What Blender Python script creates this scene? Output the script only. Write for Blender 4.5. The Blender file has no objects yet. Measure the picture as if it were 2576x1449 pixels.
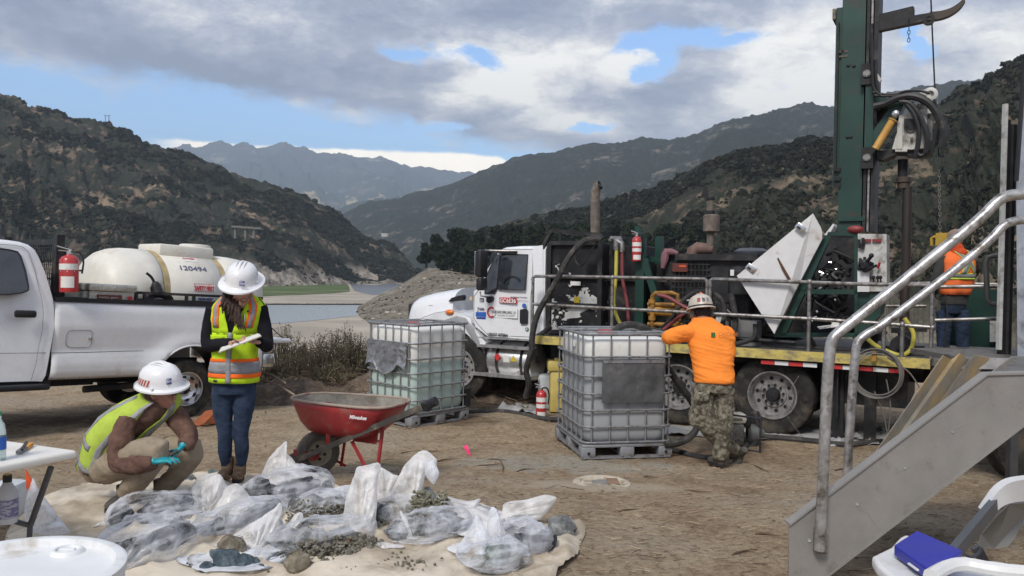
import bpy,math,random
import numpy as np
from mathutils import Vector,Matrix,Quaternion
from mathutils import noise as mnoise
random.seed(7)
rng=np.random.default_rng(11)
scene=bpy.context.scene
COL=scene.collection
R=math.radians
V=Vector
CAMZ=1.70
PITCH=math.atan(.01725)
ROLL=.016
FPX=2000.0
_F=V((0,math.cos(PITCH),-math.sin(PITCH)))
_U0=V((0,math.sin(PITCH),math.cos(PITCH)))
_X=V((1,0,0))
_R=_X*math.cos(ROLL)+_U0*math.sin(ROLL)
_U=-_X*math.sin(ROLL)+_U0*math.cos(ROLL)
CAM=V((0,0,CAMZ))
cd=bpy.data.cameras.new("camera")
cd.sensor_width=36.0
cd.lens=36.0*FPX/2576.0
cd.clip_start=0.05
cd.clip_end=30000
co=bpy.data.objects.new("camera",cd)
COL.objects.link(co)
_m=Matrix.Identity(4)
for _i in range(3):
    _m[_i][0]=_R[_i];_m[_i][1]=_U[_i];_m[_i][2]=-_F[_i];_m[_i][3]=CAM[_i]
co.matrix_world=_m
scene.camera=co
vs=scene.view_settings
vs.view_transform='Standard';vs.look='None';vs.gamma=1.0;vs.exposure=0.88
vs.use_curve_mapping=False
try:
    scene.cycles.volume_max_steps=32
    scene.cycles.max_bounces=8
    scene.cycles.transparent_max_bounces=24
    scene.cycles.volume_bounces=0
except Exception:
    pass
SUN_EL,SUN_AZ=R(46),R(205)
sd=bpy.data.lights.new("sun",'SUN')
sd.energy=1.5;sd.angle=R(16);sd.color=(1.0,.955,.89)
so=bpy.data.objects.new("sun",sd);COL.objects.link(so)
sdir=V((math.sin(SUN_AZ)*math.cos(SUN_EL),math.cos(SUN_AZ)*math.cos(SUN_EL),math.sin(SUN_EL)))
so.rotation_euler=sdir.to_track_quat('Z','Y').to_euler()
so.location=(0,-20,30)
class NT:
    def __init__(s,tree):s.t=tree;s.n=tree.nodes;s.l=tree.links
    def new(s,typ,**kw):
        nd=s.n.new(typ)
        for k,v in kw.items():
            if hasattr(nd,k):setattr(nd,k,v)
        return nd
    def put(s,sock,v):
        if hasattr(v,'is_linked')or hasattr(v,'links'):s.l.new(v,sock)
        elif v is not None:
            if isinstance(v,(tuple,list))and len(v)==3 and sock.type=='RGBA':v=(*v,1)
            sock.default_value=v
    def math(s,op,a,b=None,c=None,clamp=False):
        nd=s.new('ShaderNodeMath',operation=op,use_clamp=clamp)
        s.put(nd.inputs[0],a)
        if b is not None:s.put(nd.inputs[1],b)
        if c is not None:s.put(nd.inputs[2],c)
        return nd.outputs[0]
    def mix(s,f,a,b,mode='MIX'):
        nd=s.new('ShaderNodeMix',data_type='RGBA',blend_type=mode)
        s.put(nd.inputs[0],f);s.put(nd.inputs[6],a);s.put(nd.inputs[7],b)
        return nd.outputs[2]
    def noise(s,scale,detail=4,rough=.55,vec=None,dist=0,col=False):
        nd=s.new('ShaderNodeTexNoise')
        nd.inputs['Scale'].default_value=scale;nd.inputs['Detail'].default_value=detail
        nd.inputs['Roughness'].default_value=rough;nd.inputs['Distortion'].default_value=dist
        if vec is not None:s.l.new(vec,nd.inputs['Vector'])
        return nd.outputs['Color' if col else 'Fac']
    def smooth(s,v,a,b,lo=0.,hi=1.):
        nd=s.new('ShaderNodeMapRange',interpolation_type='SMOOTHSTEP')
        s.put(nd.inputs[0],v)
        for i,q in zip((1,2,3,4),(a,b,lo,hi)):s.put(nd.inputs[i],q)
        return nd.outputs[0]
    def ramp(s,f,stops):
        nd=s.new('ShaderNodeValToRGB');cr=nd.color_ramp
        while len(cr.elements)<len(stops):cr.elements.new(.5)
        for e,(p,c)in zip(cr.elements,stops):e.position=p;e.color=(*c,1)
        s.put(nd.inputs[0],f);return nd.outputs[0]
    def vscale(s,vec,sc):
        nd=s.new('ShaderNodeMapping');s.l.new(vec,nd.inputs[0]);nd.inputs['Scale'].default_value=sc
        return nd.outputs[0]
w=bpy.data.worlds.new("World");scene.world=w;w.use_nodes=True
t=NT(w.node_tree);t.n.clear()
tc=t.new('ShaderNodeTexCoord').outputs['Generated']
sp=t.new('ShaderNodeSeparateXYZ');t.l.new(tc,sp.inputs[0])
X_,Y_,Z_=sp.outputs
ysafe=t.math('MAXIMUM',Y_,.12)
a_=t.math('DIVIDE',X_,ysafe)
b_=t.math('DIVIDE',Z_,ysafe)
nish=t.new('ShaderNodeTexSky');nish.sky_type='NISHITA';nish.sun_disc=False
nish.sun_elevation=SUN_EL;nish.sun_rotation=SUN_AZ;nish.altitude=300
nish.air_density=1.0;nish.dust_density=1.0;nish.ozone_density=1.5
blue=t.new('ShaderNodeVectorMath',operation='SCALE');t.l.new(nish.outputs[0],blue.inputs[0]);blue.inputs['Scale'].default_value=.135
zc=t.math('ADD',t.math('MAXIMUM',Z_,0.),.16)
cx=t.math('DIVIDE',X_,zc);cy=t.math('DIVIDE',Y_,zc)
cv=t.new('ShaderNodeCombineXYZ');t.l.new(cx,cv.inputs[0]);t.l.new(cy,cv.inputs[1])
cvs=t.vscale(cv.outputs[0],(1.0,1.0,1.0))
wa_=t.noise(11.,8,.65,t.vscale(tc,(1,1,1.6)),.0,True);wsp=t.new('ShaderNodeSeparateColor');t.l.new(wa_,wsp.inputs[0])
aw_=t.math('ADD',a_,t.math('MULTIPLY',t.math('SUBTRACT',wsp.outputs[0],.5),.11));bw_=t.math('ADD',b_,t.math('MULTIPLY',t.math('SUBTRACT',wsp.outputs[1],.5),.055))
def gm(px,py,sx,sy,rot=0.):
    a0=(px-1288)/2000;b0=(690+.016*(px-1288)-py)/2000
    da=t.math('SUBTRACT',aw_,a0);db=t.math('SUBTRACT',bw_,b0)
    c,s=math.cos(rot),math.sin(rot)
    u=t.math('ADD',t.math('MULTIPLY',da,c),t.math('MULTIPLY',db,s))
    v=t.math('ADD',t.math('MULTIPLY',da,-s),t.math('MULTIPLY',db,c))
    u=t.math('DIVIDE',u,sx/2000);v=t.math('DIVIDE',v,sy/2000)
    r2=t.math('ADD',t.math('MULTIPLY',u,u),t.math('MULTIPLY',v,v))
    return t.math('EXPONENT',t.math('MULTIPLY',r2,-1.))
def total(L):
    o=L[0]
    for q in L[1:]:o=t.math('ADD',o,q)
    return o
wob=t.new('ShaderNodeVectorMath',operation='SUBTRACT');t.l.new(t.noise(2.2,5,.6,cvs,col=True),wob.inputs[0]);wob.inputs[1].default_value=(.5,.5,.5)
wob2=t.new('ShaderNodeVectorMath',operation='MULTIPLY_ADD');t.l.new(wob.outputs[0],wob2.inputs[0]);wob2.inputs[1].default_value=(.55,.55,.55);t.l.new(cvs,wob2.inputs[2])
n1=t.noise(1.15,10,.60,wob2.outputs[0],.2)
n2=t.noise(3.0,10,.66,wob2.outputs[0],.2)
dirn=t.vscale(tc,(1,1,2.0))
puff=t.noise(10.,10,.68,dirn,.15)
puff2=t.noise(24.,8,.7,dirn,.2)
edge=t.math('ADD',t.math('MULTIPLY',t.math('SUBTRACT',puff,.5),.10),t.math('MULTIPLY',t.math('SUBTRACT',t.noise(3.5,4,.5,dirn),.5),.11))
holes=total([gm(1030,128,75,26,-.15),gm(1200,140,60,24,-.2),gm(1560,105,75,26,.25),gm(1650,130,50,50),gm(1800,102,130,24,.05),
               gm(1600,190,40,22),gm(2290,90,26,55),gm(1470,325,60,14),gm(1080,330,130,12)])
line=t.math('ADD',t.math('MULTIPLY',a_,-.115),.166)
right=t.smooth(a_,.02,.26)
line=t.math('SUBTRACT',line,t.math('MULTIPLY',right,.14))
deck=t.smooth(t.math('ADD',t.math('SUBTRACT',b_,line),edge),-.012,.022)
back=t.smooth(Y_,.05,.35)
deck=t.mix(back,(1,1,1),deck)
cov=t.math('SUBTRACT',t.math('ADD',t.math('MULTIPLY',n1,.55),.70),t.math('MULTIPLY',holes,.95))
cov=t.math('ADD',cov,t.math('MULTIPLY',t.math('SUBTRACT',puff,.5),1.5))
cov=t.math('ADD',cov,t.math('MULTIPLY',t.math('SUBTRACT',puff2,.5),.5))
bl2=t.mix(1.,blue.outputs[0],(.82,.98,1.12),'MULTIPLY')
cover=t.math('MULTIPLY',t.smooth(cov,.22,.78),deck)
lowb=t.math('ADD',t.math('MULTIPLY',a_,-.040),.1465)
lowb=t.math('SUBTRACT',lowb,t.math('MULTIPLY',t.smooth(a_,-.02,.06),.1))
bank=t.smooth(t.math('ADD',t.math('SUBTRACT',lowb,b_),t.math('MULTIPLY',edge,.16)),-.0015,.0035)
bank=t.math('MULTIPLY',bank,t.smooth(a_,-.47,-.40))
bank=t.math('MULTIPLY',bank,back)
bright=total([gm(1420,150,190,75,.1),gm(1290,215,80,90,.8),gm(1560,165,60,60),gm(1440,310,140,34,-.1),gm(820,290,190,26,-.05),
                gm(1150,265,120,60,.8),gm(1140,135,45,18),gm(2000,130,230,120),gm(1950,235,240,60),gm(2500,130,200,120)])
dark=total([gm(300,110,500,60,-.2),gm(1000,300,330,36,.02),gm(1750,215,170,36,.1),gm(500,195,500,50,-.22),gm(1250,60,400,40,-.1)])
lum=t.math('ADD',t.math('ADD',t.math('MULTIPLY',n2,.95),t.math('MULTIPLY',puff,.85)),t.math('ADD',t.math('MULTIPLY',puff2,.25),-.575))
lum=t.math('ADD',lum,t.math('MULTIPLY',bright,.36))
lum=t.math('SUBTRACT',lum,t.math('MULTIPLY',dark,.17))
lum=t.math('ADD',lum,t.math('MULTIPLY',t.smooth(cover,1.,.35),.06))
cloud=t.ramp(lum,[(.22,(.175,.205,.28)),(.42,(.27,.295,.37)),(.54,(.38,.40,.455)),(.66,(.54,.54,.55)),(.84,(.80,.78,.73))])
sky=t.mix(cover,bl2,cloud)
sky=t.mix(bank,sky,t.mix(puff,(1.2,1.1,.95),(1.65,1.5,1.25)))
bg=t.new('ShaderNodeBackground');t.l.new(sky,bg.inputs[0]);bg.inputs[1].default_value=1.0
ow=t.new('ShaderNodeOutputWorld');t.l.new(bg.outputs[0],ow.inputs[0])
def ray(px,py):
    return _F+_R*((px-1288)/FPX)+_U*((724.5-py)/FPX)
def P(px,py,Y):
    d=ray(px,py);return CAM+d*(Y/d.y)
def sstep(x,a,b):
    x=min(1,max(0,(x-a)/(b-a)));return x*x*(3-2*x)
def gz(x,y):
    z=-.30*sstep(y,5.4,9.0)-.10*sstep(y,9,14)
    return z
def G(px,py,up=0.):
    d=ray(px,py);tt=1.0
    while tt<80:
        p=CAM+d*tt
        if p.z<=gz(p.x,p.y)+up:return p
        tt+=.01
    return p
def _hash(ix,iy,seed):
    h=(ix.astype(np.int64)*374761393+iy.astype(np.int64)*668265263+seed*974711)&0xffffffff
    h=((h^(h>>13))*1274126177)&0xffffffff
    return((h^(h>>16))&0xffff)/65535.0
def vnoise(x,y,seed=0):
    x=np.asarray(x,float);y=np.asarray(y,float)
    ix=np.floor(x);iy=np.floor(y);fx=x-ix;fy=y-iy
    fx=fx*fx*(3-2*fx);fy=fy*fy*(3-2*fy)
    a=_hash(ix,iy,seed);b=_hash(ix+1,iy,seed);c=_hash(ix,iy+1,seed);d=_hash(ix+1,iy+1,seed)
    return(a+(b-a)*fx)*(1-fy)+(c+(d-c)*fx)*fy
def fbm(x,y,oct=5,seed=0,gain=.5,ridge=False):
    s=0;a=1;n=0;f=1.
    for o in range(oct):
        v=vnoise(np.asarray(x)*f+17.3*o,np.asarray(y)*f-9.1*o,seed+o)
        if ridge:v=1-abs(2*v-1)
        s=s+a*v;n+=a;a*=gain;f*=2.03
    return s/n
_mc={}
def mat(name,col=(.5,.5,.5),rough=.6,metal=0.,var=.12,vs_=6.,bump=.0,bs=40.,dirt=None,dirt_amt=.4,dscale=3.,spec=.5,coat=0.,trans=0.,fn=None,stretch=(1,1,1),sss=0.):
    if name in _mc:return _mc[name]
    m=bpy.data.materials.new(name);m.use_nodes=True
    t=NT(m.node_tree);t.n.clear()
    out=t.new('ShaderNodeOutputMaterial');p=t.new('ShaderNodeBsdfPrincipled');t.l.new(p.outputs[0],out.inputs[0])
    oc=t.vscale(t.new('ShaderNodeTexCoord').outputs['Object'],stretch)
    n=t.noise(vs_,5,.6,oc)
    lo=tuple(max(0,c*(1-var))for c in col);hi=tuple(min(1,c*(1+var))for c in col)
    c=t.mix(t.smooth(n,.3,.7),lo,hi)
    if dirt:
        d=t.smooth(t.noise(dscale,8,.68,oc,.3),.62-dirt_amt*.35,.78-dirt_amt*.2)
        c=t.mix(d,c,dirt)
    if fn:c=fn(t,oc,c,p)or c
    t.l.new(c,p.inputs['Base Color'])
    p.inputs['Metallic'].default_value=metal
    t.put(p.inputs['Roughness'],t.math('ADD',t.math('MULTIPLY',t.math('SUBTRACT',n,.5),.25),rough,clamp=True))
    p.inputs['Specular IOR Level'].default_value=spec
    if coat:p.inputs['Coat Weight'].default_value=coat;p.inputs['Coat Roughness'].default_value=.08
    if trans:p.inputs['Transmission Weight'].default_value=trans
    if sss:p.inputs['Subsurface Weight'].default_value=sss;p.inputs['Subsurface Radius'].default_value=(.02,.01,.006)
    if bump:
        b=t.new('ShaderNodeBump');b.inputs['Strength'].default_value=bump;b.inputs['Distance'].default_value=.02
        t.l.new(t.noise(bs,6,.65,oc),b.inputs['Height']);t.l.new(b.outputs[0],p.inputs['Normal'])
    _mc[name]=m
    return m
class MB:
    def __init__(s):s.v=[];s.f=[]
    def add(s,vs,fs):
        o=len(s.v);s.v+=[V(q)for q in vs];s.f+=[tuple(i+o for i in f)for f in fs];return s
    def box(s,c,size,rot=None):
        c=V(c);hx,hy,hz=[q/2 for q in size]
        vs=[V((x,y,z))for x in(-hx,hx)for y in(-hy,hy)for z in(-hz,hz)]
        if rot is not None:vs=[rot@q for q in vs]
        return s.add([c+q for q in vs],[(0,1,3,2),(4,6,7,5),(0,4,5,1),(2,3,7,6),(0,2,6,4),(1,5,7,3)])
    def rbox(s,c,size,r=.02,rot=None,n=2):
        """box with rounded vertical+horizontal edges (superellipsoid-like corner cut)"""
        c=V(c);hx,hy,hz=[q/2 for q in size];r=min(r,hx*.99,hy*.99,hz*.99)
        rings=[]
        prof=[]
        for i in range(n+1):
            a=math.pi/2*i/n;prof.append((-hz+r-r*math.cos(a),r-r*math.sin(a)))
        prof=prof+[(-z,q)for z,q in reversed(prof)]
        for z,ins in prof:
            ring=[]
            for k,(sx,sy)in enumerate(((1,1),(-1,1),(-1,-1),(1,-1))):
                for i in range(n+1):
                    a=math.pi/2*(k+i/n)
                    ring.append(V((sx*(hx-r)+(r-ins)*math.cos(a),sy*(hy-r)+(r-ins)*math.sin(a),z)))
            rings.append(ring)
        m=len(rings[0]);vs=[q for ring in rings for q in ring]
        if rot is not None:vs=[rot@q for q in vs]
        fs=[(i*m+j,i*m+(j+1)%m,(i+1)*m+(j+1)%m,(i+1)*m+j)for i in range(len(rings)-1)for j in range(m)]
        fs+=[tuple(reversed(range(m))),tuple(range((len(rings)-1)*m,len(rings)*m))]
        return s.add([c+q for q in vs],fs)
    def loft(s,rings,cap=True,closed=True):
        m=len(rings[0]);fs=[]
        for i in range(len(rings)-1):
            for j in range(m if closed else m-1):
                fs.append((i*m+j,i*m+(j+1)%m,(i+1)*m+(j+1)%m,(i+1)*m+j))
        if cap and closed:fs+=[tuple(reversed(range(m))),tuple(range((len(rings)-1)*m,len(rings)*m))]
        return s.add([q for r in rings for q in r],fs)
    def tube(s,pts,r,n=8,cap=True,rr=None):
        pts=[V(p)for p in pts];L=len(pts);rings=[];up=None
        for i,p in enumerate(pts):
            tg=(pts[min(i+1,L-1)]-pts[max(i-1,0)]).normalized()
            if up is None:
                up=tg.orthogonal().normalized()
            else:
                up=(up-tg*up.dot(tg))
                up=up.normalized()if up.length>1e-6 else tg.orthogonal().normalized()
            w_=tg.cross(up);q=(r[i]if isinstance(r,(list,tuple))else r)
            rings.append([p+(up*math.cos(2*math.pi*k/n)+w_*math.sin(2*math.pi*k/n))*q for k in range(n)])
        return s.loft(rings,cap)
    def cyl(s,a,b,r,r2=None,n=16):return s.tube([a,b],[r,r if r2 is None else r2],n)
    def lathe(s,o,ax,prof,n=24,ref=None,cap=False):
        """prof: (distance along ax, radius)"""
        o=V(o);ax=V(ax).normalized();u=(V(ref)-ax*V(ref).dot(ax)).normalized()if ref else ax.orthogonal().normalized();w_=ax.cross(u)
        return s.loft([[o+ax*h+(u*math.cos(2*math.pi*k/n)+w_*math.sin(2*math.pi*k/n))*max(r,1e-4)for k in range(n)]for h,r in prof],cap=cap)
    def prism(s,poly,depth):
        """poly: 3D points, depth: extrusion vector"""
        n=len(poly);d=V(depth);vs=[V(p)for p in poly]+[V(p)+d for p in poly]
        return s.add(vs,[tuple(range(n)),tuple(reversed(range(n,2*n)))]+[(i,i+n,(i+1)%n+n,(i+1)%n)for i in range(n)])
    def ell(s,c,rad,rot=None,n=12,m=8,disp=0,seed=0):
        vs=[];c=V(c)
        for i in range(m+1):
            a=math.pi*i/m
            for k in range(n):
                b=2*math.pi*k/n;q=V((math.sin(a)*math.cos(b),math.sin(a)*math.sin(b),-math.cos(a)))
                if disp:q*=1+disp*mnoise.noise(q*1.7+V((seed*3.1,seed*1.7,seed)))
                q=V((q.x*rad[0],q.y*rad[1],q.z*rad[2]))
                if rot is not None:q=rot@q
                vs.append(c+q)
        return s.add(vs,[(i*n+k,i*n+(k+1)%n,(i+1)*n+(k+1)%n,(i+1)*n+k)for i in range(m)for k in range(n)])
def setp(o,label=None,cat=None,group=None,kind=None):
    if label:o['label']=label
    if cat:o['category']=cat
    if group:o['group']=group
    if kind:o['kind']=kind
    return o
def mesh_obj(name,me,m,parent=None,smooth=False,recenter=True):
    if smooth is not False:
        me.polygons.foreach_set('use_smooth',[True]*len(me.polygons))
        if smooth is not True:
            try:me.set_sharp_from_angle(angle=R(smooth))
            except Exception:pass
    o=bpy.data.objects.new(name,me)
    if m and not me.materials:me.materials.append(m)
    COL.objects.link(o)
    if recenter and len(me.vertices):
        co_=np.empty(len(me.vertices)*3);me.vertices.foreach_get('co',co_);co_=co_.reshape(-1,3)
        c=V(((co_[:,0].min()+co_[:,0].max())/2,(co_[:,1].min()+co_[:,1].max())/2,co_[:,2].min()))
        me.transform(Matrix.Translation(-c));o.location=c
    if parent is not None:
        o.parent=parent
        o.matrix_parent_inverse=pmx(parent).inverted()
    return o
def pmx(o):
    """matrix of o up to the nearest ancestor whose own axes are the modelling axes"""
    if o.get('_local'):return Matrix.Identity(4)
    m=o.matrix_basis.copy()
    if o.parent:m=pmx(o.parent)@o.matrix_parent_inverse@m
    return m
def wm(o):
    m=o.matrix_basis.copy()
    if o.parent:m=wm(o.parent)@o.matrix_parent_inverse@m
    return m
def clusters(mb):
    n=len(mb.v);par=list(range(n))
    def find(i):
        while par[i]!=i:par[i]=par[par[i]];i=par[i]
        return i
    for f in mb.f:
        r0=find(f[0])
        for i in f[1:]:
            r1=find(i)
            if r1!=r0:par[r1]=r0
    isl={}
    for i in range(n):isl.setdefault(find(i),[]).append(i)
    keys=list(isl);bb=[]
    for k in keys:
        a=[mb.v[i]for i in isl[k]]
        bb.append(tuple(min(p[c]for p in a)for c in range(3))+tuple(max(p[c]for p in a)for c in range(3)))
    cl=list(range(len(keys)))
    if len(keys)>400:return None
    def fc(i):
        while cl[i]!=i:i=cl[i]
        return i
    for i in range(len(keys)):
        for j in range(i):
            a,b=bb[i],bb[j]
            if all(a[c]<=b[c+3]+.002 and b[c]<=a[c+3]+.002 for c in range(3)):
                x,y=fc(i),fc(j)
                if x!=y:cl[x]=y
    root={keys[i]:fc(i)for i in range(len(keys))}
    ng={}
    vg=[root[find(i)]for i in range(n)]
    return vg
def build(name,mb,m,parent=None,smooth=35,**kw):
    if kw.get('kind')is None and parent is not None and len(mb.v)<20000:
        vg=clusters(mb)
        if vg and len(set(vg))>1:
            last=None
            for g in dict.fromkeys(vg):
                idx={};q=MB()
                for i,k in enumerate(vg):
                    if k==g:idx[i]=len(q.v);q.v.append(mb.v[i])
                q.f=[tuple(idx[i]for i in f)for f in mb.f if f[0]in idx]
                last=_build(name,q,m,parent,smooth,**kw)
            return last
    return _build(name,mb,m,parent,smooth,**kw)
def _build(name,mb,m,parent=None,smooth=35,**kw):
    me=bpy.data.meshes.new(name)
    me.from_pydata([tuple(v)for v in mb.v],[],mb.f);me.update()
    import bmesh
    bm=bmesh.new();bm.from_mesh(me)
    bmesh.ops.recalc_face_normals(bm,faces=bm.faces[:]);bm.to_mesh(me);bm.free()
    o=mesh_obj(name,me,m,parent,smooth)
    return setp(o,**kw)
def raw(name,vs,fs,m,parent=None,smooth=False,recenter=True,**kw):
    me=bpy.data.meshes.new(name)
    vs=np.asarray(vs,dtype=np.float32);fs=np.asarray(fs,dtype=np.int32)
    me.vertices.add(len(vs));me.vertices.foreach_set('co',vs.ravel())
    k=fs.shape[1]
    me.loops.add(fs.size);me.loops.foreach_set('vertex_index',fs.ravel())
    me.polygons.add(len(fs));me.polygons.foreach_set('loop_start',np.arange(0,fs.size,k,dtype=np.int32))
    me.update(calc_edges=True)
    return setp(mesh_obj(name,me,m,parent,smooth,recenter),**kw)
def empty(name,loc,label=None,cat=None,group=None,rotz=0):
    o=bpy.data.objects.new(name,None);COL.objects.link(o)
    o.location=loc;o.rotation_euler=(0,0,rotz);o.empty_display_size=.2
    return setp(o,label,cat,group)
def text(body,size,o,xd,yd,m,parent,depth=.0015,bold=False,w=None,name='lettering',shear=0):
    cu=bpy.data.curves.new('t','FONT');cu.body=body;cu.size=size;cu.extrude=depth;cu.shear=shear
    if bold:cu.offset=size*.02
    ob=bpy.data.objects.new('t',cu);COL.objects.link(ob)
    dg=bpy.context.evaluated_depsgraph_get()
    me=bpy.data.meshes.new_from_object(ob.evaluated_get(dg));bpy.data.objects.remove(ob);bpy.data.curves.remove(cu)
    me.materials.clear()
    xd=V(xd).normalized();yd=V(yd);yd=(yd-xd*yd.dot(xd)).normalized();zd=xd.cross(yd)
    sx=1.
    if w and len(me.vertices):
        sx=w/max(1e-6,max(v.co.x for v in me.vertices))
    M=Matrix(((xd.x*sx,yd.x,zd.x,o[0]),(xd.y*sx,yd.y,zd.y,o[1]),(xd.z*sx,yd.z,zd.z,o[2]),(0,0,0,1)))
    me.transform(M)
    return mesh_obj(name,me,m,parent)
def fuse(mbs,voxel=.012,smooth=2,name='body'):
    """voxel-merge overlapping closed shapes into one continuous skin"""
    if isinstance(mbs,MB):mbs=[mbs]
    a=MB()
    for q in mbs:a.add(q.v,q.f)
    me=bpy.data.meshes.new('tmp');me.from_pydata([tuple(v)for v in a.v],[],a.f)
    import bmesh
    bm=bmesh.new();bm.from_mesh(me);bmesh.ops.recalc_face_normals(bm,faces=bm.faces[:]);bm.to_mesh(me);bm.free()
    ob=bpy.data.objects.new('tmp',me);COL.objects.link(ob)
    md=ob.modifiers.new('r','REMESH');md.mode='VOXEL';md.voxel_size=voxel
    if smooth:
        ms=ob.modifiers.new('s','SMOOTH');ms.iterations=smooth;ms.factor=.5
    dg=bpy.context.evaluated_depsgraph_get()
    out=bpy.data.meshes.new_from_object(ob.evaluated_get(dg));out.name=name
    bpy.data.objects.remove(ob);bpy.data.meshes.remove(me);out.materials.clear()
    return out
def wrinkle(me,amp=.006,scale=(14,14,5),seed=0,off=0.,ridge=True):
    n=len(me.vertices)
    if not n:return me
    co_=np.empty(n*3);me.vertices.foreach_get('co',co_);co_=co_.reshape(-1,3)
    no=np.empty(n*3);me.vertex_normals.foreach_get('vector',no);no=no.reshape(-1,3)
    h=fbm(co_[:,0]*scale[0]+co_[:,1]*scale[1]*.8+seed,co_[:,2]*scale[2]+co_[:,0]*2.7-co_[:,1]*scale[1]*.45,4,seed,.5,ridge)
    h2=fbm(co_[:,1]*scale[1]-co_[:,2]*scale[2]*.6+seed,co_[:,0]*scale[0]*.7+co_[:,2]*scale[2],4,seed+9,.5,ridge)
    co_+=no*((h*.6+h2*.4-.5)*2*amp+off)[:,None]
    me.vertices.foreach_set('co',co_.ravel());me.update();return me
def spl(pts,n=6):
    """Catmull-Rom through points"""
    pts=[V(p)for p in pts];out=[]
    if len(pts)<3:return pts
    for i in range(len(pts)-1):
        p0=pts[max(i-1,0)];p1=pts[i];p2=pts[i+1];p3=pts[min(i+2,len(pts)-1)]
        for k in range(n):
            u=k/n
            out.append(.5*((2*p1)+(p2-p0)*u+(2*p0-5*p1+4*p2-p3)*u*u+(3*p1-p0-3*p2+p3)*u**3))
    out.append(pts[-1]);return out
def interp(xs,ys,x):return np.interp(x,xs,ys)
# ================================================================== TERRAIN
FLAT=-10.3
def ground_mat():
    m=bpy.data.materials.new('site_dirt');m.use_nodes=True
    t=NT(m.node_tree);t.n.clear()
    out=t.new('ShaderNodeOutputMaterial');p=t.new('ShaderNodeBsdfPrincipled');t.l.new(p.outputs[0],out.inputs[0])
    oc=t.new('ShaderNodeTexCoord').outputs['Object']
    big=t.noise(.55,6,.6,oc,.4);mid=t.noise(2.6,8,.65,oc,.3);fine=t.noise(22,8,.7,oc);vf=t.noise(110,3,.7,oc)
    straw=t.noise(9,6,.75,t.vscale(oc,(1,3.2,1)),.9)
    c=t.ramp(mid,[(.30,(.27,.190,.120)),(.5,(.40,.298,.195)),(.68,(.49,.385,.26))])
    c=t.mix(t.smooth(big,.42,.66),c,(.42,.35,.26))
    c=t.mix(t.math('MULTIPLY',t.smooth(fine,.5,.68),.62),c,(.53,.46,.35))
    c=t.mix(t.math('MULTIPLY',t.smooth(fine,.5,.34),.6),c,(.11,.075,.048))
    c=t.mix(t.math('MULTIPLY',t.smooth(straw,.60,.68),.6),c,(.085,.056,.036))
    c=t.mix(t.math('MULTIPLY',t.smooth(t.noise(7,6,.75,t.vscale(oc,(1.2,3.5,1)),1.2),.62,.68),.6),c,(.50,.42,.30))
    c=t.mix(t.math('MULTIPLY',t.smooth(vf,.45,.7),.25),c,(.09,.06,.04))
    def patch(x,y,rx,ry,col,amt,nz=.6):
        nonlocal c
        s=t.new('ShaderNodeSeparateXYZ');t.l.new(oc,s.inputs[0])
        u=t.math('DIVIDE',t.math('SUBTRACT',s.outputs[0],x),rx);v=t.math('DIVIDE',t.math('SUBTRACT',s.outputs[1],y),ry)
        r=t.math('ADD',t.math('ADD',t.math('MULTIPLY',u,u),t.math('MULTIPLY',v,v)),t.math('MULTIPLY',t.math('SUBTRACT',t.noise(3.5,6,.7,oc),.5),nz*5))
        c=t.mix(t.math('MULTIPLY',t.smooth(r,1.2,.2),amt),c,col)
    q=G(1420,1170);patch(q.x,q.y,1.2,.6,(.38,.39,.35),.5,1.3)
    q=G(1520,1225);patch(q.x,q.y,.75,.32,(.50,.43,.33),.8,.3)
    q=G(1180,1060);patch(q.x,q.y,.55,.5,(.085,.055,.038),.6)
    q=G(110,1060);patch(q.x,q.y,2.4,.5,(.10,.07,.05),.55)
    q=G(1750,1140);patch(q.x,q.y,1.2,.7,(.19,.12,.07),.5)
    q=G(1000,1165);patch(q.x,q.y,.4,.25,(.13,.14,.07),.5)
    t.l.new(c,p.inputs['Base Color']);p.inputs['Roughness'].default_value=.95;p.inputs['Specular IOR Level'].default_value=.15
    b=t.new('ShaderNodeBump');b.inputs['Strength'].default_value=1.;b.inputs['Distance'].default_value=.045
    h=t.math('ADD',t.math('ADD',t.math('MULTIPLY',fine,.8),t.math('MULTIPLY',straw,.5)),t.math('MULTIPLY',vf,.25))
    h=t.math('ADD',h,t.math('MULTIPLY',mid,1.2))
    t.l.new(h,b.inputs['Height']);t.l.new(b.outputs[0],p.inputs['Normal'])
    return m
GMAT=ground_mat()
def EDGE(x):
    return 15.2+1.2*np.sin(x*.31+.6)+.035*np.clip(x-4,0,99)*18
def full_g(x,y):
    z=-.30*np.vectorize(lambda q:sstep(q,5.4,9.0),otypes=[float])(y)-.10*np.vectorize(lambda q:sstep(q,9,14),otypes=[float])(y)
    e=EDGE(x);s=np.clip((y-e)/34,0,1);s=s*s*(3-2*s)
    z=z*(1-s)+FLAT*s
    return z
def axis_pts(lo,hi,dense_lo,dense_hi,d,far):
    a=list(np.arange(dense_lo,dense_hi+1e-6,d));q=dense_hi;st=d
    while q<hi:st=min(st*1.22,far);q+=st;a.append(q)
    q=dense_lo;st=d
    while q>lo:st=min(st*1.22,far);q-=st;a.insert(0,q)
    return np.array(a)
gx=axis_pts(-9000,9000,-7.5,7.5,.055,900);gy=axis_pts(-300,12000,2.2,14.5,.055,900)
GX,GY=np.meshgrid(gx,gy)
GZ=full_g(GX,GY)
near=np.exp(-np.maximum(0,GY-25)/30)*np.exp(-np.abs(GX)/60)
mask_up=np.clip((GY-13)/3,0,1)
for yy,xa in((9.5,-1.2),(10.15,-1.0),(7.3,.4),(7.9,.6)):
    GZ=GZ-near*.035*np.exp(-((GY-yy-.22*np.sin(GX*.45+yy))/.11)**2)*np.clip((fbm(GX*4,GY*9,2,31)-.25)*2,0,1)
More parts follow.
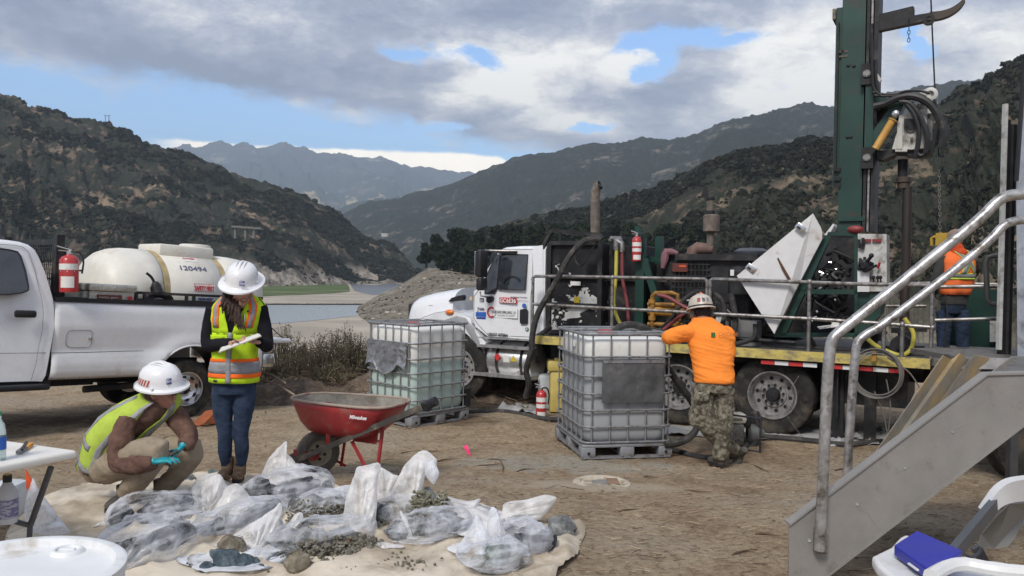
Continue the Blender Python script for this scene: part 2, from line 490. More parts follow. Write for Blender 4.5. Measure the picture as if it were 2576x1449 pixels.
GZ=GZ+near*((fbm(GX*1.3,GY*1.3,3,3)-.5)*.05+(fbm(GX*6,GY*7,3,5,.6)-.5)*.035)+mask_up*near*(fbm(GX*.5,GY*.5,5,8)-.45)*.9*(GX<6)
vv=np.stack([GX,GY,GZ],-1).reshape(-1,3);nx=len(gx);ny=len(gy)
ii,jj=np.meshgrid(np.arange(nx-1),np.arange(ny-1));b0=(jj*nx+ii).ravel()
raw('ground',vv,np.stack([b0,b0+1,b0+nx+1,b0+nx],1),GMAT,smooth=True,recenter=False,kind='structure')
def sheet(name,poly,z,m,**kw):
    mb=MB();mb.add([V((*q,z))for q in poly],[tuple(range(len(poly)))])
    return build(name,mb,m,smooth=False,**kw)
def FP(px,py,z=FLAT):
    d=ray(px,py);tt=(z-CAM.z)/d.z;p=CAM+d*tt;return(p.x,p.y)
def sandf(t,oc,c,p):
    n=t.noise(.045,7,.65,t.vscale(oc,(.5,1,1)),.5);n2=t.noise(.5,6,.7,t.vscale(oc,(.6,1,1)))
    c=t.mix(t.smooth(n,.38,.62),(.44,.385,.315),(.31,.275,.225))
    return t.mix(t.math('MULTIPLY',t.smooth(n2,.60,.70),.6),c,(.22,.19,.14))
sandm=mat('dry_lakebed',rough=.9,fn=sandf,spec=.15)
sheet('lakebed',[(-700,45),(520,45),(520,2600),(-1300,2600)],FLAT+.06,sandm,kind='structure')
def wavef(t,oc,c,p):
    b=t.new('ShaderNodeBump');b.inputs['Strength'].default_value=.12;b.inputs['Distance'].default_value=.05
    t.l.new(t.noise(1.3,4,.6,t.vscale(oc,(.4,1.5,1))),b.inputs['Height']);t.l.new(b.outputs[0],p.inputs['Normal'])
water=mat('lake_water',(.34,.36,.36),.28,var=.03,fn=wavef,spec=.35)
shore=[(-900,815),(300,822),(560,818),(700,815),(760,810),(830,803),(880,797),(960,790),(1010,768),(880,768.5),(700,768),(560,769),(300,768),(-900,772)]
sheet('lake_water',[FP(*q)for q in shore],FLAT+.12,water,kind='structure')
sheet('stream_water',[FP(*q)for q in[(878,712),(925,707),(1030,704),(1080,706),(1060,716),(1000,728),(960,741),(935,742),(893,733)]],FLAT+.13,mat('stream',(.125,.13,.135),.32,var=.1,vs_=.05,spec=.5),kind='structure')
sheet('sand_bar',[FP(*q)for q in[(915,716),(945,709),(990,707),(1020,709),(985,713),(940,718)]],FLAT+.19,sandm,kind='structure')
def grassf(t,oc,c,p):
    n=t.noise(.05,9,.75,t.vscale(oc,(.5,1,1)),.8)
    c=t.ramp(n,[(.3,(.050,.085,.028)),(.55,(.095,.130,.045)),(.66,(.24,.215,.15))]);return c
grassm=mat('marsh_grass',rough=.9,fn=grassf,spec=.1)
sheet('marsh_grass',[FP(*q)for q in[(-900,735),(350,748),(640,747),(700,744),(760,742),(840,738),(880,734),(878,721),(870,712),(700,711),(300,712),(-900,716)]],FLAT+.2,grassm,kind='stuff',label='bright green marsh grass on the far side of the lake bed',cat='grass')
wrackm=mat('waterline_wrack',(.05,.045,.04),.9,var=.4,vs_=.3)
mb=MB();wr=random.Random(4)
for k in range(420):
    px=wr.uniform(560,985);q=FP(px,767.2+wr.gauss(0,.35));s=wr.uniform(.3,2.2)
    mb.box((q[0],q[1],FLAT+.25),(s,.5,.35))
build('shoreline_debris',mb,wrackm,kind='stuff',label='thin dark line of debris along the far water edge',cat='debris')
def leafclump(c,rad,n,size,rg,out):
    """n leaf-sized triangles through an ellipsoid volume"""
    d=rg.normal(size=(n,3));d/=np.linalg.norm(d,axis=1)[:,None]
    r=rg.uniform(.35,1,n)**.5
    p=np.asarray(c)+d*r[:,None]*np.asarray(rad)
    a=rg.normal(size=(n,3));a/=np.linalg.norm(a,axis=1)[:,None]
    b=np.cross(a,rg.normal(size=(n,3)));b/=np.linalg.norm(b,axis=1)[:,None]
    s=size*rg.uniform(.5,1.4,n)[:,None]
    out.append(np.stack([p-a*s,p+a*s*.7+b*s*.8,p+a*s*.6-b*s*.8],1).reshape(-1,3))
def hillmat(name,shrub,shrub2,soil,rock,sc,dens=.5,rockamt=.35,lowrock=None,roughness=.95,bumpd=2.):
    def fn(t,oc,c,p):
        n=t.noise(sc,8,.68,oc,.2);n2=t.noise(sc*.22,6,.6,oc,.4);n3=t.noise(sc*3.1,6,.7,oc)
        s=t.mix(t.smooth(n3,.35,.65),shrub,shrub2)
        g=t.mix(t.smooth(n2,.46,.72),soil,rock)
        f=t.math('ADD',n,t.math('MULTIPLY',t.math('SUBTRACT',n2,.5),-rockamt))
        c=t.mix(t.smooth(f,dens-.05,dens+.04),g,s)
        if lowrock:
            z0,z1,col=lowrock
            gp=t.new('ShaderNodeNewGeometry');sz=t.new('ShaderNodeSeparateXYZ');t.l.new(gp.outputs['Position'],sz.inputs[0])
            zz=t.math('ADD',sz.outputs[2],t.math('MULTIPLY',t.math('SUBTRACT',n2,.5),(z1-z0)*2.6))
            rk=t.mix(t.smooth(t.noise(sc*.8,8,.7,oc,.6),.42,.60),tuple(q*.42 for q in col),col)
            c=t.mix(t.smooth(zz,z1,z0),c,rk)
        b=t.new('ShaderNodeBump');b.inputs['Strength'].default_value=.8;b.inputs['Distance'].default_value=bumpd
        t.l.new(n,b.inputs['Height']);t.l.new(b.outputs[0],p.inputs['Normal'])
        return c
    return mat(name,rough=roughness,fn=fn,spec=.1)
def hill(name,crest,foot,m,nu=260,nv=70,gully=.06,gfreq=7.,seed=1,prof=1.25,label=None,crest_noise=.012,backdrop=900,footz=FLAT-2):
    cxs=[c[0]for c in crest]
    us=np.linspace(cxs[0],cxs[-1],nu)
    cy_=np.interp(us,cxs,[c[1]for c in crest]);cD=np.interp(us,cxs,[c[2]for c in crest])
    fD=np.interp(us,[f[0]for f in foot],[f[1]for f in foot]);fz=np.interp(us,[f[0]for f in foot],[f[2]if len(f)>2 else footz for f in foot])
    rows=[]
    vsn=np.concatenate([np.linspace(0,1,nv),[1.04,1.15,1.4]])
    C=np.array([list(P(u,y,D))for u,y,D in zip(us,cy_,cD)])
    for v in vsn:
        vc=min(v,1.)
        Y=fD+(cD-fD)*vc
        X=C[:,0]*Y/cD
        h=(C[:,2]-fz)
        uu=us/2576*gfreq
        g=fbm(uu+vc*.8,vc*gfreq*.22+uu*.15,5,seed,.55,True)-.5
        env=math.sin(math.pi*min(1,vc*.92+.02))**.7
        z=fz+h*(vc**prof)+h*gully*g*env*2.2+h*crest_noise*(fbm(us/9.,np.full_like(us,vc*40),4,seed+3,.6)-.5)*2
        Yd=Y+(cD-fD)*.10*g*env
        if v>1:z=z-h*(v-1)*1.3;Yd=cD+(v-1)*backdrop;X=C[:,0]*Yd/cD
        rows.append(np.stack([X,Yd,z],1))
    A=np.array(rows);nr=len(vsn)
    ii,jj=np.meshgrid(np.arange(nu-1),np.arange(nr-1));b0=(jj*nu+ii).ravel()
    raw(name,A.reshape(-1,3),np.stack([b0,b0+1,b0+nu+1,b0+nu],1),m,smooth=True,recenter=False,kind='structure')
    return A[:nv],us
farm=hillmat('far_mountain_ground',(.055,.068,.068),(.08,.09,.085),(.11,.11,.095),(.30,.27,.22),.0055,.40,.5,None,bumpd=12)
hill('mountain',[(380,395,8800),(450,372,8800),(500,375,8800),(548,363,8800),(580,372,8800),(605,364,8800),(665,377,8800),(708,361,8800),(735,370,8800),(770,381,8800),(850,385,8800),(905,398,8800),
      (960,397,8800),(1040,416,8800),(1100,430,8800),(1150,439,8800),(1180,436,8900),(1260,470,8900)],
     [(380,4000),(1260,4000)],farm,300,90,.16,26.,4,1.15,crest_noise=.012,backdrop=350)
def litm():return hillmat('sunlit_foothill_ground',(.13,.13,.085),(.20,.18,.11),(.42,.35,.22),(.62,.52,.34),.007,.56,.5,None,bumpd=6)  # sunlight on the foothills is painted into this paler ground colour
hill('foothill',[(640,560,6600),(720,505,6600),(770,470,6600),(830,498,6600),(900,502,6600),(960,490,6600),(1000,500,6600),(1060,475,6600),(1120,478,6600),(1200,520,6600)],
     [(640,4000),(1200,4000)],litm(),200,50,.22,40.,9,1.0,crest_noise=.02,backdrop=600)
hill('spur',[(760,560,3600),(840,533,3600),(880,515,3600),(950,500,3600),(1000,498,3600),(1060,520,3600)],[(760,2600),(1060,2600)],farm,120,30,.1,30.,12,1.1,crest_noise=.02,backdrop=600)
midm=hillmat('ridge_ground',(.030,.038,.034),(.048,.054,.046),(.080,.074,.064),(.20,.175,.145),.045,.40,.5,None,bumpd=4)
hill('ridge',[(800,600,2000),(855,545,2000),(880,530,2000),(930,510,2000),(1000,505,1950),(1040,487,1950),(1085,480,1900),(1140,462,1900),(1210,430,1850),(1290,402,1850),(1330,395,1850),(1400,386,1800),
      (1460,370,1800),(1500,366,1800),(1560,358,1800),(1612,350,1800),(1680,352,1750),(1755,341,1700),(1850,302,1700),(1930,288,1700),(1948,277,1700),(1990,269,1700),(2100,268,1700),(2240,245,1650),
      (2353,222,1600),(2438,212,1600),(2490,200,1600),(2750,150,1500)],
     [(800,1150),(1040,1000),(1500,800),(2750,700)],midm,420,90,.13,20.,21,1.15,crest_noise=.012,backdrop=500)
spm=midm
hill('ridge_shoulder',[(1640,440,1300),(1720,412,1300),(1760,400,1300),(1810,345,1300),(1860,330,1300),(1920,325,1300),(1990,335,1300),(2060,350,1300),(2200,360,1300)],[(1640,700),(2200,650)],spm,160,50,.10,18.,33,1.1,crest_noise=.012,backdrop=300)
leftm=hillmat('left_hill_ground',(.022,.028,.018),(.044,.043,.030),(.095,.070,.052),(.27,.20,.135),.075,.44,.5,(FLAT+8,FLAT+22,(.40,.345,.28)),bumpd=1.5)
LC=[(-260,120,760),(0,237,800),(60,256,800),(120,280,800),(200,300,800),(270,318,800),(330,345,800),(400,365,810),(440,378,820),(470,390,820),(530,415,830),(590,435,840),(640,455,850),(700,470,860),(760,490,870),(800,515,880),
      (850,540,890),(880,570,890),(910,592,895),(940,600,900),(985,612,900),(1010,640,900),(1045,672,900),(1075,700,900)]
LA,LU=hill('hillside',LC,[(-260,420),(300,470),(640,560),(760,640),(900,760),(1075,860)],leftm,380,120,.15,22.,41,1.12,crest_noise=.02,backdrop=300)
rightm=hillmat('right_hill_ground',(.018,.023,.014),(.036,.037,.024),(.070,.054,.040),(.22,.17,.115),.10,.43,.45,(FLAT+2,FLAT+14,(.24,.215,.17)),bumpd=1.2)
RC=[(1180,585,520),(1288,557,520),(1380,535,520),(1463,519,510),(1560,500,500),(1638,479,490),(1718,438,470),(1788,402,450),(1860,385,440),(1938,370,430),(2020,358,420),(2098,352,410),(2180,340,400),(2250,318,390),(2300,295,380),(2353,262,370),
      (2413,235,360),(2488,195,350),(2576,158,340),(2900,60,330)]
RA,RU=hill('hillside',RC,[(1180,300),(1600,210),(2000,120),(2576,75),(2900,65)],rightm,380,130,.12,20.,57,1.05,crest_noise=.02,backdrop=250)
bankm=hillmat('gravel_bank_ground',(.075,.068,.048),(.11,.096,.07),(.185,.16,.125),(.30,.27,.22),.5,.56,.2,None,bumpd=.25)
BC=[(884,812,235),(892,790,240),(905,772,245),(935,752,255),(965,735,265),(1000,722,275),(1025,706,285),(1050,690,290),(1080,676,290),(1110,676,285),(1160,684,280),(1200,692,270),(1280,705,255),(1400,730,240),(1550,800,220),(1800,850,200)]
BA,BU=hill('bank',BC,[(884,215),(930,172),(1060,160),(1200,140),(1500,110),(1800,80)],bankm,240,60,.09,30.,71,.95,crest_noise=.02,backdrop=80,footz=FLAT-.5)
def shrubs(name,A,us,n,smin,smax,m,seed,label,rows=(0.03,.995),dref=800.,thin=.45,tris=22):
    rg=np.random.default_rng(seed);nr,nu,_=A.shape;out=[]
    k=0;tot=0
    fi=rg.uniform(rows[0],rows[1],n*3)*(nr-1);fj=rg.uniform(0,1,n*3)*(nu-1)
    i0=fi.astype(int).clip(0,nr-2);j0=fj.astype(int).clip(0,nu-2);u=(fi-i0)[:,None];w_=(fj-j0)[:,None]
    pt=A[i0,j0]*(1-u)*(1-w_)+A[i0+1,j0]*u*(1-w_)+A[i0,j0+1]*(1-u)*w_+A[i0+1,j0+1]*u*w_
    dn=fbm(pt[:,0]/38,pt[:,1]/38+pt[:,2]/30,4,seed)
    ok=dn+rg.uniform(-.10,.10,n*3)>thin
    pt=pt[ok][:n];n=len(pt)
    s=(smin+(smax-smin)*rg.uniform(0,1,n)**2.2)*np.clip(pt[:,1]/dref,.35,1.3)
    d=rg.normal(size=(n,tris,3));d[...,2]=abs(d[...,2])*1.0;d/=np.linalg.norm(d,axis=2)[...,None]
    ctr=pt[:,None,:]+d*s[:,None,None]*np.array([.62,.62,.50])*rg.uniform(.7,1.0,(n,tris,1))
    nrm=d+rg.normal(size=d.shape)*.35;nrm/=np.linalg.norm(nrm,axis=2)[...,None]
    a=np.cross(nrm,rg.normal(size=d.shape));a/=np.linalg.norm(a,axis=2)[...,None];b=np.cross(nrm,a)
    q=(s[:,None,None]*rg.uniform(.22,.42,(n,tris,1)))
    T=np.stack([ctr-a*q,ctr+a*q*.6+b*q*.85,ctr+a*q*.6-b*q*.85],2).reshape(-1,3)
    F=np.arange(len(T)).reshape(-1,3)
    raw(name,T,F,m,recenter=False,kind='stuff',label=label,cat='shrubs')
def leafmat(name,a,b,sc=.3,c3=None):
    def fn(t,oc,c,p):
        n=t.noise(sc,4,.7,oc);c=t.mix(t.smooth(n,.36,.64),a,b)
        if c3:c=t.mix(t.smooth(t.noise(sc*.5,3,.6,oc),.60,.68),c,c3)
        return c
    return mat(name,rough=.9,fn=fn,spec=.1)
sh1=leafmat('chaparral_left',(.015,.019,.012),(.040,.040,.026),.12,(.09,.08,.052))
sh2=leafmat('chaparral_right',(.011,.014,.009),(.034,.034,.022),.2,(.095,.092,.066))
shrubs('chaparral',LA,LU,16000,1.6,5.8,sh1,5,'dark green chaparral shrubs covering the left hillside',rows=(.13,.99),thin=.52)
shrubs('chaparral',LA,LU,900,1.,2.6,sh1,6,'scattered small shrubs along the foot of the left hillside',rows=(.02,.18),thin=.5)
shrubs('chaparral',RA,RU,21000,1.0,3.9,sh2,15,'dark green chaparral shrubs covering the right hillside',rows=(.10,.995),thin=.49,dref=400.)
shrubs('scrub',BA,BU,800,.2,.9,sh2,25,'low scrub dotted over the gravel bank by the lake',thin=.5,tris=9,dref=250.)
rg=np.random.default_rng(77);T=[];
boul=mat('pale_boulder',(.40,.37,.31),.9,var=.25,vs_=2)
mb=MB()
for k in range(260):
    i=int(rg.uniform(1,58));j=int(rg.uniform(0,238));p=BA[i,j];s=.12+.7*rg.uniform()**5
    mb.ell(p,(s,s*.8,s*.6),n=6,m=4,disp=.5,seed=k)
build('loose_rocks',mb,boul,kind='stuff',label='pale rocks strewn over the gravel bank',cat='rocks')
bark=mat('oak_bark',(.07,.055,.045),.95,bump=.5)
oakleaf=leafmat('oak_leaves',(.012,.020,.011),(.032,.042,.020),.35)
oaks=[(1072,612,660,300,26),(1105,588,665,296,36),(1150,572,668,292,40),(1195,580,672,285,36),(1128,610,682,278,36),(1180,606,684,272,34),(1240,572,668,280,42),(1290,566,664,275,40),(1345,562,660,270,42),
        (1400,560,655,265,42),(1460,556,650,262,42),(1530,552,648,258,44),(1600,556,640,255,44),(1680,560,640,250,46),(1760,565,640,248,46)]
olab=['leftmost oak of the row on the gravel bank, smallest crown','second oak from the left end of the bank row','tall rounded oak left of the drill truck cab','oak whose crown meets the skyline just left of the truck mirror',
        'low oak leaning over the gravel slope, left one of two','low oak over the gravel slope nearest the truck bonnet','oak directly above the white truck cab roof','oak behind the truck cab window','oak behind the black headache frame',
        'oak to the left of the tall exhaust stack','oak just right of the tall exhaust stack','oak behind the yellow and red hoses','oak behind the fire extinguisher on the rig','oak behind the engine housing','oak behind the rusty muffler']
for k,(px,top,bot,D,wd)in enumerate(oaks):
    s=D/2000;b=P(px,bot,D);h=(bot-top)*s;rgk=np.random.default_rng(200+k)
    e=empty('oak_tree',b,olab[k],'tree','oaks on the gravel bank')
    tr=MB();tr.tube([b+V((0,0,-2)),b+V((.3,0,h*.3)),b+V((.1,0,h*.55))],[.5,.4,.25],7)
    for q in range(4):
        a=q*1.6+k;tr.tube([b+V((.1,0,h*.25)),b+V((math.cos(a)*h*.22,math.sin(a)*h*.22,h*.6))],[.22,.08],5)
    build('trunk',tr,bark,e)
    out=[]
    for q in range(17):
        a=rgk.uniform(0,6.28);rr=rgk.uniform(0,1)**.6*wd*s*.62;zz=rgk.uniform(.10,.86)*h
        rr*=1.25-.6*(zz/h)
        leafclump((b.x+math.cos(a)*rr,b.y+math.sin(a)*rr*.8,b.z+zz),(wd*s*.36,wd*s*.36,h*.17),190,.55,rgk,out)
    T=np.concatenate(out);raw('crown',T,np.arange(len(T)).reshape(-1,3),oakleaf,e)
conc=mat('weathered_concrete',(.20,.185,.16),.85,dirt=(.12,.11,.09))
e=empty('road_bridge',P(620,578,640),'small concrete road viaduct crossing a gully on the left hillside','bridge')
D=640;pts=[P(x,y,D)for x,y in((586,571),(610,573),(640,575),(660,577))]
mb=MB()
for a,b in zip(pts[:-1],pts[1:]):
    mb.box((a+b)/2,((b-a).length+.3,7,.9));mb.box((a+b)/2+V((0,-3.4,.8)),((b-a).length,.3,.7))
build('deck',mb,conc,e)
for x in(593,619,640):
    q=P(x,574,D);build('pier',MB().box(q+V((0,0,-4)),(1.5,4,8.5)),conc,e)
pm=mat('pylon_steel',(.10,.11,.12),.7)
e=empty('power_pylon',P(269,318,795),'twin pole power line frame on the crest of the left hill','pylon')
build('pole',MB().cyl(P(265,324,795),P(265,290,795),.28,n=6),pm,e);build('pole',MB().cyl(P(274,324,795),P(274,290,795),.28,n=6),pm,e)
build('crossarm',MB().box(P(269.5,291,795),(6.2,.4,.35)),pm,e)
e=empty('house',P(968,592,930),'tiny pale flat roofed house at the valley mouth','house')
build('wall',MB().box(P(968,592,930),(7,7,3.2)),mat('house_wall',(.55,.53,.5),.8),e);build('roof',MB().box(P(968,592,930)+V((0,0,1.9)),(8.5,8,.5)),mat('house_roof',(.7,.7,.7),.6),e)
# ================================================================== SHARED MATERIALS
white_paint=mat('white_paint',(.72,.73,.745),.28,var=.02,coat=.5,dirt=(.62,.60,.56),dirt_amt=.05,dscale=2.5)
rubber=mat('tyre_rubber',(.030,.029,.028),.85,var=.3,dirt=(.10,.085,.065),dirt_amt=.5,dscale=5,bump=.25,bs=60,spec=.2)
black_metal=mat('black_metal',(.022,.022,.024),.55,var=.3,dirt=(.08,.07,.06),dirt_amt=.35,dscale=4,spec=.3)
dark_plastic=mat('dark_plastic',(.02,.02,.023),.45,var=.2,spec=.35)
dark_glass=mat('dark_glass',(.028,.033,.040),.06,var=.2,spec=1.)
alu=mat('aluminium',(.58,.58,.58),.42,metal=.8,var=.12,dirt=(.28,.26,.23),dirt_amt=.35,dscale=9,spec=.5)
galv=mat('galvanised_pipe',(.30,.29,.28),.42,metal=.65,var=.2,vs_=18,dirt=(.12,.10,.085),dirt_amt=.55,dscale=11,bump=.1,bs=60)
red_paint=mat('red_paint',(.42,.03,.03),.3,var=.08,dirt=(.2,.05,.04),dirt_amt=.2,coat=.3)
green_paint=mat('rig_green',(.009,.044,.033),.45,var=.2,dirt=(.035,.035,.026),dirt_amt=.3,dscale=3,vs_=2)
yellow_worn=mat('worn_yellow',(.52,.42,.12),.7,var=.15,dirt=(.20,.17,.13),dirt_amt=.45,dscale=7,stretch=(1,1,2))
hose_m=mat('dusty_hose',(.045,.044,.044),.7,var=.3,dirt=(.11,.10,.085),dirt_amt=.4,dscale=8,bump=.2,bs=50,spec=.2)
hose_b=mat('black_hose',(.018,.018,.019),.5,var=.3,spec=.4,dirt=(.09,.08,.065),dirt_amt=.2,dscale=10)
rust=mat('rusty_pipe',(.13,.108,.09),.8,var=.3,vs_=10,dirt=(.30,.24,.18),dirt_amt=.4,dscale=5,bump=.2)
brass=mat('worn_yellow_pump',(.42,.21,.035),.55,var=.25,dirt=(.10,.07,.04),dirt_amt=.4,dscale=11)
ink=mat('black_print',(.03,.03,.03),.6,var=0)
red_ink=mat('red_print',(.55,.04,.04),.5,var=0)
white_ink=mat('white_print',(.8,.8,.8),.5,var=0)
blue_ink=mat('blue_print',(.02,.05,.28),.5,var=0)
paper=mat('paper_label',(.72,.71,.68),.7,var=.06,dirt=(.4,.38,.35),dirt_amt=.3,dscale=14)
amber=mat('amber_lens',(.75,.20,.03),.2,var=.05,coat=.6)
chrome=mat('dull_chrome',(.62,.62,.63),.22,metal=.95,var=.06)
# ================================================================== WHEELS
def wheel(parent,c,ax,rad,width,rim_m,rim_r,kind='truck',nlug=10,hubdark=True,name='wheel',hole_n=10):
    """c centre of the outer face plane, ax outward axis (pointing to viewer side)"""
    ax=V(ax).normalized();c=V(c)
    tb=MB();s=width
    prof=[(-s,rim_r*.98),(-s,rad*.86),(-s*.93,rad*.96),(-s*.82,rad)]
    for k in range(1,5):
        q=-s*.82+s*.70*k/5
        prof+=[(q-.007,rad),(q-.006,rad-.014),(q+.006,rad-.014),(q+.007,rad)]
    prof+=[(-s*.12,rad),(-s*.03,rad*.965),(0,rad*.90),(.012,rad*.80),(.005,rad*.72),(-.006,rim_r*1.02),(-.03,rim_r*.98)]
    tb.lathe(c,ax,prof,48)
    wh=build(name,tb,rubber,parent,smooth=40)
    rb=MB()
    if kind=='truck':
        dp=-.105
        rb.lathe(c,ax,[(.0,rim_r*1.04),(.012,rim_r*1.03),(.012,rim_r*.98),(-.03,rim_r*.90),(-.06,rim_r*.86),(dp,rim_r*.83),(dp,rim_r*.56),(dp+.022,rim_r*.53),(dp+.022,.02),(-s*.9,.02),(-s*.9,rim_r*.9)],48)
        build('rim',rb,rim_m,wh,smooth=40)
        hb=MB();u=ax.orthogonal().normalized();w_=ax.cross(u)
        for k in range(hole_n):
            a=2*math.pi*k/hole_n;d=u*math.cos(a)+w_*math.sin(a)
            q=c+ax*(dp-.004)+d*rim_r*.70
            hb.lathe(q,ax,[(0,.0),(.006,.0),(.006,rim_r*.085),(0,rim_r*.085)][::1],12)
        build('hand_hole',hb,black_metal,wh,smooth=False)
        lb=MB()
        for k in range(nlug):
            a=2*math.pi*(k+.5)/nlug;d=u*math.cos(a)+w_*math.sin(a)
            lb.cyl(c+ax*(dp+.02)+d*rim_r*.42,c+ax*(dp+.055)+d*rim_r*.42,.019,.016,6)
        build('lug_nut',lb,black_metal,wh)
        build('hub',MB().lathe(c,ax,[(dp+.02,rim_r*.31),(dp+.06,rim_r*.30),(dp+.09,rim_r*.24),(dp+.095,.001)],20),black_metal,wh)
    else:
        dp=-.055
        rb.lathe(c,ax,[(.0,rim_r*1.05),(.01,rim_r*1.03),(.008,rim_r*.97),(-.03,rim_r*.92),(-.045,rim_r*.88),(dp+.02,rim_r*.80),(dp+.025,rim_r*.66),(dp,rim_r*.48),(dp,rim_r*.36),(-.10,rim_r*.3),(-.1,.01),(-s*.9,.02),(-s*.9,rim_r*.9)],48)
        build('rim',rb,rim_m,wh,smooth=40)
        hb=MB();u=ax.orthogonal().normalized();w_=ax.cross(u)
        for k in range(8):
            a=2*math.pi*k/8+.2;d=u*math.cos(a)+w_*math.sin(a);e_=ax.cross(d)
            q=c+ax*(dp+.026)+d*rim_r*.71
            ring=[q+d*math.cos(b)*rim_r*.10+e_*math.sin(b)*rim_r*.16 for b in[2*math.pi*i/10 for i in range(10)]]
            hb.prism(ring,ax*.004)
        build('hand_hole',hb,black_metal,wh,smooth=False)
        build('hub',MB().lathe(c,ax,[(-.1,rim_r*.26),(-.02,rim_r*.25),(-.005,rim_r*.2),(0,.001)],20),dark_plastic,wh)
        lb=MB()
        for k in range(8):
            a=2*math.pi*(k+.5)/8;d=u*math.cos(a)+w_*math.sin(a)
            lb.cyl(c+ax*(dp)+d*rim_r*.41,c+ax*(dp+.03)+d*rim_r*.41,.012,.011,6)
        build('lug_nut',lb,chrome,wh)
    return wh
rimm=mat('dusty_rim',(.36,.35,.34),.5,metal=.6,var=.15,dirt=(.13,.12,.11),dirt_amt=.5,dscale=8)
# ================================================================== DRILL RIG TRUCK
W2=G(1942,1095)
fdir=V((-1.754,1,0)).normalized();ldir=V((-fdir.y,fdir.x,0))
rig=empty('drill_rig_truck',W2,'white and black drill rig truck with tall green mast and railed yellow edged deck','truck')
rig.rotation_euler=(0,0,math.atan2(fdir.y,fdir.x));rig['_local']=1
TMi=wm(rig).inverted()
def TL(px,py,ly):
    """point seen at (px,py) on the vertical plane local-y = ly, in rig coordinates"""
    d=ray(px,py);n=ldir;o=W2+ldir*ly
    tt=(o-CAM).dot(n)/d.dot(n)
    q=CAM+d*tt
    return TMi@q
def TB(pts,ly):return[TL(x,y,ly)for x,y in pts]
def slab(pts,ly,th):return MB().prism(TB(pts,ly),(0,-th,0))
RW=.52
wa=TL(1942,1004,0);wb=TL(1705,990,0)
WR=.515
for q in(wa,wb):
    wheel(rig,(q.x,0,WR),(0,1,0),WR,.27,rimm,.30)
    wheel(rig,(q.x,-.34,WR),(0,-1,0),WR,.25,black_metal,.29)
    wheel(rig,(q.x,-2.35,WR),(0,-1,0),WR,.56,alu,.29)
wf=TL(1150,985,0).x
for ly,s in((-.02,1),(-2.3,-1)):
    wheel(rig,(wf,ly,WR),(0,s,0),WR,.29,alu,.30)
DZ=TL(1942,880,.15).z
xr=TL(2340,925,.15).x;xf=TL(1340,850,.15).x
print('RIG',W2,'deck',DZ,xf,xr,'wf',wf)
deckm=mat('deck_plate',(.06,.058,.055),.7,var=.3,dirt=(.14,.12,.1),dirt_amt=.5,dscale=5)
build('deck',MB().box(((xf+xr)/2,-1.2,DZ-.06),(xf-xr,2.66,.12)),deckm,rig)
a1,a2,b2_,b1_=[TL(x,y,.16)for x,y in((1340,849),(2340,909),(2340,934),(1340,866))]
build('deck_edge',MB().prism([V((a1.x,.135,DZ+.004)),V((a2.x,.135,DZ+.004)),V((a2.x,.135,DZ-.115)),V((a1.x,.135,DZ-.115))],(0,.03,0)),yellow_worn,rig)
mb=MB()
for ly in(-.85,-1.55):mb.box(((wf+xr)/2+.3,ly,DZ-.26),(wf-xr+.9,.09,.26))
mb.box(((xf+xr)/2,-1.2,DZ-.17),(xf-xr-.2,1.9,.10))
build('chassis_frame',mb,black_metal,rig)
mb=MB()
for q in(wa.x,wb.x):mb.cyl((q,-.3,WR),(q,-2.2,WR),.10,n=12);mb.ell((q,-1.2,WR),(.24,.22,.22))
mb.cyl((wa.x,-1.2,WR+.1),(wf,-1.2,.72),.06,n=8);mb.cyl((wf,-.2,WR),(wf,-2.2,WR),.07,n=8)
build('axle',mb,black_metal,rig)
build('mud_flap',MB().box((wa.x-.78,-.3,.62),(.02,.6,.62)),dark_plastic,rig)
mb=MB()
for px in(2110,2190):
    q=TL(px,1000,-.25);mb.box((q.x,-.25,.52),(.13,.13,.95));mb.lathe((q.x,-.25,.0),(0,0,1),[(0,.2),(.03,.2),(.05,.06)],14)
q=TL(2190,1000,-2.0);mb.box((q.x,-2.0,.52),(.13,.13,.95))
build('levelling_jack',mb,black_metal,rig)
mb=MB();mb.box((wf-1.75,-1.9,.6),(.9,.5,.5));mb.box((wa.x+.1,-1.2,.75),(2.2,.5,.3));mb.box((xr+.75,-1.1,.68),(1.0,1.7,.45));mb.box((wb.x+1.5,-1.1,.75),(1.3,1.4,.38))
build('underbody_dark_box',mb,black_metal,rig)  # plain dark boxes added so the rig's underside reads black
mb=MB();rt=MB()
for k in range(9):
    x0=a2.x+.35+k*.17+(0 if k<5 else.12)
    (mb if k%2 else rt).box((x0,.12,DZ-.165),(.165,.012,.05))
build('reflector_tape',mb,white_paint,rig,label='white segments of the reflective strip');build('reflector_tape',rt,red_ink,rig,label='red segments of the reflective strip')
CL=-.10;CWD=2.05
def cabsec(pts,z=0):return TB(pts,CL)
cab_o=[(1366,617),(1300,618),(1262,621),(1246,627),(1222,673),(1207,722),(1192,732),(1190,800),(1196,822),(1227,846),(1300,851),(1368,856)]
mb=MB();base=cabsec(cab_o)
def inset(p,k):return V((p.x,p.y,p.z))
cz=np.mean([p.z for p in base]);top=max(p.z for p in base)
rings=[]
for ly,sh in((0,.05),(-.03,.02),(-.08,0),(-CWD/2,-.012),(-CWD+.08,0),(-CWD+.03,.02),(-CWD,.05)):
    ring=[]
    for p in base:
        hi=sstep(p.z,cz,top)
        ring.append(V((p.x,CL+ly*(1)-(0.09*hi*(1 if ly>-CWD/2 else-1)),p.z-sh*hi*1.2)))
    rings.append(ring)
mb.loft(rings)
cab=build('cab',mb,white_paint,rig,smooth=35)
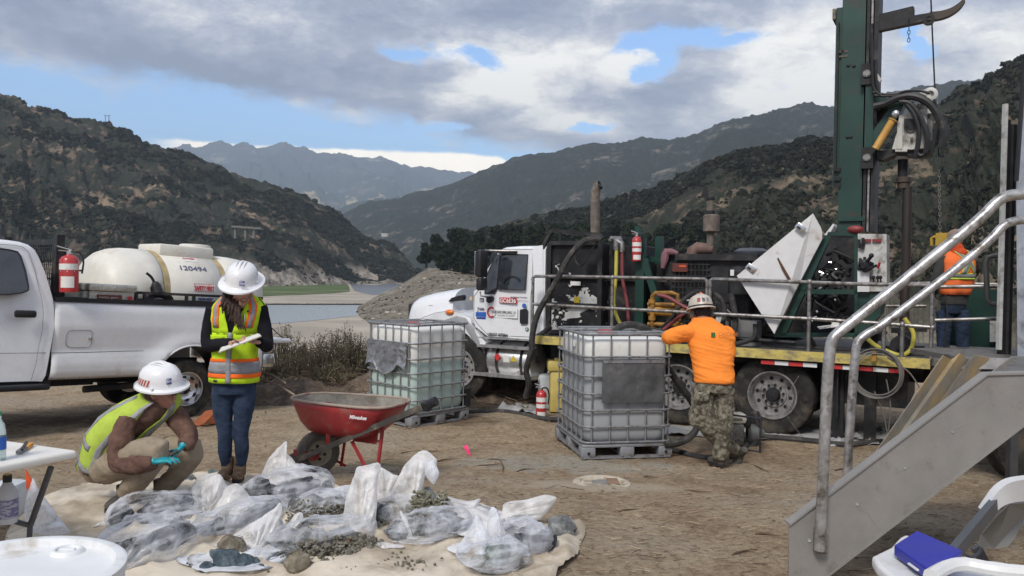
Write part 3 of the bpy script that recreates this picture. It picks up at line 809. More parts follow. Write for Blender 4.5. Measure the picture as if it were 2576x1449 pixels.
def dec(name,pts,m,ly=None,th=.012,par=None,**kw):
    ly=CL if ly is None else ly
    q=[]
    for x,y in pts:
        p=TL(x,y,ly);hi=sstep(p.z,cz,top)if ly==CL else 0
        p=TL(x,y,ly-.09*hi);q.append(p)
    mb=MB();mb.prism([p+V((0,th,0))for p in q],(0,-th*1.3,0))
    return build(name,mb,m,par or cab,smooth=False,**kw)
def lines(name,pts,ly,r,m,par,closed=False):
    q=[]
    for x,y in pts:
        p=TL(x,y,ly);hi=sstep(p.z,cz,top)if ly==CL else 0
        q.append(TL(x,y,ly-.09*hi)+V((0,.002,0)))
    if closed:q.append(q[0])
    return build(name,MB().tube(q,r,5),m,par)
seam=mat('panel_gap',(.02,.02,.02),.8,var=0)
door_o=[(1207,726),(1222,680),(1243,634),(1262,627),(1341,627),(1340,700),(1334,760),(1334,848),(1228,843),(1204,818),(1192,800),(1193,745)]
lines('door_seam',door_o,CL,.0035,seam,cab,True)
win=dec('door_window',[(1263,641),(1326,642),(1328,646),(1319,724),(1316,728),(1255,726),(1252,722),(1259,644)],dark_glass,th=.006)
lines('window_seal',[(1262,640),(1328,641),(1320,729),(1253,727)],CL,.012,dark_plastic,cab,True)
dec('quarter_window',[(1249,642),(1257,641),(1258,647),(1249,724),(1244,737),(1222,738),(1220,722),(1226,690)],dark_glass,th=.006)
lines('window_seal',[(1248,641),(1258,641),(1250,724),(1244,738),(1220,739),(1222,700)],CL,.011,dark_plastic,cab,True)
ws=[(1244,630),(1222,676),(1208,722)]
mb=MB();qs=[TL(x,y,-.3)for x,y in ws];mb.prism([qs[0]+V((.01,0,0)),qs[2]+V((.02,0,0)),qs[2]+V((.02,-1.6,0)),qs[0]+V((.01,-1.6,0))],(.01,0,.004))
build('windshield',mb,dark_glass,cab,smooth=False)
sw=MB();sc_=TL(1283,708,-.55)
ring=[sc_+V((math.sin(a)*.12,math.cos(a)*.16,math.cos(a)*.06+math.sin(a)*.17))for a in[2*math.pi*k/20 for k in range(21)]]
ring=[TL(1255+32+math.cos(a)*20,712+math.sin(a)*17,CL+.008)for a in[math.pi*(1.02+.9*k/12)for k in range(13)]]
build('steering_wheel',MB().tube(ring,.010,6),dark_plastic,cab)
build('visor_bar',MB().tube([TL(1212,640,.12),TL(1214,632,.10),TL(1222,630,.06),TL(1262,631,-.06),TL(1300,631,-.12)],.017,8),galv,cab)
dec('roof_grab',[(1255,630),(1300,630),(1302,635),(1298,638),(1256,638)],dark_plastic,th=.03)
mr=MB();p=TL(1212,663,.22);mr.rbox(p,(.10,.22,.42),.03);build('mirror',mr,dark_plastic,cab)
mr=MB();p=TL(1212,715,.22);mr.rbox(p,(.10,.20,.19),.03);build('mirror',mr,dark_plastic,cab)
build('mirror_glass',MB().rbox(TL(1209,663,.24)+V((.05,0,0)),(.012,.17,.37),.01),chrome,cab)
build('mirror_bracket',MB().tube([TL(1208,735,.2),TL(1210,745,.12),TL(1222,747,0),TL(1232,747,CL)],.014,8),chrome,cab)
dec('bracket_base',[(1227,746),(1240,745),(1243,750),(1241,758),(1232,762),(1226,758)],dark_plastic,th=.04)
dec('door_handle',[(1311,778),(1325,777),(1328,781),(1328,812),(1324,815),(1312,815),(1309,811),(1309,782)],dark_plastic,th=.02)
dec('cab_end_cap',[(1341,620),(1366,617),(1368,850),(1336,849),(1342,760)],white_paint,th=.01)
dec('rocker_step',[(1196,846),(1336,853),(1336,858),(1226,852)],alu,th=.03)
mb=MB()
hl=[(1192,722,.80,.62),(1160,727,.80,.60),(1120,734,.78,.57),(1090,742,.74,.54),(1079,748,.70,.50),(1072,765,.66,.42),(1066,790,.62,.30)]
rings=[]
for px,py,hw,hh in hl:
    p=TL(px,py,-1.0);ring=[]
    zt=p.z
    for k in range(13):
        a=math.pi*k/12;ca=math.cos(a);sa=math.sin(a)
        ring.append(V((p.x,-1.15+math.copysign(abs(ca)**.55,ca)*hw,zt-hh+hh*(sa**.45))))
    rings.append(ring)
mb.loft(rings)
hood=build('hood',mb,white_paint,rig,smooth=50)
p=TL(1066,780,-1.0)
build('grille',MB().rbox((p.x+.03,-1.15,p.z-.25),(.08,1.05,.75),.03),black_metal,rig)
build('bumper',MB().rbox((p.x+.18,-1.15,.62),(.22,2.2,.34),.05),chrome,rig)
FL=-.12
fen=[(1190,815),(1188,800),(1165,786),(1135,781),(1100,786),(1070,797),(1050,806),(1045,815),(1047,840),(1055,905),(1085,905),(1090,860),(1105,838),(1135,822),(1165,826),(1188,848),(1200,878),(1206,890),(1220,876),(1226,862)]
mb=MB();q=TB(fen,FL);cxy=sum(q,V())/len(q)
rings=[]
for ly,k in((-.0,.97),(.03,.99),(.0,1.0),(-.35,1.0),(-.6,1.0)):
    rings.append([V((cxy.x+(p.x-cxy.x)*k,FL+(ly if ly!=-.0 else.045),cxy.z+(p.z-cxy.z)*k))for p in q])
mb.loft(rings)
build('fender',mb,white_paint,rig,smooth=60)
mb=MB();rings=[]
for ly,k in((-1.85,1),(-2.15,1),(-2.2,.98)):rings.append([V((cxy.x+(p.x-cxy.x)*k,ly,cxy.z+(p.z-cxy.z)*k))for p in q])
mb.loft(rings);build('fender',mb,white_paint,rig,smooth=60)
arch=[(1095,905),(1092,860),(1105,835),(1125,815),(1150,806),(1172,812),(1190,838),(1200,866),(1207,892)]
grey_flare=mat('grey_flare',(.27,.27,.28),.6,var=.08)
qa=TB(arch,FL+.03);rings=[]
for p in qa:d=(p-V((wf,p.y,WR+.12))).normalized();rings.append([p+d*.10+V((0,.0,0)),p+d*.02+V((0,.045,0)),p-d*.06+V((0,.03,0)),p-d*.06+V((0,-.3,0)),p+d*.06+V((0,-.3,0))])
build('fender_flare',MB().loft(rings),grey_flare,rig,smooth=50)
mb=MB();q=TL(1133,782,FL+.03);mb.ell((q.x,q.y+.02,q.z-.02),(.085,.04,.045));build('marker_lamp',mb,amber,rig)
mb=MB();q=TL(1048,812,FL);mb.rbox((q.x+.0,q.y-.08,q.z-.03),(.12,.16,.17),.04);build('headlight',mb,amber,rig,label='amber corner lamp at the front of the fender')
q=TB([(1130,757),(1138,749),(1155,744),(1166,742),(1168,748),(1165,756),(1130,759)],-.36)
build('hood_vent',MB().prism([p+V((0,.02,0))for p in q],(0,-.08,0)),dark_plastic,hood,smooth=False)
def ltr(s,px,py,size,m=ink,ly=CL,**kw):
    o=TL(px,py,ly)+V((0,.017,0));return text(s,size,o,(-1,0,0),(0,0,1),m,kw.pop('par',cab),**kw)
sgx=lambda x0,x1:abs(TL(x0,760,CL).x-TL(x1,760,CL).x)
dec('magnetic_sign',[(1226,772),(1302,775),(1302,801),(1226,798)],mat('sign_white',(.80,.80,.80),.4,var=.02),th=.005)
ltr('CASCADE DRILLING, L.P.',1238,787,.058,w=sgx(1239,1300));ltr('LEADERS IN SAFETY',1252,793.5,.026,mat('grey_print',(.35,.35,.35),.6,var=0),w=sgx(1253,1299))
cc=TL(1237,785,CL)+V((0,.012,0))
arc=[cc+V((.0-.06*math.cos(a)*-1,0,.072*math.sin(a)))for a in[R(50+260*k/20-90)+R(-35)for k in range(21)]]
arc=[cc+V((-.066*math.cos(a),0,.075*math.sin(a)))for a in[R(55)+R(250)*k/20 for k in range(21)]]
build('logo',MB().tube(arc,.0135,6),red_ink,cab)
arc=[cc+V((-.03-.050*math.cos(a),-.003,.062*math.sin(a)-.005))for a in[R(-80)+R(160)*k/12 for k in range(13)]]
build('logo',MB().tube(arc,.008,5),mat('pale_print',(.5,.5,.5),.6,var=0),cab)
dec('plate',[(1256.5,748),(1300,749),(1300,763.5),(1256.5,762)],red_ink,th=.006)
o=TL(1258,760.5,CL)+V((0,.014,0));text('GC6E36',.088,o,(-1,0,0),(0,0,1),white_ink,cab,bold=True,w=sgx(1258.5,1299))
ltr('INTERNATIONAL',1285,749.5,.032,bold=True,w=sgx(1286,1329),shear=.3)
ltr('7',1201,785,.11,w=sgx(1201,1206));ltr('500',1207,780,.055,bold=True,w=sgx(1207,1219))
dec('sticker',[(1197,785),(1223,785),(1223,797),(1197,796)],mat('blue_sticker',(.03,.12,.45),.5,var=.1),th=.005);dec('sticker',[(1199,797.5),(1222,798),(1222,803),(1199,802)],blue_ink,th=.005)
dec('sticker',[(1207,749.5),(1217.5,750),(1217.5,760),(1207,759.5)],ink,th=.004);ltr('50',1208.6,758.4,.048,m=white_ink,w=sgx(1209,1216))
q=TL(1319,769,CL);build('sticker',MB().lathe(q+V((0,.002,0)),(0,1,0),[(0,.035),(.008,.035),(.008,.001)],20),mat('blue_sticker'),cab)
q=TL(1326,828,CL);build('sticker',MB().lathe(q+V((0,.002,0)),(0,1,0),[(0,.028),(.008,.028),(.008,.001)],20),mat('green_sticker',(.02,.2,.08),.5),cab)
mb=MB();mb.box(q+V((0,.012,0)),(.03,.006,.009));mb.box(q+V((0,.0125,0)),(.009,.006,.03));build('cross_symbol',mb,white_ink,cab)
ltr('USDOT 1075864',1228,848-3.5,.072,bold=True,w=sgx(1228,1278))
ltr('11-20494',1079,770,.028,ly=-.40,w=.11)
dec('sticker',[(1182,746),(1189,745.5),(1189,755),(1182,756)],mat('tan_sticker',(.55,.42,.28),.6),ly=-.30,th=.012)
mb=MB();t0=TL(1215,910,-.02);t1=TL(1330,905,-.02);tz=(TL(1260,878,-.02).z+TL(1260,941,-.02).z)/2
mb.lathe((t0.x,-.34,tz),(-1,0,0),[(0,.02),(.0,.20),(.02,.27),(.05,.295),(t0.x-t1.x-.05,.295),(t0.x-t1.x-.01,.27),(t0.x-t1.x,.02)],32)
build('fuel_tank',mb,alu,rig)
ft=MB()
for f_ in(.25,.78):ft.lathe((t0.x-(t0.x-t1.x)*f_,-.34,tz),(-1,0,0),[(0,.302),(.05,.302)],28)
build('tank_strap',ft,black_metal,rig)
mb=MB();mb.lathe(TL(1227,876,-.2),(0,0,1),[(-.03,.04),(.02,.05),(.05,.05),(.06,.01)],14);build('fuel_cap',mb,galv,rig)
q=TL(1252,898,-.04);s_=.062
build('diamond_placard',MB().prism([q+V((0,0,s_)),q+V((-s_,0,0)),q+V((0,0,-s_)),q+V((s_,0,0))],(0,.01,0)),red_ink,rig,smooth=False)
q=TL(1292,902,-.045);build('warning_triangle',MB().prism([q+V((0,0,.05)),q+V((-.055,0,-.045)),q+V((.055,0,-.045))],(0,.01,0)),mat('yellow_sticker',(.65,.48,.03),.5),rig,smooth=False)
q=TL(1274,904,-.045);build('sticker',MB().box(q,(.11,.012,.09)),paper,rig)
mb=MB();z=TL(1270,947,.05).z
mb.box(((t0.x+t1.x)/2+.05,-.08,z),(1.05,.24,.05));mb.box((t0.x-.1,-.1,z+.2),(.05,.05,.5));mb.box((t1.x+.2,-.1,z+.2),(.05,.05,.5))
build('step',mb,alu,rig)
z=TL(1270,877,.0).z;build('step',MB().box(((t0.x+t1.x)/2,-.06,z+.02),(1.0,.16,.04)),alu,rig)
def peel(t,oc,c,p):
    n=t.noise(3.6,9,.66,t.vscale(oc,(1,1,1.3)),.5);m_=t.noise(.9,3,.5,oc)
    f=t.math('ADD',n,t.math('MULTIPLY',t.math('SUBTRACT',m_,.5),.55))
    k=t.smooth(f,.605,.612)
    c=t.mix(k,c,(.60,.60,.58));return c
peelm=mat('peeling_black_paint',(.016,.016,.018),.6,var=.4,fn=peel,dirt=(.05,.045,.04),dirt_amt=.3,spec=.25)
def boxp(name,pts,ly,depth,m,par=rig,**kw):
    """pts = (x0,y0,x1,y1) seen on the near plane; made a true upright box"""
    x0,y0,x1,y1=pts;a=TL(x0,y0,ly);b=TL(x1,y1,ly);c=TL(x0,y1,ly)
    zt=(a.z+TL(x1,y0,ly).z)/2 if kw.get('avg')else a.z
    mb=MB();mb.rbox(((a.x+b.x)/2,ly-depth/2,(zt+b.z)/2),(abs(a.x-b.x),depth,zt-b.z),.012,n=1)
    kw.pop('avg',None);return build(name,mb,m,par,smooth=30,**kw)
BL=-.22
tank=boxp('water_tank',(1384,612,1512,850),BL,1.9,peelm)
fr=MB();x0=TL(1384,700,BL).x;x1=TL(1512,700,BL).x;zt=TL(1384,612,BL).z;zm=TL(1384,700,BL).z
for xx in(x0,x1,):fr.box((xx,BL+.02,(zt+DZ)/2),(.07,.07,zt-DZ))
for zz in(zt,zm+.03,TL(1384,765,BL).z,DZ+.05):fr.box(((x0+x1)/2,BL+.025,zz),(x0-x1,.07,.06))
build('tank_frame',fr,black_metal,rig)
hf=MB()
for ly in(BL,-2.1):
    q=TB([(1368,618),(1388,580),(1505,590),(1516,600)],ly)
    for a,b in zip(q[:-1],q[1:]):hf.tube([a,b],.038,4)
    hf.tube([TL(1368,616,ly),V((TL(1368,616,ly).x,ly,DZ))],.04,4)
for x,y in((1388,580),(1505,590)):hf.tube([TL(x,y,BL),TL(x,y,BL)+V((0,-1.9,0))],.035,4)
for x in(1410,1470):q=TL(x,583,BL);hf.tube([q,V((q.x,q.y,zt))],.03,4)
build('headache_frame',hf,black_metal,rig)
boxp('second_tank',(1514,618,1606,850),BL-.25,1.5,mat('tank_black',(.02,.02,.022),.6,var=.4,dirt=(.09,.085,.075),dirt_amt=.3,dscale=3,spec=.25))
build('cross_beam',MB().box((TL(1560,702,BL).x,BL-.2,TL(1560,702,BL).z),(1.3,.06,.06)),black_metal,rig)
q=TL(1451,716,BL);
build('sticker',MB().box(TL(1498-47,713,BL)+V((0,.045,0)),(.16,.006,.06)),paper,rig)
build('sticker',MB().box(TL(1454+0,754,BL)+V((0,.045,0)),(.085,.006,.09)),mat('yellow_sticker'),rig)
q0=TL(1497,590,-1.9);q1=TL(1497,500,-1.9);q2=TL(1499,478,-1.9);q3=TL(1509,466,-1.9)
build('exhaust_stack',MB().tube([q0,q1,q2,(q2+q3)/2+V((.0,0,.03)),q3],.078,16,cap=False),rust,rig)
build('exhaust_mouth',MB().tube([q3+V((.02,0,-.02)),q3+V((-.004,0,.006))],.070,16),seam,rig)
engm=mat('engine_black',(.025,.025,.027),.6,var=.4,dirt=(.07,.06,.05),dirt_amt=.3,dscale=5,spec=.3)
boxp('engine_housing',(1672,640,1880,850),-.55,1.3,engm)
a=TL(1700,643,-.5);b=TL(1905,643,-.5);build('housing_rim',MB().box(((a.x+b.x)/2,-.53,a.z-.02),(a.x-b.x,.12,.09)),black_metal,rig)
gr=MB()
for i in range(9):
    for j in range(8):
        px=1703+j*10;py=672+i*14.5;q=TL(px,py,-.54);gr.box(q,(.052,.02,.042))
for i in range(9):pass
build('radiator_louver',gr,mat('louver_dark',(.004,.004,.005),.9,var=0),rig,smooth=False,kind='stuff')
gf=MB()
for j in range(9):q=TL(1698+j*10,730,-.52);gf.box(q,(.012,.02,.80))
for i in range(10):q=TL(1738,665+i*14.5,-.52);gf.box(q,(.56,.02,.016))
build('radiator_guard',gf,engm,rig,smooth=False)
q=TL(1711,673,-.5);build('brand_plate',MB().box(q,(.22,.02,.12)),mat('plate_brown',(.12,.03,.02),.5),rig);build('brand_plate',MB().box(q+V((-.04,.014,.02)),(.10,.01,.03)),mat('plate_orange',(.6,.09,.03),.5),rig)
mq=-.9
def vcyl(name,px,y0,y1,r,m,ly=mq,par=rig,n=20,bev=.02):
    a=TL(px,y1,ly);b=TL(px,y0,ly);h=b.z-a.z
    return build(name,MB().lathe(a,(0,0,1),[(0,.0),(0,r-bev),(bev,r),(h-bev,r),(h,r-bev),(h,.0)],n),m,par)
vcyl('muffler',1789,540,585,.118,rust);vcyl('exhaust_pipe',1787,585,622,.055,rust,bev=.004);vcyl('exhaust_pipe',1787,503,541,.055,rust,bev=.004);vcyl('exhaust_collar',1787,496,504,.066,black_metal,bev=.004);vcyl('exhaust_collar',1787,530,540,.066,black_metal,bev=.004)
p=TL(1784,497,mq);build('rain_cap',MB().prism([p,p+V((.12,0,0)),p+V((.07,0,.16)),p+V((.02,0,.17))],(0,.03,0)),dark_plastic,rig,smooth=False)
elb=mat('rusty_elbow',(.15,.09,.075),.75,var=.3,dirt=(.30,.2,.16),dirt_amt=.4)
build('exhaust_elbow',MB().tube([TL(1795,628,mq),TL(1775,626,mq),TL(1755,624,mq),TL(1744,632,mq),TL(1742,645,mq)],[.06,.085,.09,.095,.095],16),elb,rig)
mb=MB();q=TL(1890,650,-.8);z=q.z
mb.lathe(q,(0,0,1),[(-.35,.12),(0,.12),(.02,.20),(.07,.235),(.10,.235),(.14,.16),(.15,.0)],24);build('air_cleaner',mb,mat('blue_grey_plastic',(.06,.065,.08),.5),rig)
mb=MB();q=TL(1858,850,-.45);h=TL(1858,668,-.45).z-q.z
mb.lathe(TL(1856,740,-.35),(0,0,1),[(0,.13),(TL(1856,672,-.35).z-TL(1856,740,-.35).z-.06,.13),(TL(1856,672,-.35).z-TL(1856,740,-.35).z,.08),(TL(1856,668,-.35).z-TL(1856,740,-.35).z,.0)],20);build('compressor_can',mb,black_metal,rig)
build('sticker',MB().box(TL(1842,686,-.2),(.05,.01,.08)),paper,rig)
gm_=green_paint
build('green_post',MB().box((TL(1612,700,-.35).x,-.35,(TL(1612,598,-.35).z+DZ)/2),(.13,.10,TL(1612,598,-.35).z-DZ)),gm_,rig)
a,b=TL(1622,650,-.33),TL(1668,800,-.33);build('green_brace',MB().prism([a+V((.05,0,0)),a+V((-.05,0,0)),b+V((-.05,0,0)),b+V((.05,0,0))],(0,.06,0)),gm_,rig,smooth=False)
build('green_beam',MB().box((TL(1648,652,-.6).x,-.6,TL(1648,652,-.6).z),(.62,.1,.08)),gm_,rig)
build('green_post',MB().box((TL(1659,615,-.9).x,-.9,TL(1659,630,-.9).z),(.10,.1,.42)),gm_,rig)
build('green_post',MB().box((TL(1606,600,-.9).x,-.9,TL(1606,610,-.9).z),(.09,.1,.5)),gm_,rig)
cl=MB();q=TL(1676,628,-.5)
cl.tube([TL(1672,634,-.5),TL(1690,633,-.5),TL(1706,637,-.5)],[.05,.045,.02],8);cl.tube([TL(1674,634,-.48),TL(1672,650,-.47),TL(1667,675,-.46)],[.05,.06,.03],8)
build('pink_cloth',cl,mat('pink_cloth',(.22,.105,.125),.9,bump=.5,bs=12),rig)
def hose(name,pts,ly,r,m,par=rig,n=8,**kw):
    if not isinstance(ly,(list,tuple)):ly=[ly]*len(pts)
    return build(name,MB().tube(spl([TL(x,y,l)for(x,y),l in zip(pts,ly)],6),r,n),m,par,**kw)
hose('suction_hose',[(1508,603),(1490,601),(1462,612),(1430,650),(1395,715),(1355,785),(1340,840),(1338,880)],[.05,.1,.2,.3,.35,.38,.38,.38],.045,hose_m)
hose('suction_hose',[(1338,878),(1330,905),(1324,935),(1330,965),(1322,1000)],[.38,.36,.3,.25,.2],.045,hose_m)
hose('thin_hose',[(1506,606),(1490,625),(1478,652),(1462,668),(1450,660),(1443,640)],.0,.012,hose_m)
hose('yellow_hose',[(1551,625),(1549,700),(1544,760),(1553,800),(1570,826)],-.05,.026,mat('yellow_hose',(.55,.48,.08),.6,dirt=(.2,.18,.1),dirt_amt=.3))
hose('red_hose',[(1565,630),(1566,700),(1577,760),(1582,826)],-.05,.024,mat('red_hose',(.20,.04,.045),.6,dirt=(.15,.08,.07),dirt_amt=.3))
mb=MB()
mb.tube([TL(1550,628,-.05),TL(1550,605,-.05),TL(1560,603,-.1)],.04,10);mb.tube([TL(1565,634,-.05),TL(1565,612,-.05),TL(1552,606,-.05)],.035,10)
mb.tube([TL(1535,606,-.3),TL(1537,600,-.3),TL(1560,600,-.3),TL(1562,612,-.3)],.035,8);build('pipe_fitting',mb,galv,rig)
yp=MB();L_=-.12
for pts in([(1640,820),(1641,780),(1641,745),(1648,738),(1690,737),(1705,742),(1706,780),(1705,825),(1698,832)],[(1640,838),(1650,842),(1690,842),(1700,836)]):yp.tube(TB(pts,L_),.032,10)
for y in(765,815):yp.tube(TB([(1630,y),(1720,y+3)],L_-.03),.030,10)
yp.tube(TB([(1632,780),(1735,790)],L_-.06),.07,12)
for x in(1640,1705):
    for y in(758,800,828):q=TL(x,y,L_);yp.lathe(q,(0,0,1),[(-.03,.05),(.03,.05),(.03,.0)],10)
yp.tube([V((TL(1641,840,L_).x,L_,DZ)),TL(1641,820,L_)],.03,8);yp.tube([V((TL(1703,840,L_).x,L_,DZ)),TL(1703,825,L_)],.03,8)
build('manifold',yp,brass,rig)
hose('red_hose',[(1655,742),(1680,748),(1710,765),(1730,775),(1745,772)],.02,.026,mat('red_hose'))
hose('red_hose',[(1745,775),(1720,790),(1690,812),(1665,834)],.0,.026,mat('red_hose'))
hose('coiled_hose',[(1640,845),(1680,812),(1705,775),(1725,750),(1752,735),(1790,736),(1815,755),(1823,790),(1812,825),(1790,850)],[-.1,-.1,.0,.0,.0,.0,.0,.0,.0,.0],.032,hose_m)
hose('coiled_hose',[(1725,830),(1722,795),(1735,765),(1760,748),(1785,750),(1800,775),(1790,812),(1765,830)],-.06,.026,hose_b)
hose('standing_hose',[(1838,738),(1845,770),(1850,810),(1840,850),(1815,880)],.05,.04,hose_m)
hose('deck_hose',[(1900,815),(1898,845),(1880,858),(1840,868),(1810,880)],.0,.032,hose_m)
hose('deck_hose',[(1560,846),(1590,825),(1630,830),(1655,850)],.05,.05,hose_m)
hose('deck_hose',[(1600,835),(1640,832),(1690,840),(1730,862),(1750,880)],.0,.045,hose_m)
hose('deck_hose',[(1345,850),(1365,838),(1385,822)],.0,.04,hose_m)
hose('deck_hose',[(1250+480,842),(1800,848),(1900,855),(2000,862)],-.15,.03,hose_b)
mb=MB();p=TL(1805,850,-.3);pz=TL(1805,797,-.3).z
mb.lathe(V((p.x,-.2,DZ)),(0,0,1),[(0,.12),(pz-DZ-.08,.135),(pz-DZ-.08,.15),(pz-DZ-.05,.15),(pz-DZ-.05,.138),(pz-DZ,.142),(pz-DZ,.13),(.02,.11)],24);build('bucket',mb,paper,rig)
mb=MB();p=TL(1878,840,-.3);mb.box((p.x,-.3,DZ+.17),(.33,.3,.33));build('filter_box',mb,mat('grey_paint',(.18,.18,.18),.6),rig)
rr=random.Random(5);mb=MB();mb2=MB()
for k in range(60):
    px=rr.uniform(1725,1955);py=rr.uniform(700,850);ly=rr.uniform(-1.1,-.35);q=TL(px,py,ly)
    if k%3:mb.box(q,(rr.uniform(.03,.2),rr.uniform(.05,.2),rr.uniform(.03,.2)))
    else:mb2.tube([q,q+V((rr.uniform(-.3,.3),rr.uniform(-.1,.1),rr.uniform(-.25,.25)))],rr.uniform(.012,.03),6)
build('machinery',mb,engm,rig);build('hydraulic_line',mb2,galv,rig)
boxp('hydraulic_tank',(1885,690,1960,850),-.9,1.0,engm)
boxp('dark_backing_box',(1610,655,1700,850),-1.2,.9,engm);boxp('dark_backing_box',(1875,668,2010,850),-1.6,.8,engm)  # dark boxes added behind the machinery to darken see-through gaps
AL=-.12
dirtywhite=mat('dirty_white_panel',(.66,.66,.66),.45,var=.05,dirt=(.30,.19,.11),dirt_amt=.16,dscale=3.4)
pn=build('cover_panel',MB().prism([TL(1853.5,693.6,AL+.22),TL(2045,537,AL+.16),TL(2074,590,AL+.1),TL(2012,709,AL+.1),TL(1947.7,840,AL+.2)],(0,-.035,0)),dirtywhite,rig,smooth=False)
rs=mat('rust_streak',(.10,.045,.02),.85,var=.4)
for poly in([(1955,650),(1958,648),(1972,672),(1990,703),(1982,704),(1968,680)],[(2064,568),(2072,586),(2074,594),(2068,600),(2069,585)],[(1985,768),(1994,752),(1977,790),(1971,800)],[(1870,712),(1876,718),(1880,724),(1876,726)]):
    build('rust_patch',MB().prism([p+V((0,.004,0))for p in TB(poly,AL+.195)],(0,-.003,0)),rs,pn,smooth=False)
for x,y in((2014,573),(1889,675)):
    q=TL(x,y,AL+.22);build('latch',MB().rbox(q,(.13,.018,.08),.006,Matrix.Rotation(-R(38),3,'Y')),chrome,pn)
    build('latch_dot',MB().box(q+V((.02,.010,0)),(.05,.012,.03),Matrix.Rotation(-R(38),3,'Y')),ink,pn)
build('cover_panel',MB().prism([TL(2096,562,AL),TL(2098,568,AL),TL(2068,622,AL),TL(2061,620,AL),TL(2076,588,AL)],(0,-.3,0)),dirtywhite,rig,smooth=False)
gb=lambda name,pts,ly=AL,th=.1,m=gm_:build(name,slab(pts,ly,th),m,rig,smooth=False)
gb('green_diagonal',[(2074,592),(2092,590),(1975,845),(1948,845)]);gb('green_beam',[(2083,583),(2158,586),(2158,594),(2080,592)])
gb('green_beam',[(1950,838),(2156,838),(2156,848),(1948,848)]);gb('green_beam',[(2010,728),(2156,728),(2156,740),(2006,740)])
gb('green_upright',[(2148,590),(2158,590),(2158,848),(2150,848)])
gb('green_panel',[(2152,735),(2222,733),(2215,790),(2160,860)],AL-.02,.5)
gb('green_diagonal',[(2074,592),(2092,590),(1975,845),(1948,845)],AL-1.3)
gb('back_panel',[(2090,594),(2150,594),(2150,845),(1970,845)],AL-1.0,.05,engm)
cp=build('control_panel',slab([(2158,588),(2230,589),(2231,733),(2158,733)],AL+.02,.45),mat('dirty_white_control',(.52,.52,.50),.6,var=.1,dirt=(.12,.10,.08),dirt_amt=.45,dscale=5),rig,smooth=False)
build('control_panel_side',slab([(2157,680),(2187,680),(2187,734),(2157,734)],AL+.06,.05),dirtywhite,rig,smooth=False)
mb=MB()
for a,b,r in(((2178,662),(2192,645),.02),((2173,680),(2205,668),.018)):mb.tube([TL(*a,AL+.1),TL(*b,AL+.2)],r,6)
mb.ell(TL(2192,643,AL+.2),(.03,.03,.03));mb.ell(TL(2176,668,AL+.1),(.09,.05,.07),disp=.5)
for x in(2198,2209,2216):mb.tube([TL(x,715,AL+.05),TL(x-1,700,AL+.1)],.009,5);mb.ell(TL(x-1,698,AL+.1),(.022,.022,.026),n=8,m=6)
for k in range(14):q=TL(rr.uniform(2160,2176),rr.uniform(600,675),AL+.05);mb.box(q,(.03,.04,rr.uniform(.03,.1)))
build('control_lever',mb,dark_plastic,rig)
mb=MB();mb.tube([TL(2208,675,AL+.08),TL(2213,660,AL+.1)],.016,6);build('control_lever',mb,red_paint,rig,label='red handled lever')
mb=MB()
for x in(2180,2206):mb.box(TL(x,605,AL+.04),(.10,.02,.035))
mb.ell(TL(2152,577,AL),(.10,.05,.05));build('gauge',mb,mat('red_gauge',(.22,.03,.03),.5),rig)
rr=random.Random(12)
for k in range(34):
    x=rr.uniform(2030,2140);y=rr.uniform(620,830);x=max(x,2092-(y-592)*.47+14);l=rr.uniform(-.75,-.2)
    pts=[TL(x+rr.uniform(-22,22)*i*.6,y+rr.uniform(-14,26)*(i-1),l+rr.uniform(-.06,.06))for i in range(4)]
    for p in pts:p.x=min(p.x,TL(2092-(y-592)*.47,y,l).x)
    build('hydraulic_hose',MB().tube(spl(pts,5),rr.choice((.012,.016,.022,.03)),6),rr.choice((hose_b,hose_b,hose_m,engm)),rig)
mb=MB()
for k in range(40):q=TL(rr.uniform(2060,2145),rr.uniform(640,835),rr.uniform(-.7,-.3));mb.cyl(q,q+V((rr.uniform(-.12,.12),0,rr.uniform(-.1,.1))),rr.uniform(.015,.045),n=8)
build('valve_block',mb,engm,rig)
mb=MB()
for k in range(14):q=TL(rr.uniform(2040,2145),rr.uniform(655,835),-.15);mb.cyl(q,q+V((rr.uniform(-.07,.07),0,rr.uniform(-.03,.03))),rr.uniform(.009,.018),n=8)
build('hose_fitting',mb,chrome,rig)
mb=MB();mb.prism([TL(2055,822,.02),TL(2090,818,.02),TL(2098,806,0),TL(2110,815,0),TL(2112,822,.02),TL(2062,828,.04)],(0,-.12,0));build('rag',mb,paper,rig,smooth=False)
ML=-1.05
def mslab(name,x0,y0,x1,y1,ly,th,m,**kw):
    a=TL(x0,(y0+y1)/2,ly);b=TL(x1,(y0+y1)/2,ly);zt=TL((x0+x1)/2,y0,ly).z;zb=TL((x0+x1)/2,y1,ly).z
    return build(name,MB().box(((a.x+b.x)/2,ly-th/2,(zt+zb)/2),(abs(a.x-b.x),th,zt-zb)),m,rig,smooth=False,**kw)
mslab('mast',2114,-60,2173,582,ML,.55,green_paint,label='tall green mast column');mslab('mast_flange',2099,20,2114,470,ML-.02,.5,green_paint)
mslab('mast_flange',2109,545,2176,556,ML+.04,.6,green_paint)
mslab('mast_rail',2176,-60,2184,582,ML+.03,.5,black_metal);mslab('mast_rail',2187,-60,2192,582,ML+.02,.4,galv);mslab('mast_rail',2195,-60,2206,582,ML+.03,.5,black_metal);mslab('mast_rail_web',2173,-60,2206,582,ML-.15,.3,engm)
mslab('mast_cap_bracket',2094,22,2102,48,ML+.03,.5,rust)
mslab('hydraulic_tube',2102,56,2107,430,ML+.05,.05,black_metal)
mb=MB()
for x,y in((2120,128),(2134,165),(2148,166),(2132,345),(2140,345)):mb.ell(TL(x,y,ML+.005),(.025,.012,.02),n=8,m=6)
for y in(427,450,466):mb.box(TL(2106,y,ML+.02),(.09,.03,.05))
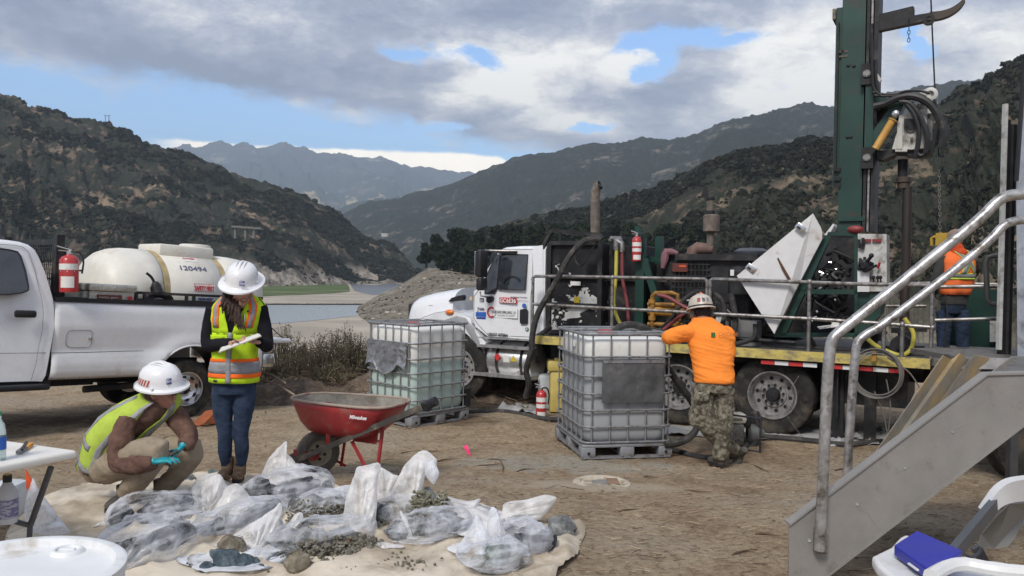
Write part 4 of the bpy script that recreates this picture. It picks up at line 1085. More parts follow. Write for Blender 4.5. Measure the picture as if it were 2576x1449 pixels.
build('mast_boss',mb,engm,rig)
mb=MB()
for y in(130,142):mb.box(TL(2118,y,ML+.004),(.14,.008,.025))
build('rust_patch',mb,rust,rig)
for x,y in((2181,186),(2181,397)):
    q=TL(x,y,ML+.1);build('roller_bracket',MB().box(q-V((0,.05,0)),(.15,.12,.28)),engm,rig);build('roller_bolt',MB().lathe(q,(0,1,0),[(0,.05),(.03,.05),(.03,.035),(.045,.035),(.045,0)],8),galv,rig)
mslab('carriage_plate',2176,165,2197,410,ML+.08,.08,green_paint)
gb('carriage_bracket',[(2196,215),(2236,253),(2210,278),(2196,262)],ML+.05,.08);gb('carriage_bracket',[(2243,250),(2276,258),(2260,290),(2196,388),(2196,330),(2232,280)],ML+.10,.3)
gb('carriage_link',[(2196,255),(2240,258),(2232,280),(2200,320)],ML-.1,.2,m=engm)
whitem=mat('drill_head_white',(.52,.51,.47),.5,var=.1,dirt=(.16,.14,.11),dirt_amt=.35,dscale=5)
gb('drill_head',[(2244,375),(2257,330),(2262,290),(2330,272),(2332,340),(2326,372),(2300,376)],ML+.1,.42,whitem);gb('drill_head_rib',[(2257,305),(2270,303),(2270,378),(2257,380)],ML+.14,.05,whitem)
gb('drill_head_cover',[(2274,298),(2302,299),(2302,325),(2274,324)],ML+.15,.05,dark_plastic);gb('access_port',[(2290,346),(2297,346),(2297,357),(2290,357)],ML+.13,.02,rust)
vcyl('spindle_housing',2267,376,401,.085,whitem,ly=ML-.1,bev=.01);gb('spindle_flange',[(2252,374),(2282,374),(2282,381),(2252,381)],ML+.14,.3,whitem)
mb=MB();rr=random.Random(9)
for k in range(26):q=TL(rr.uniform(2290,2345),rr.uniform(255,385),ML-rr.uniform(0,.3));mb.cyl(q,q+V((rr.uniform(-.05,.05),0,rr.uniform(.04,.22))),rr.uniform(.02,.06),n=10)
mb.cyl(TL(2318,345,ML),TL(2318,270,ML),.07,n=14);mb.cyl(TL(2335,360,ML-.1),TL(2335,300,ML-.1),.05,n=12)
build('hydraulic_motor',mb,mat('motor_grey',(.22,.21,.19),.5,var=.3,dirt=(.05,.045,.04),dirt_amt=.5,dscale=8),rig)
mb=MB();mb.lathe(TL(2340,238,ML+.05),(0,1,0),[(-.1,.09),(.02,.09),(.03,.07),(.03,.045),(-.02,.045),(-.02,0)],20);mb.box(TL(2328,243,ML),(.12,.1,.16));mb.box(TL(2345,262,ML-.05),(.12,.1,.25));build('sheave',mb,whitem,rig)
gb('head_frame',[(2205,378),(2330,380),(2345,385),(2328,392),(2250,390),(2222,402),(2206,400)],ML+.05,.3,engm)
a,b=TL(2247,300,ML+.2),TL(2202,374,ML+.2);build('feed_cylinder',MB().tube([a,a*.97+b*.03,a*.95+b*.05,b*.98+a*.02,b],[.05,.06,.046,.046,.05],14),mat('yellow_cylinder',(.52,.28,.06),.5,dirt=(.3,.2,.08),dirt_amt=.3),rig)
mb=MB();mb.ell(TL(2253,286,ML+.25),(.05,.03,.05));build('pivot_pin',mb,chrome,rig);
for pts,r in(([(2198,268),(2225,262),(2255,248),(2290,242),(2325,252),(2350,275),(2367,310),(2372,345),(2366,372)],.048),([(2262,256),(2290,262),(2318,300),(2333,350),(2328,385)],.034),([(2280,262),(2300,290),(2312,335),(2302,400)],.03),
               ([(2196,232),(2230,238),(2262,236)],.018),([(2200,240),(2230,242),(2258,240)],.016),([(2250,240),(2275,230),(2310,228),(2340,235)],.017),([(2280,240),(2305,236),(2325,242),(2335,255)],.016),
               ([(2345,262),(2360,300),(2352,345),(2344,385)],.026),([(2300,375),(2315,392),(2335,380),(2340,355)],.025),([(2285,300),(2276,320),(2290,335),(2305,325)],.010),([(2192,60),(2194,160),(2198,220),(2215,240)],.022),([(2203,150),(2204,200),(2212,236)],.02),
               ([(2296,256),(2297,275),(2312,262)],.014),([(2350,250),(2368,300),(2374,350)],.015)):
    hose('hydraulic_hose',pts,ML+.22,r,hose_b)
gb('light_bracket',[(2200,187),(2208,185),(2218,200),(2213,206),(2203,196)],ML+.1,.06,whitem)
DL=ML-.15
vcyl('drill_pipe',2270,401,470,.062,engm,ly=DL,bev=.002);vcyl('drill_collar',2273,446,461,.088,mat('collar_brown',(.06,.045,.035),.7),ly=DL,bev=.01);vcyl('drill_collar',2273,461,475,.074,mat('collar_brown'),ly=DL,bev=.004)
vcyl('drill_pipe',2274,470,845,.060,mat('string_brown',(.035,.027,.023),.6,var=.3,dirt=(.10,.06,.04),dirt_amt=.4,dscale=5,stretch=(1,1,.2)),ly=DL,bev=.002)
gb('jib',[(2205,37),(2296,15),(2300,18),(2300,38),(2338,32),(2338,50),(2205,78)],ML,.12,black_metal)
mb=MB();cs=[TL(x,y,ML)for x,y in((2338,40),(2365,37),(2392,28),(2415,12),(2428,-5))];cs=spl(cs,4);rings=[]
for i,p in enumerate(cs):h=.055*(1-.4*i/len(cs));rings.append([p+V((0,0,h)),p+V((0,-.1,h)),p+V((0,-.1,-h)),p+V((0,0,-h))])
build('jib_hook',MB().loft(rings),mat('collar_brown'),rig,smooth=False)
mb=MB();mb.lathe(TL(2336,48,ML+.01),(0,1,0),[(-.06,.035),(-.06,.07),(.0,.07),(.0,.035)],14);build('jib_eye',mb,black_metal,rig)
def chain(name,a,b,r,m,par):
    mb=MB();n=int((b-a).length/(r*3.4));d=(b-a)/n
    for k in range(n):
        c=a+d*(k+.5);ux=d.normalized();uy=V((1,0,0))if k%2 else V((0,1,0))
        mb.tube([c+ux*math.cos(q)*r*2.3+uy*math.sin(q)*r*1.25 for q in[2*math.pi*i/8 for i in range(9)]],r*.38,5,cap=False)
    return build(name,mb,m,par)
chain('hanging_chain',TL(2287,46,ML),TL(2286,106,ML),.013,black_metal,rig)
build('winch_cable',MB().tube([TL(2341,-20,ML),TL(2352,232,ML)],.010,6),black_metal,rig)
chain('hanging_chain',TL(2362,395,ML),TL(2365,592,ML),.012,mat('chain_grey',(.16,.15,.13),.6),rig)
build('winch_cable',MB().tube([TL(2352,232,ML),TL(2362,395,ML)],.008,6),black_metal,rig)
mb=MB();mb.box(TL(2368,602,ML),(.13,.08,.16));mb.tube(TB([(2344,618),(2343,600),(2350,595),(2360,600),(2361,618)],ML),.02,8);mb.cyl(TL(2366,592,ML),TL(2366,585,ML),.02,n=8)
build('lifting_hook',mb,mat('hook_yellow',(.42,.27,.03),.6,dirt=(.15,.1,.04),dirt_amt=.3),rig)
RL=.14;PR=.024
def rail(name,pts,ly=RL,r=PR,m=galv):return build(name,MB().tube(TB(pts,ly),r,10),m,rig)
def post(px,y0,ly=RL,r=PR,zb=None):
    a=TL(px,y0,ly);return build('railing_post',MB().tube([a,V((a.x,ly,DZ if zb is None else zb))],r,10),galv,rig)
rail('top_rail',[(1339,705),(1341,698),(1348,695),(1420,695),(1773,702),(1778,706),(1779,716)]);rail('top_rail',[(1786,716),(1787,706),(1792,702),(2000,709),(2140,714),(2345,718)])
rail('mid_rail',[(1341,765),(1540,776),(1779,788)]);rail('mid_rail',[(1786,789),(2036,802),(2225,814),(2345,824)])
for px,y in((1341,700),(1541,699),(1779,706),(1787,706),(2037,710)):post(px,y)
post(1366,702,RL-.35);
mb=MB()
for px,y in((1541,698),(1541,776),(2037,709),(2037,802),(1779,788),(1787,789),(2225,814),(2270,816),(2346,824),(2346,718)):
    q=TL(px,y,RL);mb.ell(q,(.036,.036,.036),n=10,m=8)
build('rail_joint',mb,galv,rig)
post(2224,814);post(2270,816);post(2346,716)
rail('top_rail',[(2206,714),(2345,712),(2530,716)],-2.4);rail('mid_rail',[(2230,770),(2330,770)],-2.4)
rail('top_rail',[(2352,722),(2530,720)],RL-.5);rail('mid_rail',[(2352,806),(2530,801)],RL-.5)
rail('gate_loop',[(2530,642),(2500,643),(2484,647),(2480,662),(2484,750),(2492,764),(2530,768)],RL-.3,.03,mat('dark_pipe',(.10,.095,.09),.6,metal=.3))
a=TL(2345,930,.0);pz=DZ
build('rear_platform',MB().box((xr-.75,-1.2,DZ-.05),(1.5,2.4,.08)),mat('chequer_plate',(.20,.19,.175),.5,metal=.4,var=.2,dirt=(.08,.07,.06),dirt_amt=.5,dscale=12,bump=.6,bs=45),rig)
build('platform_beam',MB().box((xr-.75,-.0,DZ-.17),(1.5,.10,.15)),black_metal,rig)
build('green_guard',slab([(2385,730),(2530,727),(2530,880),(2385,884)],-3.3,.04),green_paint,rig,smooth=False)
build('white_guard',slab([(2490,800),(2531,800),(2531,860),(2490,860)],-3.2,.03),mat('dirty_white_control'),rig,smooth=False)
cb=MB();cc=TL(2205,940,.28);rr=random.Random(3)
for k in range(5):
    rx=.24+.012*k;dx=rr.uniform(-.012,.012);pts=[cc+V((dx+rx*math.cos(a),.02*math.sin(a*2+k),(rx+.005)*math.sin(a)+dx))for a in[2*math.pi*i/28 for i in range(29)]]
    cb.tube(pts,.008,5,cap=False)
for a,b,c in(((2230,955),(2240,1020),(2235,1085)),((2232,900),(2290,940),(2330,1010)),((2200,985),(2222,1040),(2232,1090))):cb.tube(spl([TL(*a,.25),TL(*b,.2),TL(*c,.15)],6),.008,5)
build('cable_coil',cb,mat('grey_cable',(.16,.155,.14),.7),rig)
build('coil_hook',MB().box(TL(2199,893,.24),(.05,.06,.14)),brass,rig)
hose('yellow_hose',[(2180,850),(2205,870),(2260,893),(2290,880),(2298,840),(2275,800)],-.1,.026,mat('yellow_hose'))
mb=MB();rr=random.Random(31)
for k in range(26):q=TL(rr.uniform(2150,2310),rr.uniform(820,900),rr.uniform(-.9,-.2));mb.box(q,(rr.uniform(.04,.22),.1,rr.uniform(.03,.12)))
mb.lathe(TL(2270,868,-.5),(0,1,0),[(0,.13),(.2,.13),(.2,.05),(.25,.05),(.25,0)],16)
build('machinery',mb,engm,rig)
rope=MB().tube(spl([TL(x,y,.25)for x,y in((2010,945),(1985,990),(1980,1040),(2000,1075),(2020,1100))],6),.004,4);build('thin_cord',rope,galv,rig)
# ================================================================== PICKUP TRUCK
PW=G(470,1052)
pax=V((.616,.788,0)).normalized()
tilt=R(3.0)
pk=empty('pickup_truck',PW,'white crew cab pickup truck with a tank in its bed, cut by the left edge','truck')
_xt=(pax*math.cos(tilt)-V((0,0,math.sin(tilt)))).normalized()
_yt=V((pax.y,-pax.x,0)).normalized()
_zt=_xt.cross(_yt);
if _zt.z<0:_zt=-_zt;
_fx=-_xt;_zz=_fx.cross(_yt)
if _zz.z<0:_zz=-_zz;_left=True
M3=Matrix(((_fx.x,_yt.x,_zz.x),(_fx.y,_yt.y,_zz.y),(_fx.z,_yt.z,_zz.z)))
assert M3.determinant()>0,M3.determinant()
pk.rotation_euler=M3.to_euler();pk['_local']=1
PMi=wm(pk).inverted();_pn=(wm(pk).to_3x3()@V((0,1,0))).normalized()
def KL(px,py,ly=0.):
    d=ray(px,py);o=PW+_pn*ly;tt=(o-CAM).dot(_pn)/d.dot(_pn);return PMi@(CAM+d*tt)
c0=KL(470,972);tr_=.40
print('PK',PW,'wheel c',c0,KL(470,898),KL(0,960),KL(600,765))
wheel(pk,(c0.x,.0,tr_),(0,1,0),tr_,.26,chrome,.225,'pickup');wheel(pk,(c0.x,-1.78,tr_),(0,-1,0),tr_,.26,chrome,.225,'pickup')
wheel(pk,(c0.x+3.95,.0,tr_),(0,1,0),tr_,.26,chrome,.225,'pickup');wheel(pk,(c0.x+3.95,-1.78,tr_),(0,-1,0),tr_,.26,chrome,.225,'pickup')
SY=.10;PWID=2.0
ck=lambda cx,cy:(cx/2.834,575.1+cy/2.834)
def side(pts,y=SY):return[KL(*ck(x,y_),y)for x,y_ in pts]
top_z=KL(*ck(395,512),SY).z;
zs_line=KL(*ck(640,882),SY).z;zb=KL(*ck(600,1062),SY).z
print('bed top',top_z,'line',zs_line,'bottom',zb)
def prof(z):
    zz=[zb-.05,zb,zb+.05,zb+.16,zs_line-.03,zs_line+.02,zs_line+.15,(top_z+zs_line)/2,top_z-.12,top_z-.04,top_z]
    ins=[.10,.05,.012,.0,.012,.026,.010,-.012,.0,.02,.05]
    return float(np.interp(z,zz,ins))
arc_c=V((c0.x,0,tr_+.06));arc_r=.54
xf_=KL(*ck(385,700),SY).x;xr_=c0.x-1.10
def panel(name,x0,x1,z0,z1,y,sgn=1,nx=40,nz=26,hole=True,m=white_paint,par=pk,th=.03,xtop=None):
    """side sheet with wheel opening and pressed flare"""
    vs=[];idx={};mb=MB()
    for i in range(nx+1):
        for j in range(nz+1):
            z=z0+(z1-z0)*j/nz
            a0=x0;x=a0+(x1-a0)*i/nx
            d=math.hypot(x-arc_c.x,z-arc_c.z)
            fl=.055*math.exp(-((d-arc_r-.02)/.14)**2)*(1 if z<top_z-.1 else.3)
            if hole and d<arc_r and z>arc_c.z-.6:
                k=arc_r/max(d,1e-3);x=arc_c.x+(x-arc_c.x)*k if abs(z-arc_c.z)<.9 else x;zz=arc_c.z+(z-arc_c.z)*k
                vs.append(V((x,y+sgn*(-prof(zz)+.055),max(z0,zz))))
            else:vs.append(V((x,y+sgn*(-prof(z)+fl),z)))
    fs=[]
    for i in range(nx):
        for j in range(nz):
            q=(i*(nz+1)+j,(i+1)*(nz+1)+j,(i+1)*(nz+1)+j+1,i*(nz+1)+j+1)
            c=sum((V((x0+(x1-x0)*(i+.5)/nx,0,z0+(z1-z0)*(j+.5)/nz)),),V())
            if hole and math.hypot(c.x-arc_c.x,c.z-arc_c.z)<arc_r*.97:continue
            fs.append(q)
    mb.add(vs,fs);o=_build(name,mb,m,par,smooth=60)
    sm=o.modifiers.new('s','SOLIDIFY');sm.thickness=th;sm.offset=-1
    return o
bed=panel('bed_side',xf_,xr_,zb-.02,top_z,SY);panel('bed_side',xf_,xr_,zb-.02,top_z,SY-PWID,-1)
build('arch_lip',MB().tube([V((arc_c.x+math.cos(a)*arc_r,SY+.035,arc_c.z+math.sin(a)*arc_r))for a in[R(-8)+R(196)*k/24 for k in range(25)]],.012,6),white_paint,bed)
mb=MB();rings=[]
for k in range(17):
    a=R(-12)+R(204)*k/16;rings.append([V((arc_c.x+math.cos(a)*(arc_r-.01),y,arc_c.z+math.sin(a)*(arc_r-.01)))for y in(SY-.02,SY-.45)])
mb.loft(rings,cap=False,closed=False);build('wheel_liner',mb,dark_plastic,pk)
build('bed_floor',MB().box(((xf_+xr_)/2,SY-PWID/2,top_z-.50),(xf_-xr_,PWID-.1,.05)),black_metal,pk)
build('bed_wall',MB().box((xf_-.03,SY-PWID/2,top_z-.27),(.05,PWID-.12,.5)),black_metal,pk)
build('bed_cap',MB().box(((xf_+xr_)/2,SY-.07,top_z+.015),(xf_-xr_,.12,.045)),dark_plastic,pk);build('bed_cap',MB().box(((xf_+xr_)/2,SY-PWID+.07,top_z+.015),(xf_-xr_,.12,.045)),dark_plastic,pk)
lo=lambda pts,y=SY,off=.004:[V((p.x,y-prof(p.z)+off,p.z))for p in side(pts,y)]
build('body_seam',MB().tube(lo([(350,888),(640,882),(900,874),(1035,872)],off=.001),.0035,4),seam,bed)
fd=[(485,735),(500,725),(630,723),(650,730),(658,745),(655,820),(640,842),(620,848),(500,847),(478,835),(471,810),(475,755),(485,735)]
build('fuel_door',MB().tube(lo(fd,off=.003),.0035,4),mat('grey_gap',(.2,.2,.22),.7,var=0),bed)
q=lo([(646,782)])[0];build('fuel_door_latch',MB().rbox(q,(.05,.015,.045),.008),chrome,bed)
tz=KL(700,878,-1.0).z
xg=xr_
build('tailgate',MB().rbox((xg-.30,SY-PWID/2,top_z-.50),(.58,PWID-.25,.07),.03),white_paint,pk)
build('tailgate_cable',MB().tube([V((xg+.02,SY-.2,top_z-.1)),V((xg-.5,SY-.2,top_z-.47))],.008,5),black_metal,pk)
build('rear_bumper',MB().rbox((xg-.12,SY-PWID/2,top_z-.78),(.22,PWID,.22),.05),chrome,pk)
build('tail_lamp',MB().rbox((xg+.01,SY-.06,top_z-.28),(.05,.1,.42),.02),red_paint,pk)
ca=[(-700,470),(-560,200),(-380,120),(0,72),(120,80),(200,92),(260,112),(296,140),(318,190),(345,300),(362,420),(378,505),(384,560),(384,700),(365,850),(345,950),(330,1050),(322,1095),(240,1092),(-700,1120)]
cq=side(ca);zt_=max(p.z for p in cq);zbelt=KL(*ck(100,470),SY).z
def cins(z):return prof(min(z,top_z-.12))+(max(0,z-zbelt)*.30)
mb=MB();rings=[]
for w_,sh in((.0,.05),(-.02,.02),(-.07,.0),(-PWID/2,-.03),(-PWID+.07,0),(-PWID+.02,.02),(-PWID,.05)):
    rings.append([V((p.x,SY+w_+(-cins(p.z)if w_>-1 else cins(p.z)),p.z-sh*sstep(p.z,zbelt,zt_)))for p in cq])
mb.loft(rings);pcab=build('cab',mb,white_paint,pk,smooth=35)
lc=lambda pts,off=.004:[V((p.x,SY-cins(p.z)+off,p.z))for p in side(pts)]
def cpr(name,pts,m,th=.01,off=.006,par=None):
    q=lc(pts,off);return build(name,MB().prism(q,(0,-th-.002,0)),m,par or pcab,smooth=False)
wn=[(-380,150),(-300,138),(0,136),(110,152),(160,165),(178,195),(200,300),(208,400),(206,435),(190,446),(150,458),(60,468),(-380,470)]
cpr('window',wn,dark_glass)
build('window_seal',MB().tube(lc(wn+wn[:1],.006),.010,6),dark_plastic,pcab)
build('door_seam',MB().tube(lc([(-300,118),(0,108),(150,118),(205,130),(240,165),(270,300),(300,520),(308,600),(300,720),(280,850),(258,960),(238,1085)],.002),.0040,4),mat('grey_gap'),pcab)
build('body_seam',MB().tube(lc([(-500,895),(0,890),(240,888),(345,886)],.001),.0035,4),seam,pcab)
mb=MB();q=lc([(176,608)],.02)[0];mb.rbox(q,(.235,.05,.085),.025);build('door_handle',mb,dark_plastic,pcab)
build('cab_gap',MB().box((xf_+.015,SY-.55,(top_z+zb)/2+.02),(.05,1.0,top_z-zb)),seam,pk)
build('rear_glass',MB().box((KL(*ck(350,340),SY).x-.03,SY-PWID/2,zbelt+.3),(.02,1.2,.36)),dark_glass,pk)
q=side([(-600,1150),(170,1130)]);zz=KL(*ck(100,1140),SY).z
build('running_board',MB().rbox((xf_+1.5,SY-.08,zz),(3.0,.22,.07),.03),dark_plastic,pk);
build('sill',MB().rbox((xf_+1.5,SY-.2,zz+.09),(3.1,.2,.16),.02),dark_plastic,pk)
mb=MB();
for yy in(-.45,-1.35):mb.box((c0.x+2.2,yy,.62),(6.2,.09,.18))
mb.cyl((c0.x,-.1,tr_),(c0.x,-1.7,tr_),.06,n=10);mb.ell((c0.x,-.9,tr_),(.19,.17,.17));mb.cyl((c0.x,-.9,tr_+.05),(c0.x+3,-.9,.55),.04,n=8)
mb.box((c0.x+1.7,-1.0,.58),(1.5,.7,.28));mb.cyl((c0.x+1.2,-.35,.42),(c0.x-.9,-.35,.5),.045,n=8)
build('chassis',mb,black_metal,pk)
build('mud_flap',MB().box((c0.x-.62,-.12,.45),(.02,.28,.5)),dark_plastic,pk)
hr=MB();xh=xf_-.06
ph=KL(*ck(405,40),SY-.15);zh=ph.z
hr.box((xh-.02,SY-.2,(top_z+zh)/2),(.09,.10,zh-top_z));hr.box((xh-.02,SY-PWID+.2,(top_z+zh)/2),(.09,.10,zh-top_z))
hr.box((xh-.02,SY-PWID/2,zh-.09),(.07,PWID-.4,.07));hr.box((xh-.02,SY-PWID/2,top_z+.05),(.07,PWID-.4,.08))
build('headache_rack',hr,black_metal,pk)
ms=MB()
for k in range(1,30):ms.box((xh,SY-.2-(PWID-.4)*k/30,(top_z+zh)/2-.05),(.008,.006,zh-top_z-.1))
for k in range(1,13):ms.box((xh+.003,SY-PWID/2,top_z+(zh-top_z-.1)*k/13),(.008,PWID-.4,.006))
build('rack_mesh',ms,black_metal,pk,smooth=False,kind='stuff')
r0=side([(965,462),(1400,470),(1800,480)],SY-.08)
rl=MB();zr=r0[0].z
rl.box(((r0[0].x+xr_)/2,SY-.08,top_z+.135),(r0[0].x-xr_,.035,.035));rl.box(((r0[0].x+xr_)/2,SY-.08,top_z+.045),(r0[0].x-xr_,.035,.03))
for xx in(970,1030,1330,1382,1600):q=KL(*ck(xx,490),SY-.08);rl.box((q.x,SY-.08,top_z+.085),(.035,.034,.11))
build('bed_rail',rl,black_metal,pk)
mb=MB();q=KL(*ck(490,300),SY-.15)
mb.box((q.x+.05,q.y-.1,top_z+.32),(.10,.06,.66));mb.box((q.x,q.y-.12,top_z+.02),(.5,.3,.05));mb.tube([q+V((.14,.05,0)),q+V((0,.115,.0)),q+V((-.13,.06,.01))],.012,5)
build('extinguisher_bracket',mb,black_metal,pk)
def to_world(p):return wm(pk)@p
def extinguisher(base,h,r,label,tiltv=V((0,0,1)),tag=False,face=V((0,-1,0))):
    e=empty('fire_extinguisher',base,label,'extinguisher','fire extinguishers around the site')
    u=tiltv.normalized();bodyh=h*.80
    build('cylinder',MB().lathe(base,u,[(0,r*.9),(.0,r*.98),(.01,r),(bodyh*.86,r),(bodyh*.95,r*.75),(bodyh,r*.3),(bodyh+.02,r*.28)],24),red_paint,e)
    f=(face-u*face.dot(u)).normalized();s=u.cross(f)
    lb=lambda z0,z1,m,w=1.25:build('label_wrap',MB().loft([[base+u*z+(f*math.cos(a)+s*math.sin(a))*r*rr for a in[w*(i/8-.5)*2 for i in range(9)]]for z,rr in((z0*bodyh,1.012),(z1*bodyh,1.012))],cap=False,closed=False),m,e,smooth=True)
    lb(.60,.76,paper);lb(.54,.59,alu,3.14);
    if tag:lb(.12,.42,paper,.75)
    else:lb(.38,.52,paper);lb(.06,.25,paper,.9)
    tp=base+u*bodyh
    hd=MB();hd.cyl(tp,tp+u*h*.07,r*.30,n=10);hd.tube([tp+u*h*.07+s*r*.2,tp+u*h*.09-s*r*1.1],.009,6);hd.tube([tp+u*h*.10+s*r*.2,tp+u*h*.18-s*r*1.25],.009,6)
    build('valve_handle',hd,chrome,e)
    build('hose',MB().tube(spl([tp+u*h*.06,tp+u*h*.06+s*r*1.0,tp-u*h*.12+s*r*1.45,tp-u*h*.40+s*r*1.3],5),.011,8),hose_b,e)
    return e
q=to_world(KL(*ck(492,452),SY+.02));up=to_world(KL(*ck(490,120),SY+.02))-q
extinguisher(q,up.length,.105,'red fire extinguisher strapped upright behind the pickup cab',V((0,0,1)),tag=True,face=V((.3,-1,0)))
Tk=empty('water_tank',to_world(V((xf_-1.6,SY-1.0,top_z-.45))),'cream plastic leg tank strapped down in the pickup bed','tank')
poly=mat('poly_tank',(.68,.655,.585),.45,var=.05,dirt=(.50,.42,.30),dirt_amt=.25,dscale=2.2,sss=.0)
TY=SY-.95
ta=KL(*ck(672,390),TY+.3);tb_=KL(*ck(1790,300),TY);ttop=KL(*ck(880,137),TY).z;tbot=top_z-.42
TRz=(ttop-tbot)/2;TCz=(ttop+tbot)/2;TRy=.68
x_a=ta.x;x_b=tb_.x+.02
print('tank',x_a,x_b,ttop,tbot)
M_=wm(pk)
def tring(x,k,sh=0):return[M_@V((x,TY+math.cos(a)*TRy*k,TCz+sh+math.sin(a)*TRz*k))for a in[2*math.pi*i/40 for i in range(40)]]
L_=x_a-x_b;pr=[]
for f_,k in((0,.02),(.0,.30),(.012,.55),(.035,.74),(.07,.87),(.12,.955),(.17,.99),(.23,1.0),(.295,1.0),(.30,.972),(.335,.972),(.34,1.0),(.65,1.0),(.655,.972),(.69,.972),(.695,1.0),(.80,.99),(.88,.955),(.93,.87),(.965,.74),(.99,.5),(1,.02)):pr.append(tring(x_a-L_*f_,k))
build('tank_shell',MB().loft(pr),poly,Tk,smooth=60)
strapm=mat('tan_strap',(.42,.33,.17),.8,var=.2,dirt=(.25,.2,.14),dirt_amt=.4)
for f_ in(.32,.672):
    build('strap',MB().loft([[M_@V((x_a-L_*(f_+d),TY+math.cos(a)*TRy*k,TCz+math.sin(a)*TRz*k))for a in[2*math.pi*i/40 for i in range(40)]]for d,k in((-.016,.985),(-.014,.995),(.014,.995),(.016,.985))],cap=False),strapm,Tk)
q=M_@V((x_a-L_*.50,TY,ttop-.03));xd_=(M_.to_3x3()@V((1,0,0))).normalized();rot3=M_.to_3x3()
lid=MB();
for z0,z1,a,b in((-.10,.075,.44,.34),):lid.rbox(M_@V((x_a-L_*.50,TY+.02,ttop+.0)),(L_*.33,.62,.18),.03,rot3)
build('tank_deck',lid,poly,Tk)
build('tank_lid',MB().lathe(M_@V((x_a-L_*.62,TY,ttop+.08)),rot3@V((0,0,1)),[(0,.22),(.05,.22),(.06,.18),(.06,.001)],24),poly,Tk)
def tdec(f0,f1,a0,a1,m,name='sticker',k=1.004,n=6):
    return build(name,MB().loft([[M_@V((x_a-L_*(f0+(f1-f0)*j/4),TY+math.cos(a0+(a1-a0)*i/n)*TRy*k,TCz+math.sin(a0+(a1-a0)*i/n)*TRz*k))for i in range(n+1)]for j in range(5)],cap=False,closed=False),m,Tk)
def ttext(s,f0,a,size,m,w=None,bold=False):
    o=M_@V((x_a-L_*f0,TY+math.cos(a)*TRy*1.008,TCz+math.sin(a)*TRz*1.008))
    yd=rot3@V((0,-math.sin(a)*TRy,math.cos(a)*TRz));text(s,size,o,-(rot3@V((1,0,0))),yd,m,Tk,w=w,bold=bold,depth=.003)
tdec(.46,.54,R(50),R(60),paper);ttext('DANGER',.462,R(55),.045,red_ink,w=L_*.07)
ttext('120494',.40,R(33),.11,mat('faded_marker',(.12,.12,.22),.7,var=0),w=L_*.17)
tdec(.47,.60,R(3),R(14),paper);ttext('SAFETY FIRST',.475,R(5),.085,red_ink,w=L_*.12,bold=True)
for k_ in range(12):
    f0=.473+k_*.0105;tdec(f0,f0+.005,R(3),R(4.6),red_ink,'sticker_stripe',1.007,1);tdec(f0,f0+.005,R(12.4),R(14),red_ink,'sticker_stripe',1.007,1)
ttext('NON-POT',.50,R(-9),.05,blue_ink,w=L_*.09,bold=True)
tbx=empty('tool_box',to_world(V((xf_-.5,SY-.2,top_z))),'diamond plate aluminium tool box across the front of the pickup bed','tool box')
def plate(t,oc,c,p):
    b=t.new('ShaderNodeBump');b.inputs['Strength'].default_value=.9;b.inputs['Distance'].default_value=.006
    w1=t.new('ShaderNodeTexVoronoi');w1.inputs['Scale'].default_value=38;t.l.new(oc,w1.inputs['Vector'])
    t.l.new(w1.outputs['Distance'],b.inputs['Height']);t.l.new(b.outputs[0],p.inputs['Normal'])
plm=mat('diamond_plate',(.50,.49,.45),.45,metal=.5,var=.1,fn=plate,dirt=(.3,.27,.22),dirt_amt=.3)
b0_=KL(*ck(650,510),SY);b1_=KL(*ck(968,510),SY);zt2=KL(*ck(660,395),SY).z
xm=(b0_.x+b1_.x)/2;bl=b0_.x-b1_.x
build('box_body',MB().box(M_@V((xm,SY-.93,(top_z+.03+zt2)/2-.06)),(bl,1.75,zt2-top_z-.08),rot3),plm,tbx,smooth=False)
build('box_lid',MB().rbox(M_@V((xm,SY-.93,zt2-.035)),(bl+.05,1.83,.09),.02,rot3),plm,tbx)
q0=M_@V((b1_.x+.33,SY-.046,zt2-.155));build('sticker',MB().box(q0-(rot3@V((.02,-.002,0)))*1,(.30,.012,.06),rot3),mat('dark_red_print',(.12,.025,.02),.5),tbx)
text('weather guard',.036,M_@V((b1_.x+.45,SY-.034,zt2-.167)),-(rot3@V((1,0,0))),rot3@V((0,0,1)),alu,tbx,w=.24)
build('lock',MB().lathe(M_@V((b1_.x+.05,SY-.05,zt2-.16)),rot3@V((0,1,0)),[(0,.03),(.01,.03),(.01,0)],14),red_paint,tbx)
nz=empty('fuel_nozzle',to_world(V((xf_-1.3,SY-.3,top_z))),'black fuel nozzle standing upright behind the aluminium tool box','nozzle')
k1=lambda x,y,ly=SY-.12:to_world(KL(*ck(x,y),ly))
build('spout',MB().tube(spl([k1(1045,318),k1(1068,335),k1(1085,355),k1(1100,385),k1(1105,405)],4),[.018]*17,10),black_metal,nz)
mb=MB();mb.tube([k1(1105,380),k1(1110,400),k1(1122,450)],[.035,.06,.075],12);mb.tube([k1(1100,400),k1(1075,420),k1(1080,450)],.012,6);build('nozzle_body',mb,hose_b,nz)
hrl=MB();
for k in range(3):hrl.tube([to_world(KL(*ck(1130+math.cos(a)*(95-14*k),520+math.sin(a)*(-62+9*k)),SY-.18))for a in[math.pi*i/16 for i in range(17)]],.03,8)
hz_=build('hose_coil',hrl,hose_b,None,label='coiled black hose lying in the pickup bed beside the nozzle',cat='hose')
mb=MB();q=G(505,1066)
d1=pax;s1=V((pax.y,-pax.x,0))
pr_=[q+d1*-.10,q+d1*.30,q+d1*.30+V((0,0,.15)),q+d1*.12+V((0,0,.14)),q+d1*-.02+V((0,0,.03))]
pr_=[p-s1*.1 for p in pr_]
build('wheel_chock',mb.prism(pr_,s1*.22),mat('orange_chock',(.33,.09,.03),.75,var=.2,dirt=(.16,.08,.04),dirt_amt=.5),label='dusty orange wheel chock behind the pickup rear tyre',cat='chock')
